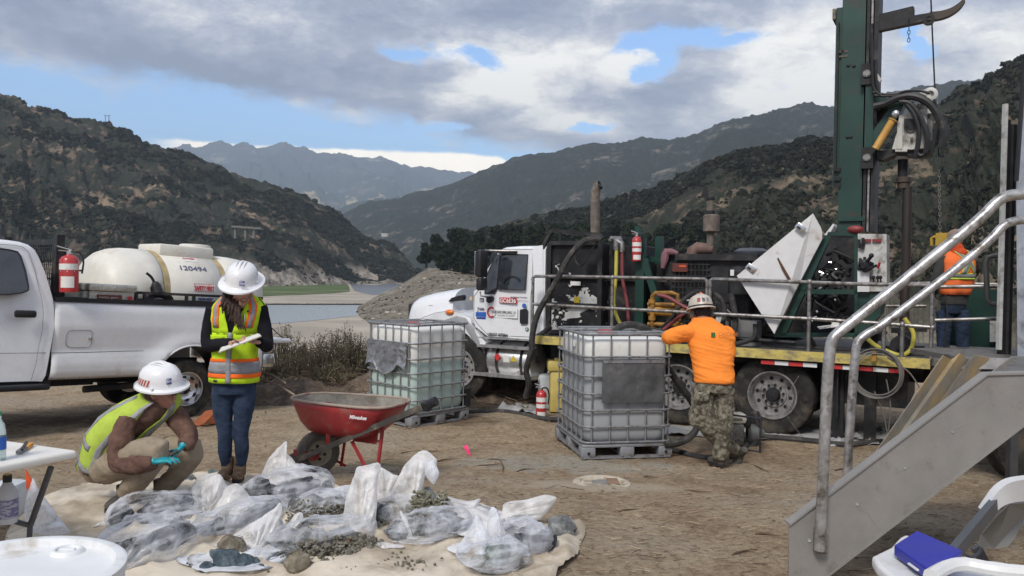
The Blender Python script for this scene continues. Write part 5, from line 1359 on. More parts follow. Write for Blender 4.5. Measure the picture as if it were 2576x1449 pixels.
# ================================================================== IBC TOTES
def ibc(corner,th,W,D,H,fill,fillcol,label,liquid,foil=None,plate_on=None):
    """corner = near-left ground corner, th = turn of the front face, W front width, D depth"""
    c,s=math.cos(th),math.sin(th);ex=V((c,s,0));ey=V((-s,c,0));ez=V((0,0,1))
    e=empty('liquid_tote',corner,label,'tote','caged liquid totes')
    L=lambda x,y,z:corner+ex*x+ey*y+ez*z
    pal=mat('pallet_steel',(.30,.31,.33),.5,metal=.4,var=.15,dirt=(.18,.15,.12),dirt_amt=.4,dscale=7)
    cage=mat('cage_steel',(.27,.275,.29),.48,metal=.45,var=.15,vs_=15,dirt=(.14,.12,.1),dirt_amt=.4,dscale=9)
    ph=.13;rot=Matrix.Rotation(th,3,'Z')
    for x in(.07,W/2,W-.07):
        for y in(.07,D/2,D-.07):
            build('pallet_foot',MB().rbox(L(x,y,ph/2+.01),(.16,.14,ph-.02),.015,rot),pal,e)
    for y in(.05,D-.05):build('pallet_runner',MB().box(L(W/2,y,.012),(W,.07,.024),rot),pal,e)
    for x in(.05,W/2,W-.05):build('pallet_runner',MB().box(L(x,D/2,.016),(.07,D,.02),rot),pal,e)
    build('pallet_deck',MB().rbox(L(W/2,D/2,ph+.012),(W,D,.035),.01,rot),pal,e)
    if True:
        for x in(.07,W-.07):build('foot_hole',MB().lathe(L(x,-.005,ph/2),-ey,[(0,.018),(.004,.018),(.004,0)],10),seam,e)
    zb,zt=ph+.04,H-.035;m=MB();rings=[]
    def rr(z,ins,r):
        out=[];hx=W/2-.035-ins;hy=D/2-.035-ins
        for k,(sx,sy)in enumerate(((1,1),(-1,1),(-1,-1),(1,-1))):
            for i in range(7):
                a=math.pi/2*(k+i/6);out.append(L(W/2+sx*(hx-r)+r*math.cos(a),D/2+sy*(hy-r)+r*math.sin(a),z))
        return out
    N=14
    for z,ins in((zb,.06),(zb+.015,.025),(zb+.05,.006)):rings.append(rr(z,ins,.13))
    for k in range(1,N):z=zb+.05+(zt-zb-.12)*k/N;rings.append(rr(z,.006-.016*abs(math.sin(k*math.pi*.5))*.8,.13))
    for z,ins in((zt-.06,.004),(zt-.025,.014),(zt-.005,.05),(zt,.10)):rings.append(rr(z,ins,.13))
    m.loft(rings)
    zl=zb+(zt-zb)*fill
    def fn(t,oc,cc,p):
        sz=t.new('ShaderNodeSeparateXYZ');t.l.new(oc,sz.inputs[0])
        k=t.smooth(t.math('ADD',sz.outputs[2],t.math('MULTIPLY',sz.outputs[0],liquid)),zl-zb+.006,zl-zb-.006)
        return t.mix(k,cc,fillcol)
    bm_=mat('tote_plastic_%d'%int(fill*100),(.70,.70,.67),.38,var=.03,fn=fn,dirt=(.6,.57,.5),dirt_amt=.2,dscale=4,sss=.0)
    build('bottle',m,bm_,e,smooth=60)
    cp=L(W/2,D/2,zt)
    zs=[ph+.05]+[ph+.05+(H-ph-.06)*q for q in(.145,.30,.455,.62,.80)]+[H]
    def hring(z,r,o=0.):
        hx=W/2+o;hy=D/2+o;rc=.10;out=[]
        for k,(sx,sy)in enumerate(((1,1),(-1,1),(-1,-1),(1,-1))):
            for i in range(5):
                a=math.pi/2*(k+i/4);out.append(L(W/2+sx*(hx-rc)+rc*math.cos(a),D/2+sy*(hy-rc)+rc*math.sin(a),z))
        out.append(out[0]);return MB().tube(out,r,8,cap=False)
    for z in zs:build('cage_ring',hring(z,.0125 if z<H-.01 else.016),cage,e)
    nxb,nyb=5,6
    for i in range(nxb):
        x=.10+(W-.20)*i/(nxb-1)
        for y in(.0,D):build('cage_bar',MB().tube([L(x,y+(.012 if y==0 else-.012),ph),L(x,y+(.012 if y==0 else-.012),H)],.009,6),cage,e)
    for i in range(nyb):
        y=.10+(D-.20)*i/(nyb-1)
        for x in(.0,W):build('cage_bar',MB().tube([L(x+(.012 if x==0 else-.012),y,ph),L(x+(.012 if x==0 else-.012),y,H)],.009,6),cage,e)
    for y in(D*.32,D*.68):build('top_bar',MB().tube([L(0,y,H+.004),L(W,y,H+.004)],.012,8),cage,e)
    build('screw_cap',MB().lathe(L(W*.42,D*.5,zt-.005),ez,[(0,.10),(.03,.10),(.035,.085),(.05,.085),(.05,0)],20),mat('red_cap',(.42,.03,.02),.5),e)
    return e,L
ib1,I1=ibc(G(1036,1078),R(47),1.02,1.02,1.33,.60,(.44,.55,.51),'caged white tote left of the rig, half full of pale green water',0)
foil=mat('crumpled_foil',(.34,.35,.37),.3,metal=.7,var=.35,vs_=9,bump=1.,bs=9)
fv=[];nf=16
for i in range(nf+1):
    for j in range(nf+1):
        u,v=i/nf,j/nf;bot=.735+.10*mnoise.noise(V((u*3,1,0)))-(.03 if.2<u<.7 else-.02)
        z=bot+(1.10-bot)*v;fv.append(I1(-.022-.025*abs(mnoise.noise(V((u*5,v*5,3))))-(.035*(1-v)**4),.10+.84*u,z))
build('foil_panel',MB().add(fv,[(i*(nf+1)+j,(i+1)*(nf+1)+j,(i+1)*(nf+1)+j+1,i*(nf+1)+j+1)for i in range(nf)for j in range(nf)]),foil,ib1,smooth=True)
build('corner_guard',MB().box(I1(1.0,.05,.30),(.1,.1,.25),Matrix.Rotation(R(47),3,'Z')),dark_plastic,ib1)
ib2,I2=ibc(G(1465,1157),R(11),1.02,1.2,1.35,.805,(.33,.345,.355),'caged tote of grey slurry with a dark label plate, man leaning on it',.0)
platem=mat('dark_label_plate',(.11,.115,.12),.42,metal=.3,var=.3,dirt=(.20,.20,.20),dirt_amt=.35,dscale=4)
rot11=Matrix.Rotation(R(11),3,'Z')
build('label_plate',MB().box(I2(.55,-.022,.845),(.70,.012,.46),rot11),platem,ib2,smooth=False)
build('plate_channel',MB().box(I2(.55,-.03,1.06),(.70,.012,.03),rot11),mat('cage_steel'),ib2)
for k_,w_ in enumerate((.09,.075,.085,.06,.08)):build('print_line',MB().box(I2(.84,-.030,1.0-k_*.022),(w_,.002,.004),rot11),mat('grey_gap'),ib2)
build('sticker',MB().box(I2(.012,.45,1.22)+V((-.0,0,0)),(.006,.08,.07),rot11),paper,ib2)
# ================================================================== HOSES ON THE GROUND
def ghose(name,pts,r,m,label,n=8,up=0.,**kw):
    q=[]
    for p in pts:
        if len(p)==2:g=G(*p);g.z+=r*.7;q.append(g)
        else:q.append(P(*p))
    return build(name,MB().tube(spl(q,7),r,n),m,None,label=label,cat='hose',**kw)
ghose('hose',[(1150,1042),(1200,1040),(1262,1039),(1310,1046),(1370,1058),(1420,1060)],.036,hose_m,'dusty black hose on the ground between the two totes')
ghose('hose',[(1130,1030),(1180,1022),(1240,1024),(1290,1032)],.03,hose_b,'dark hose lying just behind the hose between the totes')
ghose('hose',[(1676,920,8.9),(1700,955,9.0),(1740,1010,9.0),(1758,1050,8.95),(1745,1090,8.8),(1710,1112,8.75),(1672,1118,8.7)],.040,hose_m,'thick hose looping down behind the tote beside the leaning man')
ghose('hose',[(1672,1128),(1720,1146),(1770,1157),(1830,1158)],.036,hose_m,'thick hose on the ground from the tote to the leaning man')
ghose('hose',[(1872,1098),(1880,1120),(1860,1145),(1835,1156)],.036,hose_m,'short hose from the pump down to the boots')
ghose('hose',[(1912,1104),(1970,1108),(2050,1116),(2120,1124),(2200,1118)],.038,hose_m,'black hose from the pump running right under the rig')
ghose('hose',[(1540,838,9.2),(1560,822,9.25),(1590,817,9.3),(1625,826,9.35),(1650,845,9.4)],.042,hose_m,'hose arching out of the open top of the slurry tote')
ghose('cable',[(2430,1165),(2480,1170),(2530,1160),(2590,1135),(2680,1120)],.010,hose_b,'thin black cable lying behind the stair stringer')
# ================================================================== PUMP
pp=G(1845,1140)
pump=empty('water_pump',pp,'small petrol pump in a tubular frame behind the leaning man','pump')
g1,g2,g3,g4=G(1800,1122),G(1912,1142),G(1905,1118),G(1815,1105)
hgt=V((0,0,.40));fm=mat('pump_frame',(.03,.03,.035),.45)
for a,b in((g2,g3),(g1,g4)):build('frame_hoop',MB().tube(spl([a,a+hgt*.85,a*.9+b*.1+hgt,b*.9+a*.1+hgt,b+hgt*.85,b],4),.013,8),fm,pump)
for a,b in((g1,g2),(g4,g3)):build('frame_bar',MB().tube([a+V((0,0,.02)),b+V((0,0,.02))],.012,6),fm,pump)
build('frame_bar',MB().tube([g1+hgt,g2+hgt],.012,6),fm,pump)
c=(g1+g2+g3+g4)/4
build('engine',MB().rbox(c+V((-.08,0,.17)),(.24,.24,.22),.03),mat('motor_grey'),pump)
build('fuel_tank',MB().rbox(c+V((-.06,-.02,.34)),(.26,.2,.12),.04),mat('pump_cream',(.60,.57,.48),.35),pump)
build('air_filter',MB().rbox(c+V((.08,-.02,.30)),(.1,.14,.12),.03),dark_plastic,pump)
text('HONDA',.05,c+V((-.10,-.125,.32)),(1,0,0),(0,0,1),ink,pump,w=.11,bold=True)
build('pump_casing',MB().lathe(c+V((.10,0,.15)),(1,0,0),[(0,.06),(.02,.12),(.12,.12),(.14,.06),(.20,.05),(.2,0)],18),mat('casing_grey',(.13,.13,.13),.5),pump)
build('outlet_pipe',MB().tube(spl([c+V((.17,0,.2)),c+V((.17,0,.38)),c+V((.20,-.03,.36)),c+V((.22,-.06,.15)),c+V((.12,-.12,.0))],5),.036,10),hose_m,pump)
# ================================================================== SMALL THINGS NEAR THE RIG
q=G(1361,1052);extinguisher(q,.50,.075,'red fire extinguisher standing on the dirt beside the slurry tote')
q=rig.location;RM=wm(rig)
b=RM@TL(1601,657,-.22);tpt=RM@TL(1603,590,-.22)
extinguisher(b,(tpt-b).length+.06,.068,'red fire extinguisher hanging on the green post of the rig')
g=G(1393,1040);e=empty('yellow_bin',g+V((.05,.55,0)),'yellow plastic bin half hidden behind the slurry tote','bin')
g=g+V((.05,.2,0));ym=mat('yellow_plastic',(.55,.44,.13),.5,dirt=(.35,.28,.12),dirt_amt=.3)
mb=MB();mb.rbox(g+V((0,0,.33)),(.22,.3,.66),.04);build('bin_body',mb,ym,e);build('bin_lid',MB().rbox(g+V((-.01,0,.70)),(.28,.36,.16),.03),ym,e);build('bin_handle',MB().rbox(g+V((0,-.1,.80)),(.1,.1,.05),.02),ym,e)
g=G(1350,1030);build('plastic_jug',MB().rbox(g+V((.15,.1,.27)),(.26,.26,.54),.06),mat('translucent_white',(.55,.58,.62),.5),label='cloudy white plastic container behind the ground fire extinguisher',cat='container')
def crumple(name,outline_pts,h,m,seed,nx=26,ny=14,label=None,cat='sheet',th=.0,parent=None):
    """crumpled film on the ground inside a quad of view points"""
    a,b,c_,d=[G(*p)for p in outline_pts];vs=[]
    for i in range(nx+1):
        for j in range(ny+1):
            u,v=i/nx,j/ny;p=(a*(1-u)+b*u)*(1-v)+(d*(1-u)+c_*u)*v
            n=mnoise.fractal(V((p.x*4,p.y*4,seed)),1.,2.,4);r=1-abs(mnoise.noise(V((p.x*5+n,p.y*7,seed+5))))*2
            z=gz(p.x,p.y)+.012+max(0,h*(.35*n+.5*max(0,r)**2*(0.4+n)))
            vs.append(V((p.x+.05*mnoise.noise(V((u*6,v*6,seed+1))),p.y+.06*mnoise.noise(V((u*9,v*6,seed+2))),z)))
    return build(name,MB().add(vs,[(i*(ny+1)+j,(i+1)*(ny+1)+j,(i+1)*(ny+1)+j+1,i*(ny+1)+j+1)for i in range(nx)for j in range(ny)]),m,parent,smooth=True,label=label,cat=cat)
film=mat('grey_film',(.42,.42,.42),.5,dirt=(.2,.17,.13),dirt_amt=.4,dscale=3)
crumple('plastic_sheet',[(1650,1095),(2080,1112),(2100,1085),(1650,1072)],.07,film,3,50,10,label='dirty white plastic sheet under the rig wheels')
crumple('plastic_sheet',[(2060,1125),(2240,1120),(2230,1085),(2080,1090)],.12,film,8,30,12,label='crumpled plastic sheet under the rear jacks of the rig')
crumple('plastic_sheet',[(1255,1035),(1350,1045),(1345,1010),(1270,1008)],.15,film,14,22,12,label='crumpled clear plastic beside the ground fire extinguisher')
wc=G(1513,1217);e=empty('well_cover',wc,'round metal well cover set in sandy dirt in front of the slurry tote','manhole cover')
cream=mat('cream_well_cover',(.50,.45,.36),.8,var=.12,dirt=(.30,.24,.17),dirt_amt=.5,dscale=9)
build('cover_ring',MB().lathe(wc,(0,0,1),[(-.02,.25),(.012,.25),(.02,.23),(.02,.19),(.008,.185),(.008,.0)],36),cream,e)
build('cover_centre',MB().lathe(wc,(0,0,1),[(.008,.09),(.018,.085),(.018,0)],20),mat('steel_disc',(.26,.25,.23),.6,metal=.3),e)
for k in range(6):
    a=k*math.pi/3+.3;build('cover_rib',MB().box(wc+V((math.cos(a)*.14,math.sin(a)*.14,.013)),(.10,.02,.012),Matrix.Rotation(a,3,'Z')),cream,e)
build('dirt_patch',MB().box(wc+V((.10,.02,.021)),(.10,.2,.004)),mat('brown_patch',(.22,.14,.09),.9),e)
g=G(1182,1146);g2=G(1175,1126)
build('marker_flag',MB().prism([g+V((.015,0,.0)),g+V((-.02,0,.01)),g+V((-.075,.0,.10)),g+V((-.03,.02,.115)),g+V((-.01,0,.06))],(0,.004,0)),mat('pink_flag',(.95,.06,.22),.5,var=.05),smooth=False,label='small bright pink marker flag stuck in the dirt',cat='flag')
stick=mat('dry_stick',(.11,.07,.045),.9,var=.4);rr=random.Random(8)
named=[((1010,1140),(1108,1137)),((1100,1162),(1150,1156)),((1196,1174),(1255,1170)),((1258,1160),(1264,1190)),((1225,1156),(1275,1160)),((2140,1128),(2172,1130)),((1300,1188),(1345,1182)),((1620,1200),(1655,1203)),((1400,1225),(1470,1235)),((2100,1185),(2155,1180)),
         ((1720,1235),(1790,1240)),((1890,1170),(1935,1190)),((1555,1290),(1610,1284)),((1900,1345),(1960,1352)),((1840,1400),(1905,1385))]
for k,(a,b)in enumerate(named):
    p,q=G(*a),G(*b);m_=(p+q)/2+V((rr.uniform(-.02,.02),rr.uniform(-.03,.03),.012));p.z+=.006;q.z+=.01
    build('stick',MB().tube([p,(p+m_)/2+V((0,.01,0)),m_,q],[.006,.008,.007,.003],5),stick,label=None)
    o=bpy.data.objects[-1]if False else None
sticks=[o for o in bpy.data.objects if o.name.split('.')[0]=='stick' and o.parent is None]
slab_=['long thin stick lying right of the wheelbarrow legs','stick below the pink flag pointing at the wheelbarrow','level stick left of the well cover','short upright stick crossing the level stick near the well cover','fine stick between the pink flag and the well cover','short dark stick behind the stair handrail foot','dark chip between the bags and the well cover',
 'short stick right of the well cover','stick lying in front of the well cover','stick just left of the stair handrail','stick lying halfway between well cover and stair','stick in front of the leaning person\'s boots','stick in the open dirt right of the drop cloth corner','stick left of the lower end of the stair','frontmost stick in the open dirt left of the stair']
for o,l_ in zip(sticks,slab_):setp(o,l_,'stick','dry sticks scattered over the dirt')
rgn=np.random.default_rng(3)
def litter(n,xr_,yr_,mk):
    mb=MB()
    for k in range(n):
        px=rgn.uniform(*xr_);py=yr_[0]+(yr_[1]-yr_[0])*rgn.uniform()**1.4
        mk(mb,G(px,py))
    return mb
def mk_straw(mb,p):
    a=rgn.normal(0,.5)+(math.pi if rgn.uniform()<.5 else 0);l=rgn.uniform(.02,.10);d=V((math.cos(a),math.sin(a),rgn.uniform(-.05,.15)))*l;r=rgn.uniform(.0012,.003)
    s=V((-d.y,d.x,0)).normalized()*r;p=p+V((0,0,.012))
    mb.add([p-s,p+s,p+d+s*.5,p+d-s*.5,p+V((0,0,r*2)),p+d+V((0,0,r))],[(0,1,2,3),(0,4,5,3),(1,4,5,2)])
straw_l=mat('pale_straw',(.33,.25,.165),.9,var=.3);
build('straw',litter(1500,(-200,2700),(1050,1445),mk_straw),straw_l,kind='stuff',label='pale straw and chaff scattered over the dirt',cat='straw')
build('twigs',litter(2600,(-200,2700),(1020,1445),mk_straw),stick,kind='stuff',label='dark twigs and bark bits scattered over the dirt',cat='twigs')
def mk_peb(mb,p):
    s=.004+.016*rgn.uniform()**5;mb.ell(p+V((0,0,s*.3+.006)),(s,s*.8,s*.6),n=5,m=3,disp=.5,seed=rgn.uniform(0,99))
build('pebbles',litter(1500,(-200,2700),(1010,1445),mk_peb),mat('dirt_clod',(.24,.18,.125),.95,var=.35,vs_=30),kind='stuff',label='small stones and clods scattered over the dirt',cat='pebbles')
# ================================================================== BRUSH AT THE PAD EDGE
brush=leafmat('dry_brush',(.075,.068,.042),(.15,.13,.085),3.,(.06,.07,.035));twig=mat('brush_stem',(.10,.075,.055),.9,var=.4)
def bush(px,py,Y,h,w_,seed,label,dens=150):
    rg_=np.random.default_rng(seed);b=P(px,py,Y);e=empty('shrub',b,label,'shrub','dry brush along the edge of the pad')
    st=MB();tri=[]
    for k in range(dens):
        a=rg_.uniform(0,6.28);sp=rg_.uniform(0,1)**.7*w_/2;l=h*rg_.uniform(.5,1.08)*(1-.35*sp/(w_/2))
        r0=b+V((math.cos(a)*sp*.5,math.sin(a)*sp*.4,-.1));t1=b+V((math.cos(a)*sp,math.sin(a)*sp*.8,l));mid=(r0+t1)/2+V((rg_.normal(0,.04),rg_.normal(0,.04),.05))
        st.tube([r0,mid,t1],[.0075,.005,.002],3)
        m=int(10+10*rg_.uniform());u=rg_.uniform(.25,1,m)[:,None];base=np.array(mid)*(1-u)+np.array(t1)*u+rg_.normal(0,.028,(m,3))
        d1=rg_.normal(size=(m,3))*.6;d1[:,2]+=.7;d1/=np.linalg.norm(d1,axis=1)[:,None];d2=np.cross(d1,rg_.normal(size=(m,3)));d2/=np.linalg.norm(d2,axis=1)[:,None]
        s=rg_.uniform(.022,.05,(m,1));tri.append(np.stack([base-d2*s*.22,base+d2*s*.22,base+d1*s],1).reshape(-1,3))
    build('stems',st,twig,e,kind='stuff');T=np.concatenate(tri);raw('leaves',T,np.arange(len(T)).reshape(-1,3),brush,e,kind='stuff')
for k,(px,py,Y,h,w_,lab)in enumerate([(715,955,15.4,1.15,.9,'dry shrub behind the lowered tailgate'),(760,950,15.0,.75,.9,'low dry shrub right of the tailgate'),(812,950,14.6,.85,1.1,'thin dry shrub left of the tall seed stalks'),(865,955,14.2,1.05,1.0,'tall dry shrub with seed stalks nearest the green water tote'),
                                    (905,958,14.0,.85,.9,'dry shrub half hidden by the left edge of the tote'),(690,975,14.0,.55,.8,'small shrub at the woman\'s elbow'),(840,975,13.4,.45,.9,'low tangled brush in front of the seed stalks'),(1235,985,13.5,.55,1.1,'dry brush under the rig fuel tank, left one'),(1290,990,13.2,.5,1.1,'dry brush under the rig fuel tank, right one'),(960,965,14.6,.8,1.2,'brush behind the green water tote'),(1120,965,15,.7,1.4,'brush seen past the right side of the green water tote')]):
    bush(px,py,Y,h,w_,300+k,lab)
mb=MB();
for px,top in((868,838),(842,855),(878,862),(822,862),(905,868),(795,880),(852,874)):
    a=P(px+4,940,14);b_=P(px,top,14);mb.tube([a,b_],.006,4)
    for i in range(4):mb.ell(b_+V((rgn.normal(0,.015),0,-.03*i)),(.018,.018,.02),n=6,m=4)
build('seed_stalks',mb,twig,kind='stuff',label='tall dry seed stalks rising above the brush',cat='stalks')
mv=[];nx_,ny_=90,26
ea,eb=G(640,975),G(1010,985)
for i in range(nx_+1):
    for j in range(ny_+1):
        u,v=i/nx_,j/ny_;x=-5.2+6.4*u;y=12.1+2.6*v
        env=math.sin(math.pi*u)**.5*math.sin(math.pi*v)
        z=gz(x,y)-.03+env*(.30+.26*mnoise.fractal(V((x*1.6,y*1.6,2)),1.,2.,5))
        mv.append(V((x,y,z)))
moundm=mat('root_mound',(.10,.07,.05),.95,var=.4,vs_=4,bump=1.,bs=18,dirt=(.20,.15,.10),dirt_amt=.5,dscale=6)
build('dirt_mound',MB().add(mv,[(i*(ny_+1)+j,(i+1)*(ny_+1)+j,(i+1)*(ny_+1)+j+1,i*(ny_+1)+j+1)for i in range(nx_)for j in range(ny_)]),moundm,smooth=True,label='low mound of raked dirt and roots at the edge of the pad',cat='mound')
mb=MB()
for k in range(900):
    x=rgn.uniform(-5.2,1.2);y=rgn.uniform(12.1,14.4);p=V((x,y,gz(x,y)+.02+.32*math.sin(math.pi*(y-12.1)/2.6)*math.sin(math.pi*min(1,max(0,(x+5.2)/6.4)))**.5*rgn.uniform(.5,1.2)))
    a=rgn.uniform(0,6.28);d=V((math.cos(a),math.sin(a)*.6,rgn.uniform(-.4,.6)))*rgn.uniform(.06,.35);mb.tube([p,p+d*.5+V((0,0,rgn.uniform(0,.05))),p+d],rgn.uniform(.002,.007),3)
build('dead_twigs',mb,mat('dead_twig',(.17,.125,.085),.9,var=.5,vs_=2),kind='stuff',label='tangled dead twigs over the dirt mound',cat='twigs')
for a,b in(((658,955),(742,994)),((655,935),(720,965))):
    p,q=P(*a,12.3),P(*b,12.0);build('branch',MB().tube(spl([p,(p+q)/2+V((0,0,.03)),q],5),.016,6),mat('pale_branch',(.24,.19,.14),.9),label='pale bare branch lying behind the standing woman' if b[0]>730 else 'upper pale branch poking out of the mound',cat='branch')
# ================================================================== WHEELBARROW
Yb=G(800,1198).y+.1
BQ=lambda x,y,d=0.:P(x,y,Yb+d)
wb_=empty('wheelbarrow',BQ(860,1190),'red steel wheelbarrow crusted with mud, wheel towards the rock bags','wheelbarrow')
wc_=BQ(800,1138,.0)
axw=V((.52,-.85,.0)).normalized()
tb=MB();tr0=(BQ(800,1080,0)-wc_).length*.0+.195;tyre=MB()
tyre.lathe(wc_,axw,[(-.045,.115),(-.055,.14),(-.055,.165),(-.04,.188),(-.015,tr0),(.015,tr0),(.04,.188),(.055,.165),(.055,.14),(.045,.115)],40)
wh_=build('wheel',tyre,mat('muddy_tyre',(.10,.092,.078),.9,var=.2,dirt=(.20,.17,.13),dirt_amt=.5,dscale=9,bump=.5,bs=60),wb_)
lug=MB();u=axw.orthogonal().normalized();w__=axw.cross(u)
for k in range(44):
    a=2*math.pi*k/44;d=u*math.cos(a)+w__*math.sin(a)
    for s in(-1,1):lug.box(wc_+d*(tr0-.006)+axw*.022*s,(.008,.03,.012),Matrix((d,axw,d.cross(axw))).transposed().to_3x3())
build('tread',lug,mat('muddy_tyre'),wh_,kind='stuff',smooth=False)
rm=MB();rm.lathe(wc_,axw,[(-.04,.118),(-.03,.10),(-.012,.085),(-.012,.03),(-.05,.028),(-.05,0)],30);rm.lathe(wc_,axw,[(.04,.118),(.03,.10),(.012,.085),(.012,.03),(.05,.028),(.05,0)],30)
rimo=build('rim',rm,mat('cream_rim',(.36,.32,.24),.6,dirt=(.2,.17,.12),dirt_amt=.4),wh_)
for k in range(6):
    a=2*math.pi*k/6;d=u*math.cos(a)+w__*math.sin(a);build('rim_hole',MB().lathe(wc_+d*.06+axw*.0125,axw,[(0,.016),(.004,.016),(.004,0)],10),seam,wh_)
barm=mat('barrow_red',(.30,.022,.025),.42,var=.12,dirt=(.22,.13,.10),dirt_amt=.3,dscale=6,coat=.15)
mud=mat('dried_cement',(.27,.25,.215),.95,var=.2,vs_=8,bump=.8,bs=30,dirt=(.14,.12,.10),dirt_amt=.4)
RIMZ=BQ(880,1001).z
A_=BQ(752,1002,-.05);B_=BQ(1008,1005,-.28);
def rp(x,y):
    d=ray(x,y);tt=(RIMZ+.0-CAM.z)/d.z;return CAM+d*tt
rim0=[(752,1001),(760,995),(790,991),(840,989),(900,991),(960,994),(1004,999),(1010,1003),(1008,1006),(960,1011),(900,1015),(850,1016),(800,1014),(765,1009)]
bd=(BQ(1010,1000,-.30)-BQ(752,1000,.10));bd.z=0;Lb=bd.length;bd.normalize();bn=V((-bd.y,bd.x,0))
o0=BQ(752,1000,.10);o0.z=RIMZ
def plan(k,z,sh=0.,sx=1.):
    pts=[]
    for i in range(36):
        a=2*math.pi*i/36;cx_=math.cos(a);sy_=math.sin(a);x=math.copysign(abs(cx_)**.6,cx_);y=math.copysign(abs(sy_)**.6,sy_)
        hw=(.30+.05*x)*k;pts.append(o0+bd*(Lb*.5+sh+x*Lb*.5*sx)+bn*(y*hw)+V((0,0,z)))
    return pts
tray_h=.30
mb=MB().loft([plan(1.0,.0),plan(.93,-.08,-.01,.93),plan(.80,-.20,-.03,.80),plan(.66,-tray_h+.02,-.04,.64),plan(.55,-tray_h,-.04,.52)],cap=False)
mb.add(plan(.55,-tray_h,-.04,.52),[tuple(range(36))])
tray=build('tray',mb,barm,wb_,smooth=50);so_=tray.modifiers.new('s','SOLIDIFY');so_.thickness=.004
mb=MB().loft([plan(.975,-.004,0,.985),plan(.905,-.08,-.01,.91),plan(.78,-.17,-.03,.78),plan(.60,-.19,-.04,.58),plan(.2,-.18,-.04,.2),plan(.01,-.18,-.04,.01)],cap=False)
build('cement_crust',mb,mud,wb_,smooth=True)
rim_=plan(1.0,.0);build('tray_lip',MB().tube(rim_+rim_[:1],.012,8,cap=False),mat('crusted_lip',(.34,.27,.22),.8,dirt=(.25,.05,.05),dirt_amt=.35,dscale=5),wb_)
text('Milwaukee',.045,o0+bd*(Lb*.70)-bn*.315+V((0,0,-.10)),bd,(0,0,1),white_ink,wb_,w=.17,bold=True,shear=.3)
hand=mat('grimy_handle',(.055,.048,.042),.8,var=.3,dirt=(.20,.17,.13),dirt_amt=.4,dscale=6)
h0=BQ(738,1152,-.03);h1=BQ(1075,1018,-.62)
hs=bn*.0
for sgn,e0,e1 in((0,BQ(745,1158,-.12),BQ(1075,1018,-.62)),(1,BQ(735,1148,.12),BQ(1092,1020,.15))):
    dd=(e1-e0).normalized();s1=dd.cross(V((0,0,1))).normalized();up_=s1.cross(dd)
    ring=lambda p:[p+s1*.018+up_*.024,p-s1*.018+up_*.024,p-s1*.018-up_*.024,p+s1*.018-up_*.024]
    if sgn:e1=e0+dd*1.25
    build('handle',MB().loft([ring(e0-dd*.02),ring(e1)]),hand,wb_,smooth=False)
    if not sgn:hE=e1;hD=dd
build('handle_grip',MB().tube([hE-hD*.02,hE+hD*.05,hE+hD*.09],[.034,.042,.04],12),dark_plastic,wb_)
build('grip_cup',MB().lathe(hE+V((.0,-.02,.0)),(0,0,1),[(-.055,.01),(-.045,.035),(0,.052),(.02,.054),(.02,.045),(-.02,.03)],16),dark_plastic,wb_)
nose=MB();a,b=BQ(738,1146,-.10),BQ(790,1160,-.16);nose.prism([a,b,b+V((0,0,.055)),a+V((0,0,.055))],(.02,.10,0));build('nose_guard',nose,barm,wb_,smooth=False)
leg=lambda pts,w=.018:[build('leg',MB().tube([BQ(*p)for p in zip(*[iter([q for t_ in pts for q in t_])]*3)],w,6),barm,wb_)]
leg([(963,1075,-.32),(950,1178,-.36)]);leg([(885,1110,-.30),(925,1185,-.36)]);leg([(870,1090,.12),(858,1172,.12)],.015);leg([(870,1172,.12),(848,1160,.12),(838,1115,.1)],.014);leg([(950,1178,-.36),(925,1186,-.36)],.012)
for x0,x1 in((781,776),(828,824)):build('strut',MB().prism([BQ(x0-5,1012,-.30),BQ(x0+5,1012,-.30),BQ(x1+5,1120,-.22),BQ(x1-5,1120,-.22)],(.0,.012,0)),barm,wb_,smooth=False)if x0>800 else build('strut',MB().prism([BQ(x0-4,1012,-.24),BQ(x0+4,1012,-.24),BQ(x1+8,1080,-.05),BQ(x1,1080,-.05)],(0,.012,0)),barm,wb_,smooth=False)
build('cross_plate',MB().prism([BQ(885,1082,-.1),BQ(952,1082,-.32),BQ(948,1118,-.34),BQ(888,1110,-.1)],(0,.01,0)),barm,wb_,smooth=False)
build('cross_tube',MB().tube([BQ(840,1098,.05),BQ(890,1102,-.1),BQ(955,1110,-.34)],.011,6),barm,wb_)
build('axle',MB().cyl(wc_-axw*.10,wc_+axw*.10,.012,n=8),galv,wb_)
build('under_block',MB().prism([BQ(865,1068,-.1),BQ(905,1068,-.22),BQ(900,1090,-.22),BQ(868,1090,-.1)],(0,.06,0)),hand,wb_,smooth=False)
# ================================================================== STAIR, PANEL, TRAILER
steel=mat('stair_steel',(.275,.262,.245),.55,metal=.25,var=.10,vs_=3,dirt=(.19,.165,.14),dirt_amt=.22,dscale=5,bump=.12,bs=90)
steel_d=mat('dark_step_steel',(.05,.05,.05),.7,metal=.2,var=.3)
YS=4.36
st=empty('steel_stair',P(2030,1480,YS),'grey steel access stair with two bent pipe handrails, right foreground','stairs')
S=lambda x,y,d=0.:P(x,y,YS+d)
sg=[(1985,1322),(2482,944),(2720,938),(2720,1010),(2600,1048),(2037,1480),(1985,1484)]
build('stringer',MB().prism([S(*q)for q in sg],(0,.012,0)),steel,st,smooth=False)
fl=MB();a,b,c_=S(1985,1322),S(2482,944),S(2720,938)
for p,q in((a,b),(b,c_)):n_=V((0,0,.012));fl.prism([p+V((0,-.012,0)),q+V((0,-.012,0)),q+V((0,-.012,.012)),p+V((0,-.012,.012))],(0,.07,0))
build('stringer_flange',fl,steel,st,smooth=False)
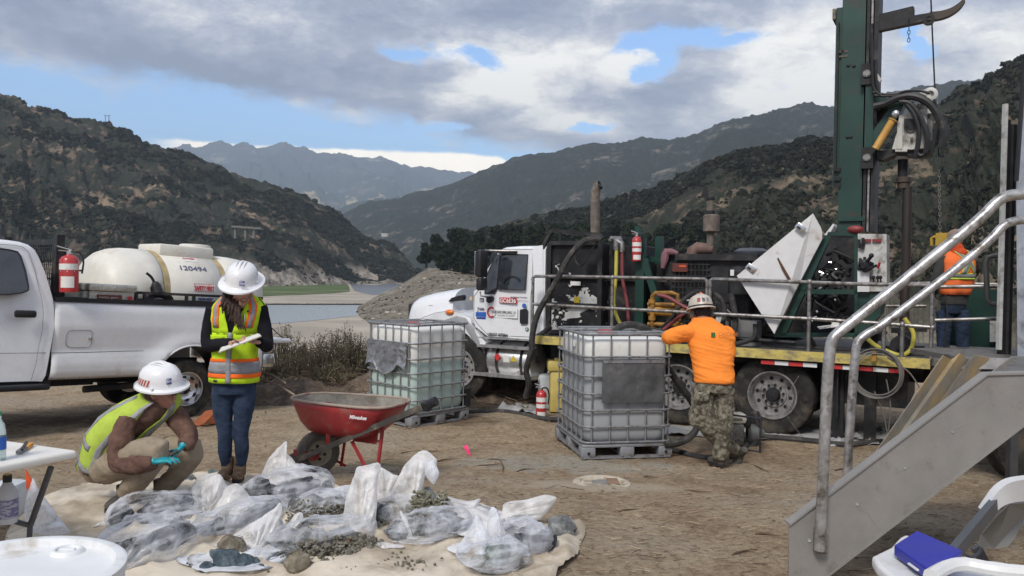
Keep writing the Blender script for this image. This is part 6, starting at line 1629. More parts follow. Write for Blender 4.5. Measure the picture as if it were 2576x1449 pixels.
e0_,e1_=S(2037,1480),S(2600,1048);build('stringer_flange',MB().prism([e0_+V((0,-.012,0)),e1_+V((0,-.012,0)),e1_+V((0,-.012,-.010)),e0_+V((0,-.012,-.010))],(0,.07,0)),steel,st,smooth=False)
SO=V((.86,1.14,0))
build('stringer',MB().prism([S(*q)+SO for q in sg],(0,.012,0)),steel,st,smooth=False)
for k in range(1,8):
    f_=(k-.3)/8;p=a+(b-a)*f_+V((.05,.02,-.12));build('tread',MB().prism([p,p+V((.24,0,0)),p+V((.24,0,-.035)),p+V((0,0,-.035))],SO-V((0,.03,0))),steel_d,st,smooth=False)
build('stair_landing',MB().prism([b+V((.05,.02,-.004)),c_+V((0,.02,-.02)),c_+V((0,.02,-.06)),b+V((.05,.02,-.05))],SO),mat('chequer_plate'),st,smooth=False)
hr1=[S(*q,-.05)for q in((2062,1384),(2068,1250),(2075,1100),(2082,950),(2088,885),(2094,855),(2112,835),(2150,805),(2250,725),(2350,644),(2430,580),(2480,536),(2500,515),(2528,495),(2576,488),(2640,486))]
railm=mat('worn_bright_pipe',(.46,.45,.44),.36,metal=.7,var=.22,vs_=22,dirt=(.14,.12,.10),dirt_amt=.45,dscale=13,bump=.15,bs=50)
build('handrail',MB().tube(spl(hr1,4),.030,14),railm,st)
YF=YS+1.15
hr2=[P(x,y,YF)for x,y in((2130,1215),(2138,1080),(2146,960),(2152,890),(2158,862),(2178,842),(2215,820),(2300,757),(2400,680),(2470,622),(2500,594),(2520,572),(2545,558),(2590,552),(2650,552))]
build('handrail',MB().tube(spl(hr2,4),.030,14),railm,st)
s_=S(2063,1350,-.04);build('rail_socket',MB().rbox(S(2064,1359,-.03),(.066,.05,.14),.008),galv,st);build('socket_bolt',MB().cyl(S(2060,1326,-.06),S(2060,1318,-.06),.008,n=6),chrome,st)
scr=mat('bare_scratch',(.42,.41,.39),.4,metal=.5)
for(x0,y0),(x1,y1),w_ in(((2180,1285),(2200,1318),.004),((2010,1345),(2016,1400),.006),((2250,1190),(2290,1175),.003),((2400,1080),(2432,1066),.003),((2330,1150),(2338,1172),.003)):
    build('scratch',MB().tube([S(x0,y0,-.0008),S(x1,y1,-.0008)],w_*.5,4),scr,st)
for x,y in((2030,1330),(2150,1238),(2270,1147),(2390,1056)):build('tread_bolt',MB().cyl(S(x+6,y+30,-.004),S(x+6,y+30,.002),.009,n=6),galv,st)
top=[(2372,893),(2393,905),(2415,888),(2438,906),(2450,892),(2488,900)];bots=[(2168,1185),(2190,1192),(2215,1175),(2245,1182),(2262,1165),(2300,1168)]
mb=MB();Tq=[P(x,y,7.1+(.07 if i%2 else 0))for i,(x,y)in enumerate(top)];Bq=[P(x,y,7.4+(.07 if i%2 else 0))for i,(x,y)in enumerate(bots)]
mb.loft([Tq,[(t_+b_)/2 for t_,b_ in zip(Tq,Bq)],Bq],cap=False,closed=False)
pan=build('trough_panel',mb,mat('stained_panel',(.34,.31,.25),.7,var=.2,vs_=4,dirt=(.20,.21,.22),dirt_amt=.55,dscale=2.5,stretch=(1,.4,.5),fn=lambda t,oc,c,p:t.mix(t.smooth(t.noise(2.2,6,.6,t.vscale(oc,(1,.3,.4))),.46,.56),c,(.46,.33,.15))),smooth=False,label='stained folded metal trough leaning up to the rig platform',cat='panel')
pan.modifiers.new('s','SOLIDIFY').thickness=.006
TYr=8.0
trl=empty('support_trailer',P(2560,960,TYr),'pale sided support trailer cut by the right edge beside the rig','trailer')
build('corner_post',MB().box((P(2528,300,TYr).x,TYr,(P(2528,262,TYr).z+P(2528,880,TYr).z)/2),(.032,.05,P(2528,262,TYr).z-P(2528,880,TYr).z)),mat('dirty_white_control'),trl)
for x,w_,m_ in((2536,.03,dark_plastic),(2545,.03,steel_d),(2553,.022,dark_plastic)):
    zt,zb_=P(x,300 if x<2540 else 312,TYr).z,P(x,900,TYr).z;build('door_track',MB().box((P(x,500,TYr).x,TYr+.05,(zt+zb_)/2),(w_,.08,zt-zb_)),m_,trl)
wx=P(2557,500,TYr-.3).x
sidem=mat('trailer_side',(.34,.37,.42),.45,metal=.2,var=.12,dirt=(.14,.14,.14),dirt_amt=.4,dscale=3)
x0=P(2562,900,7.0).x;
build('side_wall',MB().prism([V((P(2556,450,7.6).x,7.6,P(2556,450,7.6).z)),V((P(2576,165,7.6).x,7.6,P(2576,165,7.6).z)),V((3.0+5.4,7.6,P(2576,0,7.6).z)),V((8.4,7.6,P(2560,950,7.6).z)),V((P(2560,950,7.6).x,7.6,P(2560,950,7.6).z))],(1.75,2.4,0)),sidem,trl,smooth=False)
build('edge_trim',MB().tube([P(2557,455,7.55),P(2577,160,7.55)],.02,6),dark_plastic,trl)
build('landing',MB().box((P(2540,905,7.6).x+.5,7.9,P(2540,908,7.6).z),(1.9,1.4,.05)),mat('chequer_plate'),trl)
build('landing_edge',MB().box((P(2540,905,7.2).x+.5,7.2,P(2540,915,7.2).z),(1.9,.04,.10)),alu,trl)
for x in(2556,):q=P(x,950,7.25);build('support_leg',MB().box((q.x,7.28,(q.z-.4)/2),(.07,.07,q.z+.4+.3)),steel_d,trl)
build('dark_underbody',MB().box((7.0,8.6,.25),(3.0,1.6,1.3)),black_metal,trl)  # dark box added to make the space under the trailer read black
build('wheel',MB().lathe((P(2560,1040,7.6).x+.4,7.7,.15),(0,-1,0),[(-.3,.3),(-.3,.5),(-.05,.5),(0,.42),(0,.25),(-.05,.2),(-.05,0)],30),rubber,trl)
# ================================================================== FOLDING CHAIR WITH BINDER
CYc=2.55
Cc=lambda x,y,Y=CYc:P(x,y,Y)
ch=empty('folding_chair',Cc(2400,1600),'white plastic folding chair with dark legs at the bottom right corner','chair')
cwhite=mat('chair_white',(.66,.66,.65),.4,var=.04,dirt=(.5,.48,.44),dirt_amt=.25,dscale=5);cgrey=mat('chair_grey',(.075,.08,.09),.45,metal=.2,var=.15)
zs_=Cc(2300,1420,2.2).z
def onz(x,y,z):
    d=ray(x,y);return CAM+d*((z-CAM.z)/d.z)
so2=[(2192,1408),(2240,1385),(2262,1360),(2278,1352),(2440,1415),(2500,1420),(2620,1440),(2620,1600),(2380,1560),(2280,1500),(2205,1430)]
seatp=[onz(x,y,zs_)for x,y in so2]
mb=MB().prism([p+V((0,0,.012))for p in seatp],(0,0,-.035));sb_=build('seat',mb,cwhite,ch,smooth=False);bv=sb_.modifiers.new('b','BEVEL');bv.width=.012;bv.segments=3
arm=[onz(x,y,zs_+.05)for x,y in((2340,1449),(2385,1425),(2430,1420),(2500,1432),(2580,1440),(2680,1446))]
build('seat_side_rail',MB().tube(spl(arm,4),[.018]*21,8),cwhite,ch)
a=onz(2385,1425,zs_+.03);b=Cc(2475,1288,2.75)
def flatbar(p,q,w,th,m,name,par,side_=V((0,1,0))):
    d=(q-p).normalized();n_=d.cross(side_).normalized();s2=d.cross(n_)
    rg__=lambda c:[c+n_*w/2+s2*th/2,c-n_*w/2+s2*th/2,c-n_*w/2-s2*th/2,c+n_*w/2-s2*th/2]
    return build(name,MB().loft([rg__(p),rg__(q)]),m,par,smooth=False)
flatbar(onz(2360,1440,zs_+.02),Cc(2500,1270,2.62),.040,.022,cgrey,'back_post',ch)
flatbar(Cc(2455,1375,2.9),Cc(2492,1445,2.9),.032,.02,cgrey,'leg',ch);flatbar(Cc(2270,1449,2.35),Cc(2230,1700,2.5),.034,.02,cgrey,'leg',ch);flatbar(Cc(2400,1470,2.2),Cc(2440,1800,2.2),.034,.02,cgrey,'leg',ch)
build('hinge_wire',MB().tube(spl([Cc(2415,1385,2.8),Cc(2440,1400,2.8),Cc(2462,1392,2.85),Cc(2470,1375,2.88)],5),.006,6),cgrey,ch)
bk=[(2475,1287,2.6),(2492,1262,2.6),(2515,1232,2.62),(2545,1213,2.64),(2590,1205,2.68),(2650,1200,2.75)];bk2=[(2500,1298,2.62),(2515,1280,2.62),(2535,1268,2.64),(2565,1262,2.68),(2600,1260,2.72),(2660,1258,2.8)]
mb=MB();A2=[Cc(*q)for q in bk];B2=[Cc(*q)for q in bk2];mb.loft([[p,p+V((.01,.05,.0)),q+V((.01,.05,0)),q]for p,q in zip(spl(A2,3),spl(B2,3))]);build('back_top',mb,cwhite,ch,smooth=50)
inner=[(2470,1345,2.80),(2458,1368,2.80),(2470,1378,2.8),(2500,1381,2.8),(2535,1375,2.82),(2552,1355,2.84),(2585,1290,2.9),(2650,1262,2.95),(2540,1268,2.72),(2505,1300,2.7)]
build('backrest',MB().prism([Cc(*q)for q in inner],(.01,.015,0)),mat('chair_inner',(.24,.235,.22),.5,var=.05),ch,smooth=False)
build('seat_rear',MB().prism([onz(2425,1400,zs_+.02),onz(2500,1420,zs_+.02),onz(2495,1432,zs_+.02),onz(2425,1425,zs_+.02)],(0,0,-.03)),cwhite,ch,smooth=False)
bb=[onz(2248,1398,zs_+.02),onz(2305,1352+8,zs_+.02),onz(2420,1412,zs_+.02),onz(2345,1470,zs_+.02)]
bind=empty('blue_binder',sum(bb,V())/4,'blue plastic binder lying on the folding chair seat','binder')
mbb=build('cover',MB().prism([p+V((0,0,.032))for p in bb],(0,0,-.032)),mat('binder_blue',(.012,.016,.30),.38,var=.06),bind,smooth=False);bv=mbb.modifiers.new('b','BEVEL');bv.width=.006;bv.segments=3
p,q=bb[0],bb[3];build('clasp',MB().box(p*.45+q*.55+V((-.004,-.004,.012)),(.05,.006,.004),Matrix.Rotation(math.atan2((q-p).y,(q-p).x),3,'Z')),paper,bind)
build('binder_slot',MB().box(bb[0]*.5+bb[1]*.5+V((-.004,0,.018)),(.05,.006,.010),Matrix.Rotation(math.atan2((bb[1]-bb[0]).y,(bb[1]-bb[0]).x),3,'Z')),ink,bind)
# ================================================================== FOLDING TABLE AND THINGS ON IT
tz_=CAM.z-.96;tw=mat('table_white',(.74,.72,.67),.45,var=.03,dirt=(.6,.57,.5),dirt_amt=.2)
tbl=empty('folding_table',onz(0,1200,0),'white plastic folding table with dark legs at the left edge','table')
cA=onz(196,1132,tz_);cB=onz(0,1105,tz_);cC=onz(-20,1196-22,tz_)
dB=(cB-cA);dC=(cC-cA);cB=cA+dB.normalized()*1.6;cC2=cA+dC.normalized()*.75
poly_=[cA,cB,cB+(cC2-cA),cC2]
tt_=build('table_top',MB().prism(poly_,(0,0,-.045)),tw,tbl,smooth=False);bv=tt_.modifiers.new('b','BEVEL');bv.width=.018;bv.segments=4
lx0=onz(128,1178,tz_-.05);l0=cA*.86+cB*.04+cC2*.10
p0=P(128,1176,l0.y);p1=P(76,1322,l0.y+.1);p2=P(-120,1280,l0.y+.05)
build('leg',MB().tube([p0,p1],.016,10),cgrey,tbl);build('leg_brace',MB().tube([p1,P(0,1302,p1.y-.1),P(-100,1290,p1.y-.2)],.014,10),cgrey,tbl);build('leg',MB().tube([p1,p1+V((-.02,0,-.34))],.014,8),cgrey,tbl)
kn=empty('utility_knife',onz(60,1128,tz_+.01),'orange and grey utility knife lying on the white table','knife')
k0,k1=onz(47,1138,tz_+.012),onz(76,1117,tz_+.012);km=(k0+k1)/2
flatbar(k0,km,.028,.016,mat('grey_paint'),'blade_end',kn,V((0,0,1)));flatbar(km,k1,.032,.018,mat('knife_orange',(.62,.28,.03),.5),'grip',kn,V((0,0,1)));flatbar(k0+V((.01,.01,.01)),k1+V((-.02,0,.01)),.012,.012,dark_plastic,'slider',kn,V((0,0,1)))
bt=empty('water_bottle',onz(-6,1150,tz_),'clear plastic water bottle with blue label on the table, cut by left edge','bottle')
bq=onz(-6,1158,tz_);clear=mat('clear_plastic',(.62,.74,.74),.15,var=.02,trans=.75)
build('bottle_body',MB().lathe(bq,(0,0,1),[(0,.03),(.005,.036),(.13,.036),(.17,.033),(.20,.018),(.225,.014),(.225,0)],20),clear,bt);build('cap',MB().lathe(bq+V((0,0,.222)),(0,0,1),[(0,.016),(.02,.016),(.02,0)],14),mat('green_cap',(.03,.30,.14),.4),bt);build('label_wrap',MB().lathe(bq,(0,0,1),[(.055,.0375),(.12,.0375)],20),mat('blue_label',(.03,.13,.50),.4),bt)
sb2=empty('squeeze_bottle',G(18,1330),'squat clear wash bottle with dark cap standing under the table','bottle')
g=P(18,1315,4.1);hh=(P(18,1195,4.1)-g).z
build('bottle_body',MB().lathe(g,(0,0,1),[(0,.045),(.01,.05),(hh*.62,.05),(hh*.74,.035),(hh*.86,.018),(hh*.88,0)],20),mat('cloudy_plastic',(.50,.52,.55),.4,var=.08),sb2);build('cap',MB().lathe(g+V((0,0,hh*.86)),(0,0,1),[(0,.022),(.035,.022),(.035,.0)],12),dark_plastic,sb2)
build('cap_tip',MB().lathe(g+V((0,0,hh*.98)),(0,0,1),[(-.03,.012),(.012,.012),(.012,0)],10),ym,sb2)
build('label_wrap',MB().lathe(g,(0,0,1),[(hh*.12,.0512),(hh*.52,.0512)],20),mat('violet_label',(.16,.15,.28),.5,fn=lambda t,oc,c,p:t.mix(t.smooth(t.noise(30,3,.6,t.vscale(oc,(1,1,3))),.5,.52),c,(.4,.4,.48))),sb2)
g=P(30,1320,4.0);build('plastic_jug',MB().rbox(G(-30,1340)+V((0,.2,.14)),(.2,.2,.28),.05),mat('translucent_white'),label='white plastic jug under the left end of the table',cat='container')
dc=P(26,1432,2.21);dz=dc.z;drum=empty('plastic_drum',V((dc.x,dc.y,0)),'white plastic drum with a moulded top and bung at the lower left','drum')
dw=mat('drum_white',(.72,.73,.73),.35,var=.04,dirt=(.50,.46,.40),dirt_amt=.28,dscale=5)
R_=.295
build('drum_body',MB().lathe((dc.x,dc.y,0),(0,0,1),[(0,R_-.03),(.01,R_-.01),(.28,R_-.005),(.30,R_+.0),(.32,R_-.005),(dz-.06,R_-.005),(dz-.04,R_-.02),(dz-.03,R_),(dz-.005,R_),(dz,R_-.01),(dz-.002,R_-.03),(dz-.022,R_-.036),(dz-.022,.0)],72),dw,drum,smooth=50)
bg_=onz(170,1388,dz-.02);build('bung',MB().lathe(bg_,(0,0,1),[(-.02,.055),(.004,.046),(.010,.040),(.010,.034),(.002,.030),(.004,0)],30),dw,drum)
build('bung_cap',MB().rbox(bg_+V((0,0,.006)),(.05,.016,.012),.005),dw,drum)
ob=onz(1275,1449,.36);
eb_=empty('orange_bucket',V((ob.x,ob.y-.14,0)),'rim of a bright orange bucket just showing at the bottom edge','bucket')
build('bucket_shell',MB().lathe((ob.x,ob.y-.155,0),(0,0,1),[(0,.12),(.33,.145),(.335,.152),(.36,.152),(.36,.140),(.03,.115),(.03,0)],40),mat('bucket_orange',(.75,.12,.02),.4),eb_)
# ================================================================== CANVAS, BAGS AND ROCKS
canvas=mat('canvas_tarp',(.62,.555,.455),.9,var=.07,vs_=2.5,dirt=(.36,.30,.225),dirt_amt=.6,dscale=1.8,bump=.12,bs=160,spec=.1)
outl=[(35,1300),(110,1262),(200,1226),(240,1212),(300,1220),(400,1212),(480,1203),(560,1200),(640,1200),(740,1212),(830,1225),(900,1240),(960,1246),(1060,1252),(1140,1266),(1230,1290),(1300,1312),(1350,1330),
        (1395,1345),(1440,1338),(1476,1330),(1472,1362),(1466,1395),(1440,1420),(1405,1440),(1385,1470),(1330,1500),(1000,1560),(600,1570),(200,1560),(20,1500),(10,1400)]
og=[G(*q)for q in outl];og=spl(og+og[:1],6)[:-1];ctr=G(760,1350)
vs=[];NR=70
for i,p in enumerate(og):
    for j in range(NR+1):
        u=j/NR;q=ctr+(p-ctr)*(u**.75)
        f=mnoise.fractal(V((q.x*1.8,q.y*2.6,4)),1.,2.,4);r1=max(0,1-4*abs(mnoise.noise(V((q.x*1.5+q.y*.7,q.y*1.9-q.x*.3,9)))))**2
        r2=max(0,1-5*abs(mnoise.noise(V((q.x*3.1+f*.6,q.y*3.7,2)))))**2
        z=gz(q.x,q.y)+.022*min(1,(1.02-u)*12)+.006+.012*f+.034*r1+.020*r2+(.010*math.sin(min(1,(1-u)*9)*math.pi)if u>.88 else-0)+(-.012 if j==NR else 0)
        if q.x>2.0*.0+P(1330,1350,q.y).x:z+=.03*max(0,mnoise.noise(V((q.x*7,q.y*7,5)))+.2)
        e_=V((mnoise.noise(V((q.x*3,q.y*3,1))),mnoise.noise(V((q.x*3,q.y*3,7))),0))*.05*u
        vs.append(V((q.x,q.y,z))+e_)
n=len(og)
tarp=build('canvas_tarp',MB().add(vs,[(i*(NR+1)+j,((i+1)%n)*(NR+1)+j,((i+1)%n)*(NR+1)+j+1,i*(NR+1)+j+1)for i in range(n)for j in range(NR)]),canvas,smooth=True,label='large cream canvas drop cloth spread under the rock sample bags',cat='tarp')
def filmmat(name,col,op,sheen=.35):
    m=bpy.data.materials.new(name);m.use_nodes=True;t=NT(m.node_tree);t.n.clear();out=t.new('ShaderNodeOutputMaterial')
    oc=t.new('ShaderNodeTexCoord').outputs['Object']
    n=t.noise(6.5,2,.5,oc,.9);n2=t.noise(2.6,2,.5,oc,.6)
    b=t.new('ShaderNodeBump');b.inputs['Strength'].default_value=.7;b.inputs['Distance'].default_value=.02;t.l.new(t.noise(7,4,.5,oc,1.5),b.inputs['Height'])
    p=t.new('ShaderNodeBsdfPrincipled');p.inputs['Base Color'].default_value=(*col,1);p.inputs['Roughness'].default_value=.26;t.l.new(b.outputs[0],p.inputs['Normal'])
    tl=t.new('ShaderNodeBsdfTranslucent');tl.inputs[0].default_value=(*col,1);t.l.new(b.outputs[0],tl.inputs['Normal'])
    m1=t.new('ShaderNodeMixShader');m1.inputs[0].default_value=.35;t.l.new(p.outputs[0],m1.inputs[1]);t.l.new(tl.outputs[0],m1.inputs[2])
    tr=t.new('ShaderNodeBsdfTransparent');lw=t.new('ShaderNodeLayerWeight');lw.inputs[0].default_value=.35;t.l.new(b.outputs[0],lw.inputs['Normal'])
    f=t.math('ADD',t.math('MULTIPLY',lw.outputs['Facing'],.55),op-.20);f=t.math('ADD',f,t.math('MULTIPLY',t.math('SUBTRACT',n,.5),1.7));f=t.math('ADD',f,t.math('MULTIPLY',t.math('SUBTRACT',n2,.5),1.1),clamp=True)
    cr_=t.math('ABSOLUTE',t.math('SUBTRACT',t.noise(6,4,.5,oc,2.2),.5));f=t.math('ADD',f,t.math('MULTIPLY',t.smooth(cr_,.04,.0),.12),clamp=True)
    m2=t.new('ShaderNodeMixShader');t.put(m2.inputs[0],f);t.l.new(tr.outputs[0],m2.inputs[1]);t.l.new(m1.outputs[0],m2.inputs[2]);t.l.new(m2.outputs[0],out.inputs[0])
    _mc[name]=m;return m
filmA=filmmat('bag_film',(.90,.92,.96),.72);filmB=filmmat('bag_film_thin',(.88,.90,.95),.40);filmC=filmmat('bag_film_white',(.90,.89,.88),.80)
def rockm(name,a,b,c_):
    def fn(t,oc,c,p):
        c=t.ramp(t.noise(14,8,.7,oc,.4),[(.35,a),(.52,b),(.66,c_)])
        bb=t.new('ShaderNodeBump');bb.inputs['Strength'].default_value=1.;bb.inputs['Distance'].default_value=.02;v=t.new('ShaderNodeTexVoronoi');v.inputs['Scale'].default_value=16;t.l.new(oc,v.inputs['Vector'])
        t.l.new(t.math('ADD',v.outputs['Distance'],t.noise(40,5,.7,oc)),bb.inputs['Height']);t.l.new(bb.outputs[0],p.inputs['Normal']);return c
    return mat(name,rough=.85,fn=fn,spec=.25)
rk_grey=rockm('rock_grey',(.08,.085,.09),(.20,.21,.21),(.40,.41,.40));rk_dark=rockm('rock_dark',(.022,.025,.030),(.055,.06,.07),(.15,.16,.17));rk_blue=rockm('rock_blue',(.04,.055,.07),(.10,.135,.16),(.24,.29,.31))
rk_green=rockm('rock_green',(.07,.10,.09),(.17,.22,.20),(.36,.40,.36));rk_brown=rockm('rock_brown',(.10,.08,.055),(.22,.19,.14),(.36,.33,.27));rk_lime=rockm('rock_pale',(.15,.15,.13),(.30,.30,.27),(.48,.47,.43))
def rockmb(c,r,seed,flat=.8):
    m=MB();rr=random.Random(seed);n,mm=16,11;planes=[]
    for k in range(15):d=V((rr.gauss(0,1),rr.gauss(0,1),rr.gauss(0,1))).normalized();planes.append((d,rr.uniform(.62,.95)))
    for i in range(mm+1):
        a=math.pi*i/mm
        for k in range(n):
            b=2*math.pi*k/n;q=V((math.sin(a)*math.cos(b),math.sin(a)*math.sin(b),-math.cos(a)))
            l=min(h/max(.05,q.dot(d))for d,h in planes if q.dot(d)>.05)if any(q.dot(d)>.05 for d,h in planes)else 1
            l=min(l,1.25)*(1+.08*mnoise.noise(q*4+V((seed,0,0))));m.v.append(V(c)+V((q.x*l*r,q.y*l*r,q.z*l*r*flat)))
    m.f=[(i*n+k,i*n+(k+1)%n,(i+1)*n+(k+1)%n,(i+1)*n+k)for i in range(mm)for k in range(n)];return m
def rock(px,py,r,m,seed,label,up=0.,flat=.8,Y=None):
    """py is the foot of the rock in the view"""
    g=G(px,py)if Y is None else P(px,py,Y);return build('rock',rockmb(g+V((0,0,r*flat*.72+up)),r,seed,flat),m,smooth=22,label=label,cat='rock',group='rocks around the sample bags')
rock(1413,1352,.108,rk_grey,3,'large grey rock on the right corner of the drop cloth',flat=.8)
rock(480,1216,.058,rk_grey,5,'grey rock beside the crouching person\'s knee');rock(535,1202,.062,rk_green,8,'squat grey rock just left of the standing person\'s boots');rock(461,1226,.02,rk_brown,6,'tiny brown clump left of the grey rock at the knee')
rock(1078,1296,.085,rk_grey,12,'pale grey rock peeking up behind the gravel filled bag',up=.04,flat=1.);rock(970,1275,.072,rk_dark,14,'black rock on top of the bag left of the tall bag neck',up=.05,flat=.7)
rock(1248,1432,.085,rk_green,16,'green grey rock inside the front right bag',flat=1.);rock(568,1436,.095,rk_blue,18,'blue grey rock in the open front bag',up=.02,flat=.7);rock(520,1446,.055,rk_blue,19,'smaller blue grey rock left in the open front bag');rock(590,1405,.085,rk_brown,20,'brown rock behind the blue grey rock',up=.03)
rock(748,1452,.088,rk_brown,23,'brown muddy rock in front of the spilled gravel',flat=1.);rock(1284,1352,.048,rk_dark,25,'dark rock at the left mouth of the right hand bag',up=.03);rock(1318,1362,.052,rk_dark,27,'dark rock at the right mouth of the right hand bag',up=.03)
rock(918,1333,.036,rk_dark,29,'small dark rock between the two tall necked bags');rock(826,1406,.042,rk_grey,31,'grey stone at the top of the spilled gravel');rock(758,1322,.04,rk_grey,33,'grey stone on the mud left of the marked bag',up=.05);rock(495,1395,.05,rk_grey,35,'small grey rock between the two left bags and the open bag')
rock(815,1250,.07,rk_dark,37,'dark rock at the right end of the rear bag',up=.02);rock(1232,1452,.05,rk_lime,39,'pale rubble at the bottom of the front right bag')
def rubble(name,pts,spread,n,smin,smax,m,seed,label,hh=.05):
    rr=random.Random(seed);mb=MB();q=spl([G(*p)for p in pts],8)if len(pts)>2 else[G(*p)for p in pts]
    for k in range(n):
        c=rr.choice(q);o=V((rr.gauss(0,spread),rr.gauss(0,spread*.7),0));z=hh*max(0,1-o.length/(spread*2))*rr.uniform(.2,1.1);s=rr.uniform(smin,smax)*(1 if rr.random()<.85 else 1.8)
        mb.ell(c+o+V((0,0,.04+z)),(s,s*.85,s*.75),n=6,m=4,disp=.6,seed=rr.uniform(0,99))
    return build(name,mb,m,kind='stuff',smooth=False,label=label,cat='gravel')
mudrock=rockm('muddy_gravel',(.11,.102,.08),(.21,.195,.155),(.34,.32,.265))
rubble('gravel',[(760,1412),(820,1402),(880,1398),(915,1392)],.075,1000,.004,.013,mudrock,1,'muddy gravel spilled in front of the marked bag',.09)
rubble('gravel',[(735,1338),(790,1335),(850,1330),(880,1330)],.035,600,.004,.012,mudrock,2,'muddy gravel heaped in the mouth of the marked bag',.17)
rubble('gravel',[(1040,1318),(1075,1322),(1115,1318)],.045,640,.004,.014,rockm('olive_gravel',(.12,.115,.07),(.25,.24,.17),(.37,.36,.28)),3,'olive gravel heaped in the mouth of the centre bag',.20)
rubble('gravel',[(940,1325),(960,1330)],.04,60,.005,.012,mudrock,4,'scattered gravel between the tall necked bags',.02)
rubble('gravel',[(700,1440),(860,1430),(960,1428),(1050,1432)],.10,130,.004,.010,mudrock,5,'thin scatter of gravel on the canvas at the front',.0)
def tube_film(pts,wr,seed,nseg=68,open_end=True,closed_sec=True,sub=9,rag=.03):
    """pts: (px, py, Y|None, half width, half height, lift)"""
    C=[];
    for(px,py,Y,rw,rh,up)in pts:
        c=G(px,py)if Y is None else P(px,py,Y)
        C.append((c+V((0,0,up)),rw,rh))
    cc=spl([c[0]for c in C],sub);t_=np.linspace(0,len(C)-1,len(cc));rw=np.interp(t_,range(len(C)),[c[1]for c in C]);rh=np.interp(t_,range(len(C)),[c[2]for c in C])
    rings=[];prevu=None
    for i,p in enumerate(cc):
        tg=(cc[min(i+1,len(cc)-1)]-cc[max(i-1,0)]).normalized()
        side_=tg.cross(V((0,0,1)))
        if side_.length<.35:side_=V((1,0,0))if prevu is None else prevu
        side_=(side_-tg*side_.dot(tg)).normalized()
        if prevu is not None and side_.dot(prevu)<0:side_=-side_
        if prevu is not None:side_=(side_*.4+prevu*.6);side_=(side_-tg*side_.dot(tg)).normalized()
        prevu=side_;up_=side_.cross(tg);ring=[]
        s=t_[i]
        for k in range(nseg):
            a=2*math.pi*k/nseg;ca,sa=math.cos(a),math.sin(a)
            w_=1+wr*(mnoise.fractal(V((ca*2.2,sa*2.2,s*.8+seed*5)),1.,2.,3))+wr*.8*(max(0,1-4*abs(mnoise.noise(V((ca*3.4,sa*3.4,s*.45+seed*3)))))-.25)
            q=p+side_*ca*rw[i]*w_+up_*sa*rh[i]*w_
            if i==len(cc)-1 and open_end:q=q+tg*rag*mnoise.noise(V((ca*3,sa*3,seed)))
            zg=gz(q.x,q.y)+.042
            if q.z<zg:q.z=zg+(zg-q.z)*.02
            ring.append(q)
        rings.append(ring)
    return MB().loft(rings,cap=False)
def film_sheet(name,out,Y,m,par,seed,gather=None,amp=.07,lean=.0012,closed=True,soft=4):
    """a crumpled sheet of film: outline at its own distance, pleats running from its gathered point, front and back skins"""
    gx0,gy0=gather or out[0];out=[(gx0+(x-gx0)*1.10,gy0+(y-gy0)*1.08)for x,y in out]
    cx_,cy_=sum(p[0]for p in out)/len(out),sum(p[1]for p in out)/len(out);yb=max(p[1]for p in out);gx_,gy_=gather or(cx_,yb)
    o=[V((x,y,0))for x,y in out];o=spl(o+o[:1],soft)[:-1];n=len(o);N=14
    for sgn in((-1,1)if closed else(-1,)):
        vs=[]
        for i,p in enumerate(o):
            for j in range(N+1):
                u=j/N;x=cx_+(p.x-cx_)*u;y=cy_+(p.y-cy_)*u
                th=math.atan2(y-gy_,x-gx_);r_=math.hypot(x-gx_,y-gy_)/60
                pl=1-2.6*abs(mnoise.noise(V((math.cos(th)*3.4,math.sin(th)*3.4,seed+r_*.25))));pl+=.5*(1-2.6*abs(mnoise.noise(V((math.cos(th)*8,math.sin(th)*8,seed*2+r_*.5)))))
                cr=mnoise.fractal(V((x*.03,y*.03,seed)),1.,2.,2)
                d=sgn*amp*1.1*math.sqrt(max(0,1-u**2.2))+amp*(.55*pl*min(1,r_+.15)+.55*cr)*(1-.35*u)+(yb-y)*lean
                jx=2.2*mnoise.noise(V((x*.08,y*.08,seed+4)))*u
                q=P(x+jx,y+jx*.7,Y+d);q.z=max(q.z,gz(q.x,q.y)+.045+.004*u);vs.append(q)
        build(name,MB().add(vs,[(i*(N+1)+j,((i+1)%n)*(N+1)+j,((i+1)%n)*(N+1)+j+1,i*(N+1)+j+1)for i in range(n)for j in range(N)]),m,par,smooth=True)
def bag(loc,films,contents,label,keep=1,sheets=(),group='clear sample bags of drilled rock'):
    e=empty('rock_bag',G(*loc),label,'bag',group)
    for k,(pts,m,wr,seed)in enumerate(films[:keep]):
        build('film' if k==0 else('bag_neck' if k==1 else 'bag_flap'),tube_film(pts,wr,seed),m,e,smooth=True)
    for(pts,r,n,m,seed)in contents:
        rr=random.Random(seed);path=spl([G(*p)for p in pts],6)
        for k in range(n):
            p=path[int(k*(len(path)-1)/max(1,n-1))]+V((rr.gauss(0,r*.25),rr.gauss(0,r*.3),0));s=r*rr.uniform(.55,.95)
            build('bagged_rock',rockmb(p+V((0,0,s*.75+rr.uniform(0,r*.35))),s,seed*10+k,.8),m,e,smooth=25)
    for k,(out,Y,m,seed,ga,am)in enumerate(sheets):film_sheet('bag_neck' if k==0 else 'bag_flap',out,Y,m,e,seed,ga,am)
    return e
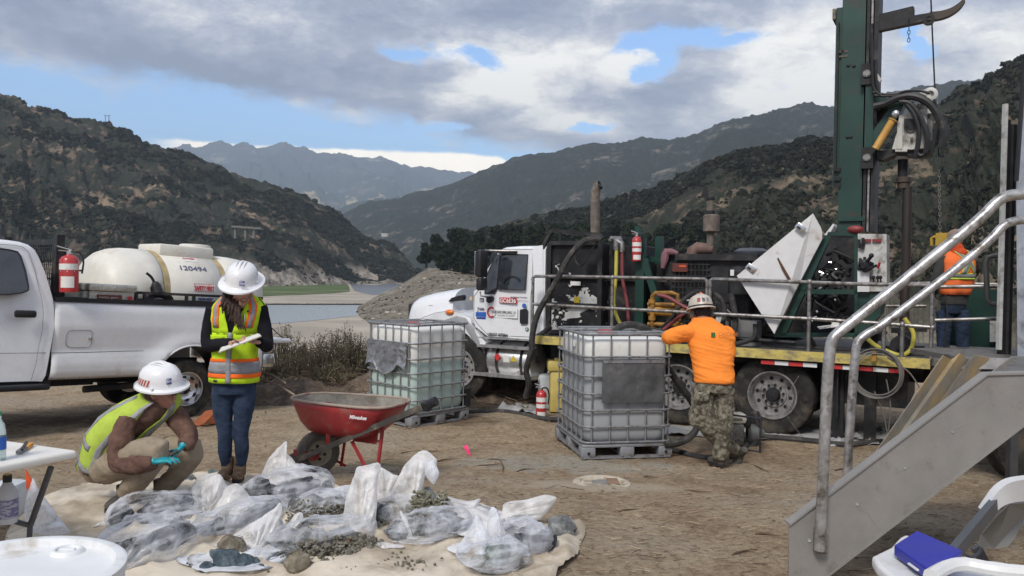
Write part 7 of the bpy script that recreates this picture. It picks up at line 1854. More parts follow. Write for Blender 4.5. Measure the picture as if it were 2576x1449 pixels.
bag((700,1260),[([(585,1262,None,.03,.02,.05),(640,1265,None,.18,.10,.08),(700,1262,None,.24,.13,.09),(770,1255,None,.22,.14,.10),(815,1250,None,.12,.10,.09),(828,1248,None,.02,.02,.06)],filmB,.22,1),
                  ([(725,1240,6.05,.34,.16,0),(722,1205,6.05,.25,.09,0),(712,1172,6.05,.12,.04,0),(716,1140,6.05,.045,.015,0),(722,1120,6.05,.008,.006,0)],filmC,.30,2),
                  ([(790,1225,6.0,.10,.06,0),(745,1232,5.95,.22,.05,0),(680,1262,5.7,.22,.04,0),(640,1285,5.55,.10,.03,0)],filmA,.4,3)],
    [([(620,1262),(700,1268),(800,1252)],.11,9,rk_dark,3)],'rear sample bag with film pulled into a tall pointed peak by the wheelbarrow',sheets=[([(600,1290),(612,1258),(640,1228),(663,1201),(684,1155),(708,1128),(725,1117),(717,1138),(736,1155),(757,1183),(788,1190),(809,1204),(826,1221),(820,1239),(788,1249),(754,1255),(715,1280),(650,1310)],5.95,filmC,2,(752,1195),.07)])
bag((380,1320),[([(272,1342,None,.025,.02,.05),(292,1340,None,.12,.09,.08),(340,1330,None,.17,.12,.09),(410,1318,None,.18,.13,.09),(470,1305,None,.15,.10,.09),(520,1292,None,.10,.04,.10)],filmB,.2,4),
                  ([(272,1342,None,.02,.02,.05),(262,1338,None,.03,.02,.05),(246,1337,None,.045,.012,.04)],filmC,.2,5),
                  ([(460,1300,5.6,.16,.07,0),(500,1262,5.62,.13,.05,0),(512,1240,5.62,.14,.03,0),(530,1222,5.65,.15,.025,0)],filmA,.35,6)],
    [([(325,1333),(400,1322),(475,1308)],.10,9,rk_dark,5)],'tied bag of dark rock at the crouching person\'s boots, white knot at its left end',keep=2,sheets=[([(317,1292),(334,1277),(359,1249),(382,1258),(429,1262),(468,1266),(456,1280),(420,1300),(360,1300)],5.5,filmB,6,(359,1249),.04)])
bag((380,1400),[([(275,1452,None,.10,.05,.05),(310,1432,None,.18,.12,.09),(370,1410,None,.21,.15,.10),(430,1390,None,.19,.14,.10),(480,1368,None,.15,.09,.10),(505,1345,None,.16,.05,.10)],filmB,.22,7),
                  ([(470,1362,5.15,.18,.08,0),(500,1330,5.2,.17,.05,0),(560,1290,5.3,.2,.05,0),(600,1262,5.35,.24,.03,0)],filmA,.4,8)],
    [([(300,1440),(380,1410),(460,1378)],.13,9,rk_dark,7)],'big bag of dark rock nearest the white drum',sheets=[([(300,1385),(345,1345),(385,1330),(420,1352),(430,1362),(445,1330),(470,1310),(500,1330),(495,1370),(440,1390),(360,1392)],5.05,filmA,8,(430,1362),.05)])
bag((570,1350),[([(480,1372,None,.05,.04,.05),(520,1362,None,.13,.09,.07),(580,1348,None,.16,.11,.08),(640,1325,None,.15,.10,.09),(690,1300,None,.10,.06,.09),(715,1288,None,.04,.02,.09)],filmB,.2,9),
                  ([(600,1330,5.35,.28,.10,0),(602,1295,5.4,.26,.06,0),(612,1262,5.45,.18,.04,0),(606,1232,5.5,.09,.02,0),(600,1218,5.5,.02,.01,0)],filmC,.35,10),
                  ([(500,1352,None,.10,.03,.12),(580,1318,None,.16,.03,.17),(690,1272,None,.20,.03,.19),(780,1245,None,.08,.02,.16)],filmA,.5,11)],
    [([(510,1366),(590,1350),(680,1310)],.10,9,rk_grey,9)],'middle bag of grey rubble under a stiff white sheet of film',sheets=[([(407,1362),(416,1334),(445,1308),(443,1287),(468,1266),(479,1241),(500,1207),(530,1203),(551,1205),(565,1230),(585,1224),(603,1237),(633,1275),(656,1300),(637,1319),(585,1330),(530,1338),(492,1346)],5.3,filmC,10,(500,1330),.08)])
bag((590,1425),[([(690,1292,4.95,.012,.01,0),(682,1325,4.95,.09,.03,0),(665,1362,4.9,.17,.05,0),(645,1400,4.85,.22,.07,0),(600,1440,4.6,.26,.10,0),(560,1480,4.4,.2,.08,0)],filmA,.42,12),
                  ([(495,1400,None,.02,.02,.04),(530,1385,None,.10,.02,.06),(590,1372,None,.14,.02,.10),(640,1368,None,.08,.02,.1)],filmC,.5,13),
                  ([(500,1470,None,.12,.06,.05),(560,1462,None,.18,.09,.07),(640,1455,None,.18,.07,.07),(690,1440,None,.08,.03,.06)],filmA,.35,14)],
    [([(620,1440),(650,1430)],.07,3,rk_blue,11)],'open bag at the front with blue grey rock showing and one pointed film corner',sheets=[([(574,1361),(614,1334),(656,1308),(690,1283),(700,1275),(703,1292),(692,1325),(677,1361),(669,1393),(650,1429),(625,1435),(614,1405),(590,1372)],4.72,filmC,12,(640,1395),.05),([(494,1441),(496,1393),(534,1380),(568,1365),(572,1372),(540,1392),(512,1416),(500,1450)],4.6,filmA,13,(500,1440),.04),([(495,1470),(500,1448),(521,1435),(551,1424),(585,1427),(625,1439),(650,1465),(640,1500),(500,1500)],4.35,filmA,14,(560,1500),.05)])
bag((800,1300),[([(728,1310,None,.03,.03,.05),(760,1308,None,.12,.09,.07),(810,1302,None,.15,.11,.08),(860,1296,None,.13,.10,.08),(892,1292,None,.06,.06,.07)],filmB,.2,15),
                  ([(800,1290,5.6,.2,.07,0),(840,1262,5.65,.18,.05,0),(872,1232,5.7,.09,.03,0),(862,1222,5.7,.03,.01,0)],filmA,.4,16)],
    [([(745,1308),(810,1302),(870,1296)],.095,8,rk_grey,13)],'bag of grey rock lying just behind the marked bag',sheets=[([(774,1267),(806,1249),(868,1227),(889,1235),(879,1253),(865,1280),(861,1308),(820,1302),(785,1292)],5.5,filmA,16,(861,1308),.06)])
b7=bag((800,1380),[([(700,1372,None,.02,.02,.06),(706,1384,None,.10,.07,.07),(745,1388,None,.16,.11,.08),(800,1384,None,.165,.115,.08),(860,1374,None,.15,.10,.08),(905,1358,None,.12,.08,.08),(925,1345,None,.06,.05,.08)],filmB,.18,17),
                  ([(905,1372,5.0,.10,.09,0),(905,1330,5.1,.125,.05,0),(900,1290,5.15,.12,.04,0),(902,1255,5.2,.10,.035,0),(905,1225,5.25,.085,.03,0),(900,1195,5.28,.095,.02,0)],filmC,.28,18),
                  ([(722,1352,5.1,.03,.02,0),(728,1330,5.1,.025,.02,0),(742,1310,5.12,.05,.02,0),(765,1290,5.15,.06,.015,0)],filmC,.3,19)],
    [([(715,1388),(790,1386),(880,1368)],.10,11,rk_grey,15)],'bag of grey gravel hand marked in red, knot at left and tall upright neck',sheets=[([(865,1315),(875,1253),(889,1218),(899,1190),(912,1186),(927,1183),(945,1178),(953,1187),(948,1211),(945,1235),(945,1280),(938,1329),(927,1357),(905,1378),(882,1350)],5.0,filmC,18,(905,1365),.06),([(717,1343),(722,1326),(740,1298),(757,1294),(759,1308),(743,1315),(740,1336),(728,1352),(735,1385),(722,1390),(712,1360)],4.9,filmC,19,(725,1345),.03)])
mk=[P(x,y,4.72)for x,y in((893,1358),(881,1359),(880,1366),(888,1367),(893,1374),(885,1380),(874,1376))];build('red_marking',MB().tube(spl(mk,4),.0035,5),red_ink,b7)
mk=[P(x,y,4.72)for x,y in((870,1377),(864,1362))];build('red_marking',MB().tube(mk,.0035,5),red_ink,b7);mk=[P(x,y,4.72)for x,y in((872,1366),(852,1372))];build('red_marking',MB().tube(mk,.0035,5),red_ink,b7)
bag((990,1310),[([(940,1318,None,.03,.03,.05),(965,1316,None,.11,.09,.07),(1005,1312,None,.13,.10,.08),(1045,1306,None,.10,.08,.08),(1060,1302,None,.05,.04,.07)],filmB,.2,20),
                  ([(1040,1300,5.5,.12,.07,0),(1052,1260,5.55,.13,.05,0),(1066,1220,5.6,.125,.04,0),(1072,1185,5.6,.10,.04,0),(1070,1162,5.6,.08,.03,0),(1085,1150,5.6,.06,.02,0),(1100,1172,5.55,.055,.015,0),(1100,1192,5.5,.05,.01,0)],filmC,.28,21),
                  ([(975,1262,5.75,.14,.05,0),(968,1230,5.78,.12,.04,0),(955,1205,5.8,.06,.03,0),(950,1190,5.8,.05,.02,0)],filmC,.3,22)],
    [([(955,1316),(1045,1306)],.085,6,rk_dark,17)],'bag of dark rock with the tallest neck, its end folded over to the right',sheets=[([(986,1253),(1000,1218),(1014,1190),(1031,1166),(1052,1149),(1070,1145),(1087,1159),(1094,1169),(1088,1185),(1073,1190),(1061,1225),(1049,1291),(1021,1282),(995,1265)],5.4,filmC,21,(1040,1290),.06),([(1073,1165),(1087,1159),(1096,1169),(1103,1190),(1097,1204),(1090,1214),(1077,1201),(1070,1185)],5.35,filmA,23,(1085,1160),.03),([(945,1260),(945,1218),(952,1187),(958,1181),(986,1197),(1002,1206),(990,1232),(983,1258)],5.6,filmC,22,(965,1260),.05)])
bag((1080,1345),[([(1000,1362,None,.03,.03,.06),(1010,1366,None,.12,.09,.07),(1050,1366,None,.16,.11,.08),(1100,1356,None,.15,.115,.08),(1145,1342,None,.12,.10,.08),(1168,1332,None,.05,.05,.07)],filmB,.18,23),
                  ([(1030,1362,5.0,.035,.02,0),(1025,1335,5.0,.03,.02,0),(1018,1310,5.0,.018,.015,0),(1008,1288,5.0,.022,.01,0)],filmC,.3,24)],
    [([(1010,1364),(1080,1360),(1155,1338)],.10,10,rk_grey,19)],'centre bag of grey rock with olive gravel in its mouth and a twisted white tie',sheets=[([(1009,1287),(1024,1308),(1031,1329),(1042,1364),(1050,1374),(1028,1379),(1021,1350),(1019,1322),(1007,1294)],4.9,filmC,24,(1022,1330),.025),([(1140,1335),(1165,1310),(1185,1320),(1190,1345),(1160,1362),(1130,1358)],5.05,filmA,28,(1140,1340),.04)])
bag((1200,1300),[([(1112,1262,5.6,.03,.02,0),(1130,1280,5.5,.12,.03,0),(1180,1300,5.35,.17,.05,0),(1235,1325,5.2,.16,.04,0),(1270,1345,5.1,.08,.02,0)],filmC,.45,25),
                   ([(1170,1330,5.2,.13,.05,0),(1195,1300,5.3,.14,.04,0),(1190,1275,5.4,.07,.02,0),(1202,1262,5.4,.02,.01,0)],filmC,.4,26),
                   ([(1120,1352,None,.06,.02,.05),(1160,1352,None,.10,.02,.05),(1220,1345,None,.12,.02,.07)],filmC,.5,41)],[],'slack empty white film heaped between the centre bag and the right hand bag',sheets=[([(1101,1260),(1118,1253),(1174,1267),(1205,1261),(1205,1274),(1240,1284),(1250,1294),(1257,1312),(1229,1336),(1174,1350),(1160,1320),(1132,1303),(1108,1287)],5.4,filmC,25,(1174,1350),.08),([(1150,1345),(1175,1335),(1230,1338),(1245,1352),(1200,1372),(1150,1366)],5.0,filmC,29,(1150,1345),.05)])
bag((1240,1420),[([(1160,1405,None,.04,.03,.05),(1190,1415,None,.12,.04,.06),(1240,1435,None,.17,.10,.08),(1290,1432,None,.12,.10,.08),(1315,1425,None,.05,.05,.07)],filmB,.25,27),
                   ([(1235,1425,4.75,.20,.09,0),(1232,1385,4.8,.17,.06,0),(1215,1345,4.9,.09,.03,0),(1208,1322,4.9,.03,.01,0),(1205,1310,4.9,.008,.006,0)],filmA,.35,28),
                   ([(1300,1428,4.75,.09,.05,0),(1290,1380,4.8,.12,.04,0),(1265,1340,4.9,.07,.03,0),(1252,1312,4.95,.015,.01,0)],filmA,.35,29)],
    [([(1205,1440),(1300,1438)],.06,5,rk_lime,21)],'front right bag standing open with two pointed corners',sheets=[([(1160,1374),(1181,1343),(1201,1306),(1215,1329),(1226,1364),(1229,1398),(1229,1460),(1174,1460),(1158,1420)],4.68,filmA,28,(1195,1460),.06),([(1226,1350),(1236,1294),(1250,1294),(1264,1329),(1281,1367),(1316,1374),(1312,1419),(1305,1460),(1236,1460),(1226,1398)],4.66,filmA,30,(1265,1460),.06)])
bag((1330,1385),[([(1262,1370,None,.04,.03,.06),(1290,1385,None,.12,.10,.09),(1325,1398,None,.15,.13,.10),(1358,1395,None,.10,.09,.09),(1375,1388,None,.03,.03,.07)],filmB,.2,30),
                   ([(1280,1340,5.25,.10,.05,0),(1290,1310,5.3,.09,.04,0),(1300,1290,5.35,.08,.04,0),(1330,1275,5.3,.07,.035,0),(1360,1262,5.25,.05,.03,0),(1385,1255,5.2,.03,.02,0)],filmC,.35,31),
                   ([(1310,1330,5.2,.10,.03,0),(1345,1330,5.15,.12,.03,0),(1370,1350,5.1,.08,.02,0),(1382,1365,5.1,.02,.01,0)],filmA,.4,32)],
    [([(1285,1388),(1330,1398),(1360,1392)],.095,7,rk_dark,23)],'right hand bag of dark rock with one film corner blown out to the right',sheets=[([(1260,1308),(1264,1280),(1274,1266),(1319,1260),(1361,1249),(1385,1253),(1385,1263),(1368,1287),(1354,1301),(1344,1308),(1299,1305),(1278,1308)],5.2,filmC,31,(1266,1300),.05),([(1275,1305),(1333,1312),(1364,1322),(1371,1350),(1371,1391),(1347,1360),(1330,1343),(1290,1335)],5.05,filmA,32,(1340,1345),.05)])
film_scrap=[([(560,1290),(590,1268),(640,1262),(690,1272),(735,1268),(760,1280),(700,1300),(640,1312),(590,1310)],5.55,filmA,51,(640,1300),.06),([(1040,1250),(1075,1240),(1110,1258),(1125,1285),(1090,1300),(1060,1290)],5.55,filmA,52,(1080,1290),.05),([(440,1350),(480,1338),(540,1350),(560,1372),(510,1390),(450,1380)],5.0,filmA,53,(500,1380),.05),([(930,1380),(960,1365),(1000,1378),(1010,1395),(960,1402)],4.75,filmC,54,(960,1400),.03),([(1125,1385),(1150,1370),(1185,1380),(1180,1420),(1140,1425)],4.7,filmA,55,(1160,1420),.05)]
for k,(l_,sc_)in enumerate(zip(['slack film between the rear bag and the marked bag','slack film behind the gravel filled centre bag','slack film between the two left bags','small scrap of film right of the marked bag','slack film left of the front right bag'],film_scrap)):
    e=empty('plastic_film',G(sc_[0][0][0],sc_[0][0][1]),l_,'plastic film','loose plastic film');film_sheet('film',sc_[0],sc_[1],sc_[2],e,sc_[3],sc_[4],sc_[5])
e=bag((120,1340),[([(75,1335,4.7,.12,.06,0),(90,1300,4.75,.12,.04,0),(80,1262,4.8,.06,.03,0),(78,1225,4.8,.035,.02,0)],filmA,.3,33),([(110,1330,4.7,.16,.05,0),(125,1310,4.75,.11,.03,0),(118,1280,4.8,.05,.02,0)],filmC,.35,34)],[],'empty film bag standing on the canvas behind the table leg',group='loose plastic film',keep=0,sheets=[([(62,1330),(64,1280),(72,1240),(82,1212),(98,1240),(130,1285),(155,1320),(165,1340),(110,1345)],4.7,filmA,33,(85,1335),.06)])
mb=MB();q=[P(x,y,4.85)for x,y in((64,1182),(74,1200),(88,1232),(72,1238),(66,1228))];mb.prism(q,(0,.01,0));build('marking_flag',mb,mat('flag_orange',(.75,.10,.03),.6),smooth=False,label='orange plastic strip poking out of the film bag under the table',cat='flag')
# ================================================================== PEOPLE
skin=mat('skin',(.47,.26,.19),.5,var=.08,sss=.1);skin_t=mat('tanned_skin',(.40,.20,.145),.5,var=.1,sss=.1)
def fab(name,c,bump=.25,var=.12,**k):return mat(name,c,.9,var=var,bump=bump,bs=k.pop('bs',90),spec=.12,**k)
lime=fab('lime_vest',(.50,.72,.03),vs_=12);lime2=fab('faded_lime_vest',(.40,.52,.08),vs_=12);hiorange=fab('orange_trim',(.95,.17,.03),var=.05);tape=mat('reflective_tape',(.27,.27,.29),.45,var=.15,vs_=25)
denim=fab('denim',(.030,.044,.078),var=.3,vs_=10,dirt=(.055,.078,.125),dirt_amt=.35,dscale=6);blackk=fab('black_fleece',(.012,.012,.016),var=.3);brownshirt=fab('brown_shirt',(.135,.078,.060),var=.2,vs_=30,dirt=(.09,.05,.04),dirt_amt=.4,dscale=9);khaki=fab('khaki_trousers',(.30,.245,.18),var=.12,dirt=(.20,.155,.11),dirt_amt=.4,dscale=5)
orangeshirt=fab('orange_shirt',(.92,.27,.045),var=.06,dirt=(.75,.22,.05),dirt_amt=.2);bootm=mat('dark_boot',(.075,.068,.058),.8,var=.3,dirt=(.16,.13,.1),dirt_amt=.4,dscale=9);bootb=mat('brown_boot',(.13,.085,.05),.75,var=.3,dirt=(.22,.17,.12),dirt_amt=.4,dscale=10)
hatw=mat('hard_hat_white',(.76,.76,.77),.28,var=.02,coat=.5);glove=mat('teal_glove',(.01,.28,.33),.4,var=.15,bump=.2,bs=50);hairm=mat('brown_hair',(.050,.026,.018),.6,var=.5,vs_=30,bump=.8,bs=70,stretch=(1,1,.2));hairg=mat('grey_hair',(.10,.08,.07),.8,var=.3)
def camof(t,oc,c,p):
    v=t.new('ShaderNodeTexVoronoi');v.inputs['Scale'].default_value=62;t.l.new(oc,v.inputs['Vector'])
    n=t.noise(22,4,.65,v.outputs['Position']if 'Position' in v.outputs else oc)
    return t.ramp(n,[(.40,(.075,.065,.048)),(.47,(.125,.112,.085)),(.54,(.19,.175,.135)),(.62,(.26,.24,.19))])
camo=fab('camouflage',(.1,.1,.08),fn=camof)
def finger(b,d,n_,l,r,curl,mb):
    """three bent joints; d along the finger, n_ palm side"""
    p=b;pts=[p-d*r];a=0
    for k,f in enumerate((.45,.32,.26)):
        p=p+(d*math.cos(a)+n_*math.sin(a))*l*f;pts.append(p);a+=curl
    mb.tube([pts[0],b,pts[1],pts[2],pts[3]],[r*.9,r,r*.95,r*.88,r*.6],8)
def hand(wr,d,n_,s=1.,curl=.6,thumb=1):
    """wr wrist, d towards fingertips, n_ out of the palm"""
    d=V(d).normalized();n_=V(n_);n_=(n_-d*n_.dot(d)).normalized();w_=d.cross(n_)*thumb;mb=MB()
    rot=Matrix((w_,d,n_)).transposed().to_3x3()
    mb.ell(wr+d*.045*s,(.040*s,.055*s,.017*s),rot,14,9)
    for k,(o,l)in enumerate(((.030,.072),(.011,.080),(-.010,.075),(-.029,.060))):finger(wr+d*(.082-abs(k-1)*.004)*s+w_*o*s,(d+w_*o*3).normalized(),n_,l*s,.0088*s,curl,mb)
    t0=wr+d*.03*s+w_*.033*s;td=(d*.65+w_*.65+n_*.4).normalized();mb.tube([t0-td*.015,t0+td*.025*s,t0+td*.05*s+n_*.006*s,(t0+td*.068*s+d*.012+n_*.012*s)],[.013*s,.012*s,.0105*s,.007*s],8)
    return mb
def head(c,f,u,s=1.,nose=1.):
    f=V(f);u=V(u).normalized();f=(f-u*f.dot(u)).normalized();r=f.cross(u);rot=Matrix((r,f,u)).transposed().to_3x3();mb=MB();q=lambda x,y,z:c+r*x*s+f*y*s+u*z*s
    mb.ell(q(0,-.008,.025),(.076*s,.096*s,.098*s),rot,20,14);mb.ell(q(0,.028,-.045),(.055*s,.062*s,.065*s),rot,16,10);mb.ell(q(0,.062,-.088),(.026*s,.024*s,.022*s),rot);mb.ell(q(0,.082,.018),(.060*s,.014*s,.012*s),rot)
    mb.tube([q(0,.086,.012),q(0,.100,-.008),q(0,.112,-.026),q(0,.098,-.034)],[.008*s,.010*s,.014*s,.010*s],8);mb.ell(q(0,.088,-.055),(.024*s,.012*s,.007*s),rot);mb.ell(q(0,.085,-.066),(.02*s,.012*s,.007*s),rot)
    for sx in(-1,1):mb.ell(q(.076*sx,-.006,-.008),(.010*s,.020*s,.030*s),rot);mb.ell(q(.034*sx,.068,-.02),(.022*s,.02*s,.02*s),rot)
    return mb,q
def hat(c,f,u,par,m=hatw,s=1.,brim=1.36,stripe=False,logo=None,ridge=True):
    f=V(f);u=V(u).normalized();f=(f-u*f.dot(u)).normalized();r=f.cross(u);q=lambda x,y,z:c+r*x*s+f*y*s+u*z*s
    mb=MB();rings=[]
    prof=[(0,brim,brim),(-.010,brim*1.01,brim*1.01),(-.008,brim*.99,brim*.99),(.002,1.05,1.05),(.012,1.,1.),(.045,.975,.975),(.08,.90,.90),(.105,.76,.76),(.122,.55,.55),(.131,.28,.28),(.133,.02,.02)]
    rings=[[q(.112*a*math.cos(t_),.135*b*math.sin(t_)+(.012 if a>1.1 and math.sin(t_)>0 else 0),z-(.010*abs(math.cos(t_))*(0 if a>1.1 else 0)))for t_ in[2*math.pi*k/48 for k in range(48)]]for z,a,b in prof]
    mb.loft(rings,cap=False);h=build('hard_hat',mb,m,par,smooth=50)
    if ridge:
        for x,w_ in((0,.009),(-.028,.005),(.028,.005)):
            pts=[q(x*(1-.3*abs(t_-.5)),.118-.236*t_,.035+.106*math.sin(math.pi*(.10+.80*t_))**.8-abs(x)*.12)for t_ in[k/14 for k in range(15)]];build('ridge',MB().tube(pts,w_,8),m,h)
    for sx in(-1,1):build('clip',MB().rbox(q(.112*sx,.03,.014),(.018,.03,.014),.004),m,h)
    return h,q
def dome(q,x0,x1,z0,z1,m,par,name='hat_sticker',off=1.012,n=8,skew=0.):
    """patch on the hat dome: angle x0..x1 (deg, 0 = right side, 90 = front), height z0..z1"""
    zz=[.012,.045,.08,.105,.122,.131];rr=[1.,.975,.90,.76,.55,.28]
    g=[[q(.112*off*np.interp(z,zz,rr)*math.cos(R(a+skew*(z-z0))),.135*off*np.interp(z,zz,rr)*math.sin(R(a+skew*(z-z0))),z)for a in np.linspace(x0,x1,n)]for z in np.linspace(z0,z1,4)]
    return build(name,MB().loft(g,cap=False,closed=False),m,par,smooth=True)
class Torso:
    """rings: (centre, half width, half depth); u = across (image right), v = out towards the front or viewer"""
    def __init__(s,rings,u,v):s.r=rings;s.u=u if isinstance(u,list)else[u]*len(rings);s.vv=v if isinstance(v,list)else[v]*len(rings)
    def pt(s,t_,a,off=0.):
        n=len(s.r)-1;t_=min(max(t_,0),n);i=min(int(t_),n-1);f=t_-i;f=f*f*(3-2*f)*.5+f*.5
        c=s.r[i][0]*(1-f)+s.r[i+1][0]*f;A=s.r[i][1]*(1-f)+s.r[i+1][1]*f;B=s.r[i][2]*(1-f)+s.r[i+1][2]*f
        u=(s.u[i]*(1-f)+s.u[i+1]*f).normalized();v=(s.vv[i]*(1-f)+s.vv[i+1]*f).normalized()
        ca,sa=math.cos(a),math.sin(a);ca=math.copysign(abs(ca)**.85,ca);sa=math.copysign(abs(sa)**.85,sa)
        ax_=s.r[i+1][0]-s.r[i][0];sl=(s.r[i][1]-s.r[i+1][1])/max(.02,ax_.length);h_=math.sqrt(1+sl*sl)
        if off:c=c+ax_.normalized()*off*max(0,sl)/h_;off=off*(.35+.65/h_)
        return c+u*ca*(A+off)+v*sa*(B+off)
    def mesh(s,off=0.,t0=0,t1=None,n=32,k=5):
        t1=len(s.r)-1 if t1 is None else t1;m=max(2,int((t1-t0)*k));return MB().loft([[s.pt(t0+(t1-t0)*i/m,2*math.pi*j/n,off)for j in range(n)]for i in range(m+1)])
    def patch(s,t0,t1,a0,a1,off,name,m,par,n=16,k=10,a0b=None,a1b=None,seed=0,wr=.0):
        a0b=a0 if a0b is None else a0b;a1b=a1 if a1b is None else a1b;g=[]
        for i in range(k+1):
            f=i/k;t_=t0+(t1-t0)*f;row=[]
            for j in range(n+1):
                a=R((a0+(a0b-a0)*f)+((a1+(a1b-a1)*f)-(a0+(a0b-a0)*f))*j/n);p=s.pt(t_,a,off+wr*mnoise.fractal(s.pt(t_,a)*9+V((seed,0,0)),1.,2.,3));row.append(p)
            g.append(row)
        o=build(name,MB().loft(g,cap=False,closed=False),m,par,smooth=True);sm=o.modifiers.new('s','SOLIDIFY');sm.thickness=.003;sm.offset=0;return o
def piece(name,mbs,vox,m,par,wamp=0.,wsc=(14,14,6),seed=0,sm=3):
    me=fuse(mbs,vox,sm,name)
    if wamp:wrinkle(me,wamp,wsc,seed)
    return mesh_obj(name,me,m,par,smooth=True)
def shoe(ank,toe_dir,l,m,par,h=.085,name='boot',sole=.02,up=.10):
    toe_dir=V(toe_dir).normalized();g=gz(ank.x,ank.y)+.03;z0=ank.z-h;s=MB();c=V((ank.x,ank.y,z0));side_=toe_dir.cross(V((0,0,1)))
    rot=Matrix((side_,toe_dir,V((0,0,1)))).transposed().to_3x3()
    s.ell(c+toe_dir*(l*.52)+V((0,0,.038)),(.046,l*.34,.040),rot,14,9);s.ell(c+toe_dir*.0+V((0,0,.045)),(.042,.058,.045),rot,14,9);s.tube([c+V((0,0,.03))+toe_dir*.01,ank+V((0,0,.01)),ank+V((0,0,up))],[.048,.048,.052],14);s.tube([c+toe_dir*.02+V((0,0,.05)),c+toe_dir*l*.5+V((0,0,.045))],[.045,.042],12)
    o=piece(name,s,.008,m,par,.003,(20,20,20),3)
    so=MB();so.loft([[c+toe_dir*(l*.32+math.sin(a)*l*.56)+side_*math.cos(a)*.047*(1 if math.sin(a)>0 else.85)+V((0,0,z))for a in[2*math.pi*k/24 for k in range(24)]]for z in(-.004,.022)]);build('sole',so,dark_plastic,o)
    return o
YW=6.4
W=lambda x,y,d=0.:P(x,y,YW+d)
wo=empty('person',W(590,1222),'person in lime vest, white hard hat and jeans, writing on a clipboard','person')
ux,vy=V((1,0,0)),V((0,-1,0))
tw_=Torso([(W(590,990),.165,.115),(W(590,950),.172,.12),(W(590,900),.148,.105),(W(594,850),.150,.108),(W(598,805),.168,.115),(W(601,775),.180,.10),(W(603,757,.01),.135,.080),(W(604,745,.01),.075,.06)],ux,vy)
hb_,hq=head(W(609,737,-.10),V((.10,-1,-.62)),V((.05,-.62,.78)),.98)
WL,WR=W(580,864,-.27),W(652,862,-.27)
bd_=MB();bd_.tube([W(604,770,.01),W(605,745,-.02),W(607,738,-.06)],[.06,.050,.048],14)
sub=[hb_,bd_,tw_.mesh(-.02,0,6.5)]
lm=lambda pts,rad:MB().tube(spl(pts,4),list(np.interp(np.linspace(0,len(rad)-1,(len(pts)-1)*4+1),range(len(rad)),rad)),14)
armL=[W(540,775,.0),W(527,820,-.01),W(524,866,-.06),W(552,866,-.18),WL];armR=[W(652,772,.0),W(664,820,-.01),W(672,866,-.05),W(666,866,-.16),WR]
sub+=[lm(armL,[.040,.038,.034,.028,.022]),lm(armR,[.040,.038,.034,.028,.022])]
legL=[W(562,985),W(561,1030),W(566,1090,-.01),W(566,1135),W(572,1180,.02)];legR=[W(617,985),W(613,1030),W(607,1090,-.01),W(609,1135),W(604,1175,.02)]
sub+=[lm(legL,[.075,.07,.05,.045,.035]),lm(legR,[.075,.07,.05,.045,.035])]
sub+=[hand(WL,(.75,-.30,.22),(.2,-.2,-.9),.95,.75,-1),hand(WR,(-.75,-.15,.15),(0,-.1,.95),.95,.7,1)]
piece('body',sub,.0065,skin,wo,sm=2)
piece('jeans',[lm(legL,[.092,.078,.056,.054,.040]),lm(legR,[.092,.078,.056,.054,.040]),tw_.mesh(.0,0,1.6)],.011,denim,wo,.007,(10,10,16),2)
piece('fleece',[tw_.mesh(.012,.9,7),lm(armL,[.066,.058,.054,.048,.038]),lm(armR,[.066,.058,.054,.048,.038]),MB().tube([W(604,762,.01),W(605,742,-.01)],[.066,.060],16)],.011,blackk,wo,.008,(10,10,9),5)
va=dict(name='vest_back',m=lime,par=wo);tw_.patch(.72,6.2,180,360,.030,wr=.012,**va)
tw_.patch(.72,3.35,91,180,.030,'vest_front',lime,wo,a0b=92,wr=.012);tw_.patch(.72,3.35,0,89,.030,'vest_front',lime,wo,a1b=88,wr=.012);tw_.patch(3.3,5.7,92,180,.030,'vest_front',lime,wo,a0b=118,a1b=172,wr=.012);tw_.patch(3.3,5.7,0,88,.030,'vest_front',lime,wo,a0b=8,a1b=64,wr=.012)
tw_.patch(5.6,6.6,116,172,.030,'vest_shoulder',lime,wo,a0b=130,a1b=172);tw_.patch(5.6,6.6,8,66,.030,'vest_shoulder',lime,wo,a0b=8,a1b=50)
for t0,t1,m,nm in((1.78,1.98,hiorange,'orange_stripe'),(1.30,1.78,tape,'reflective_band'),(1.08,1.30,hiorange,'orange_stripe')):tw_.patch(t0,t1,0,360,.036,nm,m,wo,n=48,k=3,wr=.012)
for a,sgn in((128,1),(50,-1)):
    for da,w_,m,nm in((-8,6,hiorange,'orange_stripe'),(0,11,tape,'reflective_band'),(8,6,hiorange,'orange_stripe')):tw_.patch(3.6,6.5,a+da-w_/2,a+da+w_/2,.037+(.002 if m is tape else 0),nm,m,wo,n=3,k=14,a0b=a+da*.9-w_/2+4*sgn,a1b=a+da*.9+w_/2+4*sgn,wr=.012)
tw_.patch(.75,3.4,86.5,93.5,.040,'zip_strip',tape,wo,n=2,k=14,wr=.012)
tw_.patch(2.7,3.25,102,158,.044,'chest_pocket',lime,wo,n=8,k=5,wr=.010);tw_.patch(.80,.98,112,124,.040,'brand_patch',ink,wo,n=3,k=2,wr=.012)
build('zip_pull',MB().tube([W(614,790,-.135),W(615,808,-.14)],.006,6),chrome,wo);build('snap_button',MB().ell(W(624,783,-.145),(.010,.006,.010)),ink,wo)
for an,td in((W(572,1186,.02),V((-.12,-1,0))),(W(604,1178,.02),V((.10,-1,0)))):an.z=max(an.z,.115);shoe(an,td,.17,bootb,wo,h=an.z-.012 if an.z<.2 else.11,up=.07)
rr=random.Random(6);lc_=MB()
for bx,by in((575,1198),(602,1190)):
    for k in range(4):pts=[W(bx+rr.uniform(-9,9),by+rr.uniform(-4,14),-.13+rr.uniform(-.03,.02))for _ in range(4)];lc_.tube(spl(pts,4),.0028,4)
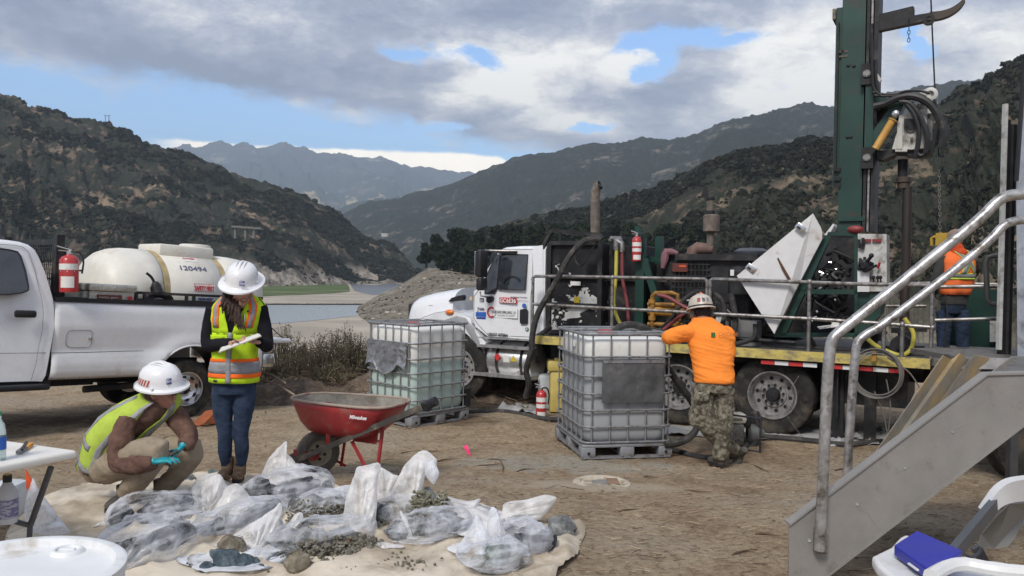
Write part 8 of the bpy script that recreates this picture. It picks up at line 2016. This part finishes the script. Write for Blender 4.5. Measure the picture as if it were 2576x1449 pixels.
build('boot_lace',lc_,mat('tan_lace',(.35,.20,.12),.8),wo,kind='stuff')
hh,hq2=hat(W(608.5,706,-.085),V((.05,-1,-.5)),V((.10,-.42,.90)),wo,s=1.12,brim=1.40)
text('CDM',.026,hq2(-.020,.139,.052),(hq2(1,0,0)-hq2(0,0,0))*-1,(hq2(0,-.2,1)-hq2(0,0,0)),blue_ink,hh,bold=True,w=.040);text('Smith',.026,hq2(-.020,.143,.030),(hq2(1,0,0)-hq2(0,0,0))*-1,(hq2(0,-.2,1)-hq2(0,0,0)),blue_ink,hh,bold=True,w=.045)
gl=MB()
for sx in(-1,1):c_=hq(.032*sx,.098,.006);r_,u_=(hq(1,0,0)-hq(0,0,0)).normalized(),(hq(0,0,1)-hq(0,0,0)).normalized();gl.tube([c_+r_*math.cos(a)*.026+u_*math.sin(a)*.021 for a in[2*math.pi*k/20 for k in range(21)]],.0026,5,cap=False)
gl.tube([hq(-.008,.1,.01),hq(.008,.1,.01)],.0025,5);gl.tube([hq(.058,.095,.01),hq(.078,.0,.0)],.0025,5);gl.tube([hq(-.058,.095,.01),hq(-.078,.0,.0)],.0025,5);build('glasses',gl,mat('tortoise_frame',(.09,.035,.02),.3),wo,kind='stuff')
hm=MB();rr=random.Random(2)
for k in range(46):
    f=k/45;x0=575+14*f+rr.uniform(-3,3);x1=556+56*f+rr.uniform(-6,6);yb=775+58*f+rr.uniform(-14,8)
    wv=rr.uniform(0,6);pts=[W(x0,722+rr.uniform(-4,4),-.03-.02*f)]+[W(x0+(x1-x0)*g+3.5*math.sin(g*8+wv),722+(yb-722)*g,-.06-.13*math.sin(min(1,g*1.2)*1.6)+rr.uniform(-.012,.012))for g in(.2,.4,.6,.8,1.)]
    hm.tube(spl(pts,4),[.011]*8+[.012]*6+[.010]*4+[.006]*2+[.002],6)
hm.ell(W(603,725,.0),(.085,.085,.09));
build('hair',hm,hairm,wo,smooth=True,kind='stuff')
cb_=empty('clipboard',W(604,868,-.38),'tan clipboard with white paper held by the standing person','clipboard')
c0_,c1_,c2_,c3_=W(549,886,-.46),W(657,843,-.42),W(650,839,-.20),W(545,882,-.24)
c0_,c1_,c2_,c3_=W(549,887,-.45),W(658,845,-.42),W(652,838,-.22),W(556,872,-.22)
build('board',MB().prism([c0_,c1_,c2_,c3_],(0,0,-.006)),mat('clipboard_tan',(.36,.31,.22),.6),cb_,smooth=False);build('paper',MB().prism([c+V((0,0,.004))for c in(c0_*.98+c2_*.02,c1_*.98+c3_*.02,c2_*.96+c0_*.04,c3_*.96+c1_*.04)],(0,0,-.003)),paper,cb_,smooth=False)
pn_=build('pen',MB().tube([W(586,852,-.36),W(602,864,-.40)],.004,6),dark_plastic,label='dark pen in the standing person\'s writing hand',cat='pen')
YC=5.62
K=lambda x,y,d=0.:P(x,y,YC+d)
cm=empty('person',G(320,1288),'person in faded lime vest and white hard hat crouching in teal gloves','person')
u1=V((.80,.58,.10)).normalized();v1=V((.55,-.75,.0)).normalized()
tc_=Torso([(K(262,1170,.0),.145,.125),(K(278,1135,.0),.16,.13),(K(298,1090,-.02),.175,.125),(K(335,1052,-.03),.19,.125),(K(366,1028,-.02),.195,.115),(K(384,1012,-.02),.15,.09),(K(395,1000,-.02),.07,.07)],u1,[V((.45,-.70,-.5)).normalized()]*2+[V((.5,-.72,-.45)).normalized()]*5)
NA=[K(322,1052,-.16),K(306,1105,-.22),K(302,1158,-.26),K(345,1166,-.33),K(388,1160,-.36)];FA=[K(432,1036,.08),K(455,1065,.02),K(474,1092,-.08),K(470,1112,-.16),K(462,1122,-.2)]
NL=[K(262,1180,-.08),K(330,1152,-.22),K(398,1130,-.30),K(362,1190,-.22),K(318,1240,-.08)];FL_=[K(300,1165,.10),K(390,1140,.04),K(484,1130,-.02),K(450,1185,.04),K(405,1232,.10)]
hb2,hq3=head(K(408,986,-.04),V((.90,-.28,-.30)),V((.10,-.18,.97)),1.02)
hN,hF=hand(K(388,1160,-.36),(.96,-.06,.12),(.1,.1,-1),1.02,.55,1),hand(K(462,1122,-.2),(-.55,-.35,-.55),(-.4,.1,.8),1.02,.6,1)
piece('body',[hb2,MB().tube([K(378,1022,-.02),K(392,1005,-.03),K(403,990,-.04)],[.065,.058,.055],14),tc_.mesh(-.02,0,5.5),lm(NA,[.045,.04,.036,.032,.026]),lm(FA,[.045,.04,.036,.03,.026]),lm(NL,[.08,.07,.052,.048,.04]),lm(FL_,[.08,.07,.052,.048,.04]),hN,hF],.0072,skin_t,cm,sm=2)
piece('glove',[hN and hand(K(387,1160,-.36),(.96,-.06,.12),(.1,.1,-1),1.12,.55,1),MB().tube([K(376,1160,-.35),K(392,1160,-.362)],[.037,.032],14)],.0055,glove,cm,.0015,(40,40,40),2);piece('glove',[hand(K(462,1121,-.2),(-.55,-.35,-.55),(-.4,.1,.8),1.12,.6,1),MB().tube([K(468,1108,-.17),K(460,1124,-.2)],[.036,.032],14)],.0055,glove,cm,.0015,(40,40,40),3)
piece('trousers',[lm(NL,[.112,.105,.080,.074,.066]),lm(FL_,[.110,.10,.078,.072,.064]),MB().ell(K(262,1172,.02),(.15,.17,.12),None,18,12),tc_.mesh(-.0,0,.9)],.011,khaki,cm,.014,(9,9,9),7)
piece('shirt',[tc_.mesh(.010,.2,6),lm(NA,[.062,.072,.070,.064,.046]),lm(FA,[.074,.070,.060,.055,.046]),MB().tube([K(382,1018,-.02),K(395,1001,-.03)],[.075,.068],16)],.010,brownshirt,cm,.019,(9,9,12),9)
tc_.patch(.1,6.1,175,365,.034,'vest_back',lime2,cm,n=20,a0b=170,a1b=370,wr=.010);tc_.patch(.6,6.1,94,200,.036,'vest_front',lime2,cm,a0b=122,a1b=190,wr=.010);tc_.patch(.6,6.1,0,86,.036,'vest_front',lime2,cm,a1b=66,wr=.010)
for t0,t1 in((.55,.95),(1.7,2.1)):tc_.patch(t0,t1,125 if t0<1 else 150,370,.038,'reflective_band',tape,cm,n=30,k=3,wr=.010)
for a in(195,345):tc_.patch(.1,5.5,a-8,a+8,.040,'reflective_band',tape,cm,n=3,k=16,wr=.010)
for a in(126,62):tc_.patch(.8,6.1,a-8,a+8,.040,'reflective_band',tape,cm,n=3,k=16,wr=.010)
for an,td,l in((K(312,1248,-.06),V((-.25,-1,0)),.20),(K(404,1238,.10),V((.25,-1,0)),.19)):
    an.z=max(.12,an.z);shoe(an,td,l,bootm,cm,h=an.z-.03,up=.06)
hh2,hq4=hat(K(405,966,-.05),V((.92,-.22,-.25)),V((.03,-.24,.97)),cm,s=1.15,brim=1.22)
wst=dome(hq4,-46,4,.018,.062,mat('sticker_cream',(.60,.56,.50),.5),hh2)
for k in range(5):dome(hq4,-45+k*10,-40.5+k*10,.020,.060,mat('stripe_red',(.42,.02,.04),.5),hh2,'sticker_stripe',1.016,3,skew=170.)
for a_,s_t in((0,'CDM'),(1,'Smith')):text(s_t,.026,hq4(.075,.105,.060-.022*a_),(hq4(-1,.5,0)-hq4(0,0,0)),hq4(0,-.1,1)-hq4(0,0,0),blue_ink,hh2,bold=True,w=.036)
build('hair',MB().ell(hq3(0,-.03,-.005),(.082,.082,.065),None,18,12),hairg,cm,smooth=True)
gl=MB();gl.tube([hq3(-.07,.0,.005),hq3(-.062,.085,.008),hq3(-.02,.105,.002),hq3(.03,.104,.002)],.004,5);build('glasses',gl,ink,cm)
build('marker_tool',MB().tube([K(428,1146,-.36),K(448,1133,-.34)],.012,8),ink,label='small black tool held in the crouching person\'s gloves',cat='tool')
YO=8.15
O=lambda x,y,d=0.:P(x,y,YO+d)
om=empty('person',O(1815,1185),'person in orange shirt and camouflage trousers leaning on the slurry tote, seen from behind','person')
to_=Torso([(O(1796,985),.185,.125),(O(1796,955),.178,.13),(O(1795,925,.04),.182,.125),(O(1792,885,.08),.208,.13),(O(1790,850,.12),.225,.13),(O(1782,828,.15),.20,.11),(O(1774,812,.17),.12,.085),(O(1768,803,.18),.07,.07)],V((.99,-.08,0)),vy)
OA=[O(1745,838,.14),O(1715,840,.10),O(1684,848,.05),O(1690,846,.20),O(1720,838,.34)];OB=[O(1825,838,.14),O(1828,850,.34),O(1815,850,.50),O(1780,842,.52),O(1745,838,.50)]
LG1=[O(1820,975),O(1822,1025,.0),O(1820,1075,-.03),O(1816,1115,.02),O(1812,1155,.02)];LG2=[O(1770,975,.02),O(1768,1025,.0),O(1785,1075,.0),O(1818,1110,.14),O(1852,1138,.28)]
hb3,hq5=head(O(1765,786,.24),V((-.05,.95,-.25)),V((0,.22,.97)),1.05)
h5,h6=hand(O(1722,838,.34),(.9,.3,0),(0,0,-1),1.05,.4,1),hand(O(1745,838,.5),(-.9,.1,0),(0,0,-1),1.05,.4,1)
piece('body',[hb3,MB().tube([O(1772,815,.16),O(1766,795,.21)],[.070,.062],14),to_.mesh(-.02,0,6),lm(OA,[.05,.045,.04,.034,.028]),lm(OB,[.05,.045,.04,.034,.028]),lm(LG1,[.08,.07,.055,.05,.04]),lm(LG2,[.08,.07,.055,.05,.04]),h5,h6],.009,skin_t,om,sm=2)
piece('trousers',[lm(LG1,[.108,.100,.090,.088,.078]),lm(LG2,[.112,.112,.098,.082,.070]),to_.mesh(.0,-.0,1.3),MB().rbox(O(1746,1048,-.02),(.09,.12,.19),.03),MB().rbox(O(1768,998,-.13),(.13,.03,.09),.01)],.011,camo,om,.016,(9,9,12),4)
piece('shirt',[to_.mesh(.016,.75,7),lm(OA,[.088,.078,.072,.060,.048]),lm(OB,[.085,.075,.06,.055,.048])],.009,orangeshirt,om,.022,(3.5,3.5,11),12,2)
p_=O(1806,840,.0);text('CASCADE',.055,to_.pt(4.35,R(80),.030)+V((-.02,-.030,0)),(1,-.06,0),(0,.1,1),mat('shirt_print',(.45,.16,.04),.8,var=0),om,w=.20);build('shirt_logo',MB().box(to_.pt(4.45,R(88),.030)+V((-.025,-.026,0)),(.04,.006,.045)),mat('green_print',(.03,.16,.04),.7),om)
q=O(1812,1160,.02);q.z=max(q.z,gz(q.x,q.y)+.13);shoe(q,V((-.5,.85,0)),.20,bootm,om,h=q.z-gz(q.x,q.y)-.02,up=.08)
bt_=MB();bt_.tube([O(1850,1128,.26),O(1858,1148,.30),O(1850,1178,.26)],[.055,.055,.045],14);bt_.tube([O(1858,1146,.28),O(1875,1130,.18)],[.045,.038],12);bt_.tube([O(1850,1178,.26),O(1846,1186,.34)],[.045,.035],12);piece('boot',bt_,.009,bootm,om,.003)
hh3,hq6=hat(O(1763,776,.22),V((-.08,1,-.25)),V((-.06,.20,.97)),om,m=mat('hat_tan_white',(.56,.50,.42),.4,dirt=(.32,.22,.13),dirt_amt=.3,dscale=8),s=1.12,brim=1.18)
for a,c_ in((-118,(.3,.05,.05)),(-95,(.10,.10,.12)),(-72,(.22,.22,.24))):dome(hq6,a-8,a+8,.045,.085,mat('hat_sticker_%d'%-a,c_,.5),hh3,n=5)
build('headlamp_strap',MB().loft([[hq6(.114*1.02*math.cos(t_),.137*1.02*math.sin(t_),z)for t_ in[2*math.pi*k/32 for k in range(32)]]for z in(.008,.022)],cap=False),ink,hh3)
build('headlamp',MB().rbox(O(1763,741,.22),(.03,.03,.05),.008),mat('flag_orange'),hh3)
em=MB()
for sx in(-1,1):c_=hq5(.095*sx,-.0,-.02);em.ell(c_,(.028,.045,.055),None,14,10)
build('ear_defender',em,mat('muff_grey',(.12,.12,.11),.5),om);build('hair',MB().ell(hq5(0,-.035,-.0),(.085,.078,.075),None,18,12),mat('black_cap',(.02,.02,.022),.8),om,smooth=True)
YP=12.4
Q=lambda x,y,d=0.:P(x,y,YP+d)
fm_=empty('person',Q(2395,890),'person in orange vest with reflective cross standing on the rig platform','person')
tp_=Torso([(Q(2396,790),.19,.13),(Q(2400,762),.21,.14),(Q(2405,730),.235,.15),(Q(2410,695),.25,.15),(Q(2412,665),.25,.14),(Q(2408,645,.04),.20,.12),(Q(2402,632,.08),.12,.09),(Q(2400,622,.1),.08,.07)],V((.95,.25,0)),vy)
PA=[Q(2376,652,.0),Q(2364,680,-.02),Q(2352,715,.0),Q(2350,728,.1),Q(2352,740,.2)];PB=[Q(2445,655,.05),Q(2452,680,.15),Q(2440,700,.3),Q(2420,700,.4)]
P1=[Q(2376,785),Q(2374,825),Q(2373,855),Q(2372,880)];P2=[Q(2418,785),Q(2420,825),Q(2421,855),Q(2422,882)]
hb4,hq7=head(Q(2404,612,.10),V((-.45,.85,-.5)),V((0,.3,.95)),1.1)
piece('body',[hb4,MB().tube([Q(2402,640,.06),Q(2403,620,.1)],[.07,.06],12),tp_.mesh(-.02,0,6),lm(PA,[.05,.045,.04,.03,.028]),lm(PB,[.05,.045,.04,.03]),lm(P1,[.08,.07,.05,.04]),lm(P2,[.08,.07,.05,.04]),hand(Q(2352,740,.2),(-.1,.6,-.6),(.5,.3,0),1.05,.6,1),hand(Q(2420,700,.4),(-.9,.2,-.1),(0,0,-1),1.05,.6,1)],.011,skin_t,fm_,sm=2)
piece('jeans',[lm(P1,[.115,.105,.09,.085]),lm(P2,[.115,.105,.09,.085]),tp_.mesh(.0,-.0,1.4)],.014,denim,fm_,.012,(9,9,14),8)
piece('jacket',[tp_.mesh(.012,.7,6.5),lm(PA,[.085,.078,.07,.055,.045]),lm(PB,[.085,.078,.065,.05])],.013,mat('dark_jacket',(.05,.05,.048),.9),fm_,.010)
vo=fab('orange_vest',(.95,.20,.06),var=.08);tp_.patch(1.55,6.2,0,360,.034,'vest',vo,fm_,n=40,k=14,a0b=0,wr=.02)
tp_.patch(2.75,3.1,0,360,.046,'reflective_band',tape,fm_,n=36,k=2,wr=.02);lim=mat('lime_trim',(.55,.75,.08),.7)
for t0,t1 in((3.1,3.2),(2.65,2.75)):tp_.patch(t0,t1,0,360,.047,'lime_trim',lim,fm_,n=36,k=1,wr=.02)
for a,b in((50,118),(95,40)):
    tp_.patch(3.15,5.6,a-6,a+6,.050,'reflective_band',tape,fm_,n=3,k=12,a0b=b-6,a1b=b+6,wr=.02);tp_.patch(3.15,5.6,a+6,a+9,.050,'lime_trim',lim,fm_,n=1,k=12,a0b=b+6,a1b=b+9,wr=.02);tp_.patch(3.15,5.6,a-9,a-6,.050,'lime_trim',lim,fm_,n=1,k=12,a0b=b-9,a1b=b-6,wr=.02)
piece('hood',[MB().ell(Q(2398,628,.02),(.15,.12,.10),None,16,10),MB().ell(Q(2410,640,-.03),(.14,.10,.09),None,16,10)],.014,fab('red_orange_hood',(.62,.09,.03)),fm_,.012)
hh4,hq8=hat(Q(2404,604,.12),V((-.45,.85,-.5)),V((-.1,.4,.9)),fm_,m=mat('hat_brown',(.30,.19,.14),.5),s=1.05,brim=1.18)
build('ear_defender',MB().ell(hq7(.09,0,-.01),(.03,.04,.05)),dark_plastic,fm_)
for an in(Q(2372,884),Q(2422,886)):shoe(an+V((0,0,.02)),V((.1,1,0)),.19,bootm,fm_,h=.075,up=.06)
build('safety_rope',MB().tube(spl([Q(2378,745,-.2),Q(2383,800,-.22),Q(2378,850,-.2),Q(2374,890,-.15)],5),.012,6),ink,fm_)
q_=P(2395,888,11.1);fm_.scale=(.9,.9,.9);fm_.location=q_
hz=bpy.data.materials.new('haze');hz.use_nodes=True;t=NT(hz.node_tree);t.n.clear()
pv=t.new('ShaderNodeVolumePrincipled');pv.inputs['Color'].default_value=(.70,.84,1.0,1);pv.inputs['Density'].default_value=1.35e-4;pv.inputs['Anisotropy'].default_value=.0
t.l.new(pv.outputs[0],t.new('ShaderNodeOutputMaterial').inputs[1])
hb=MB().box((0,4520,730),(15000,9600,1490))
build('haze',hb,hz,smooth=False,kind='stuff',label='pale blue valley haze in front of the far mountains',cat='haze')
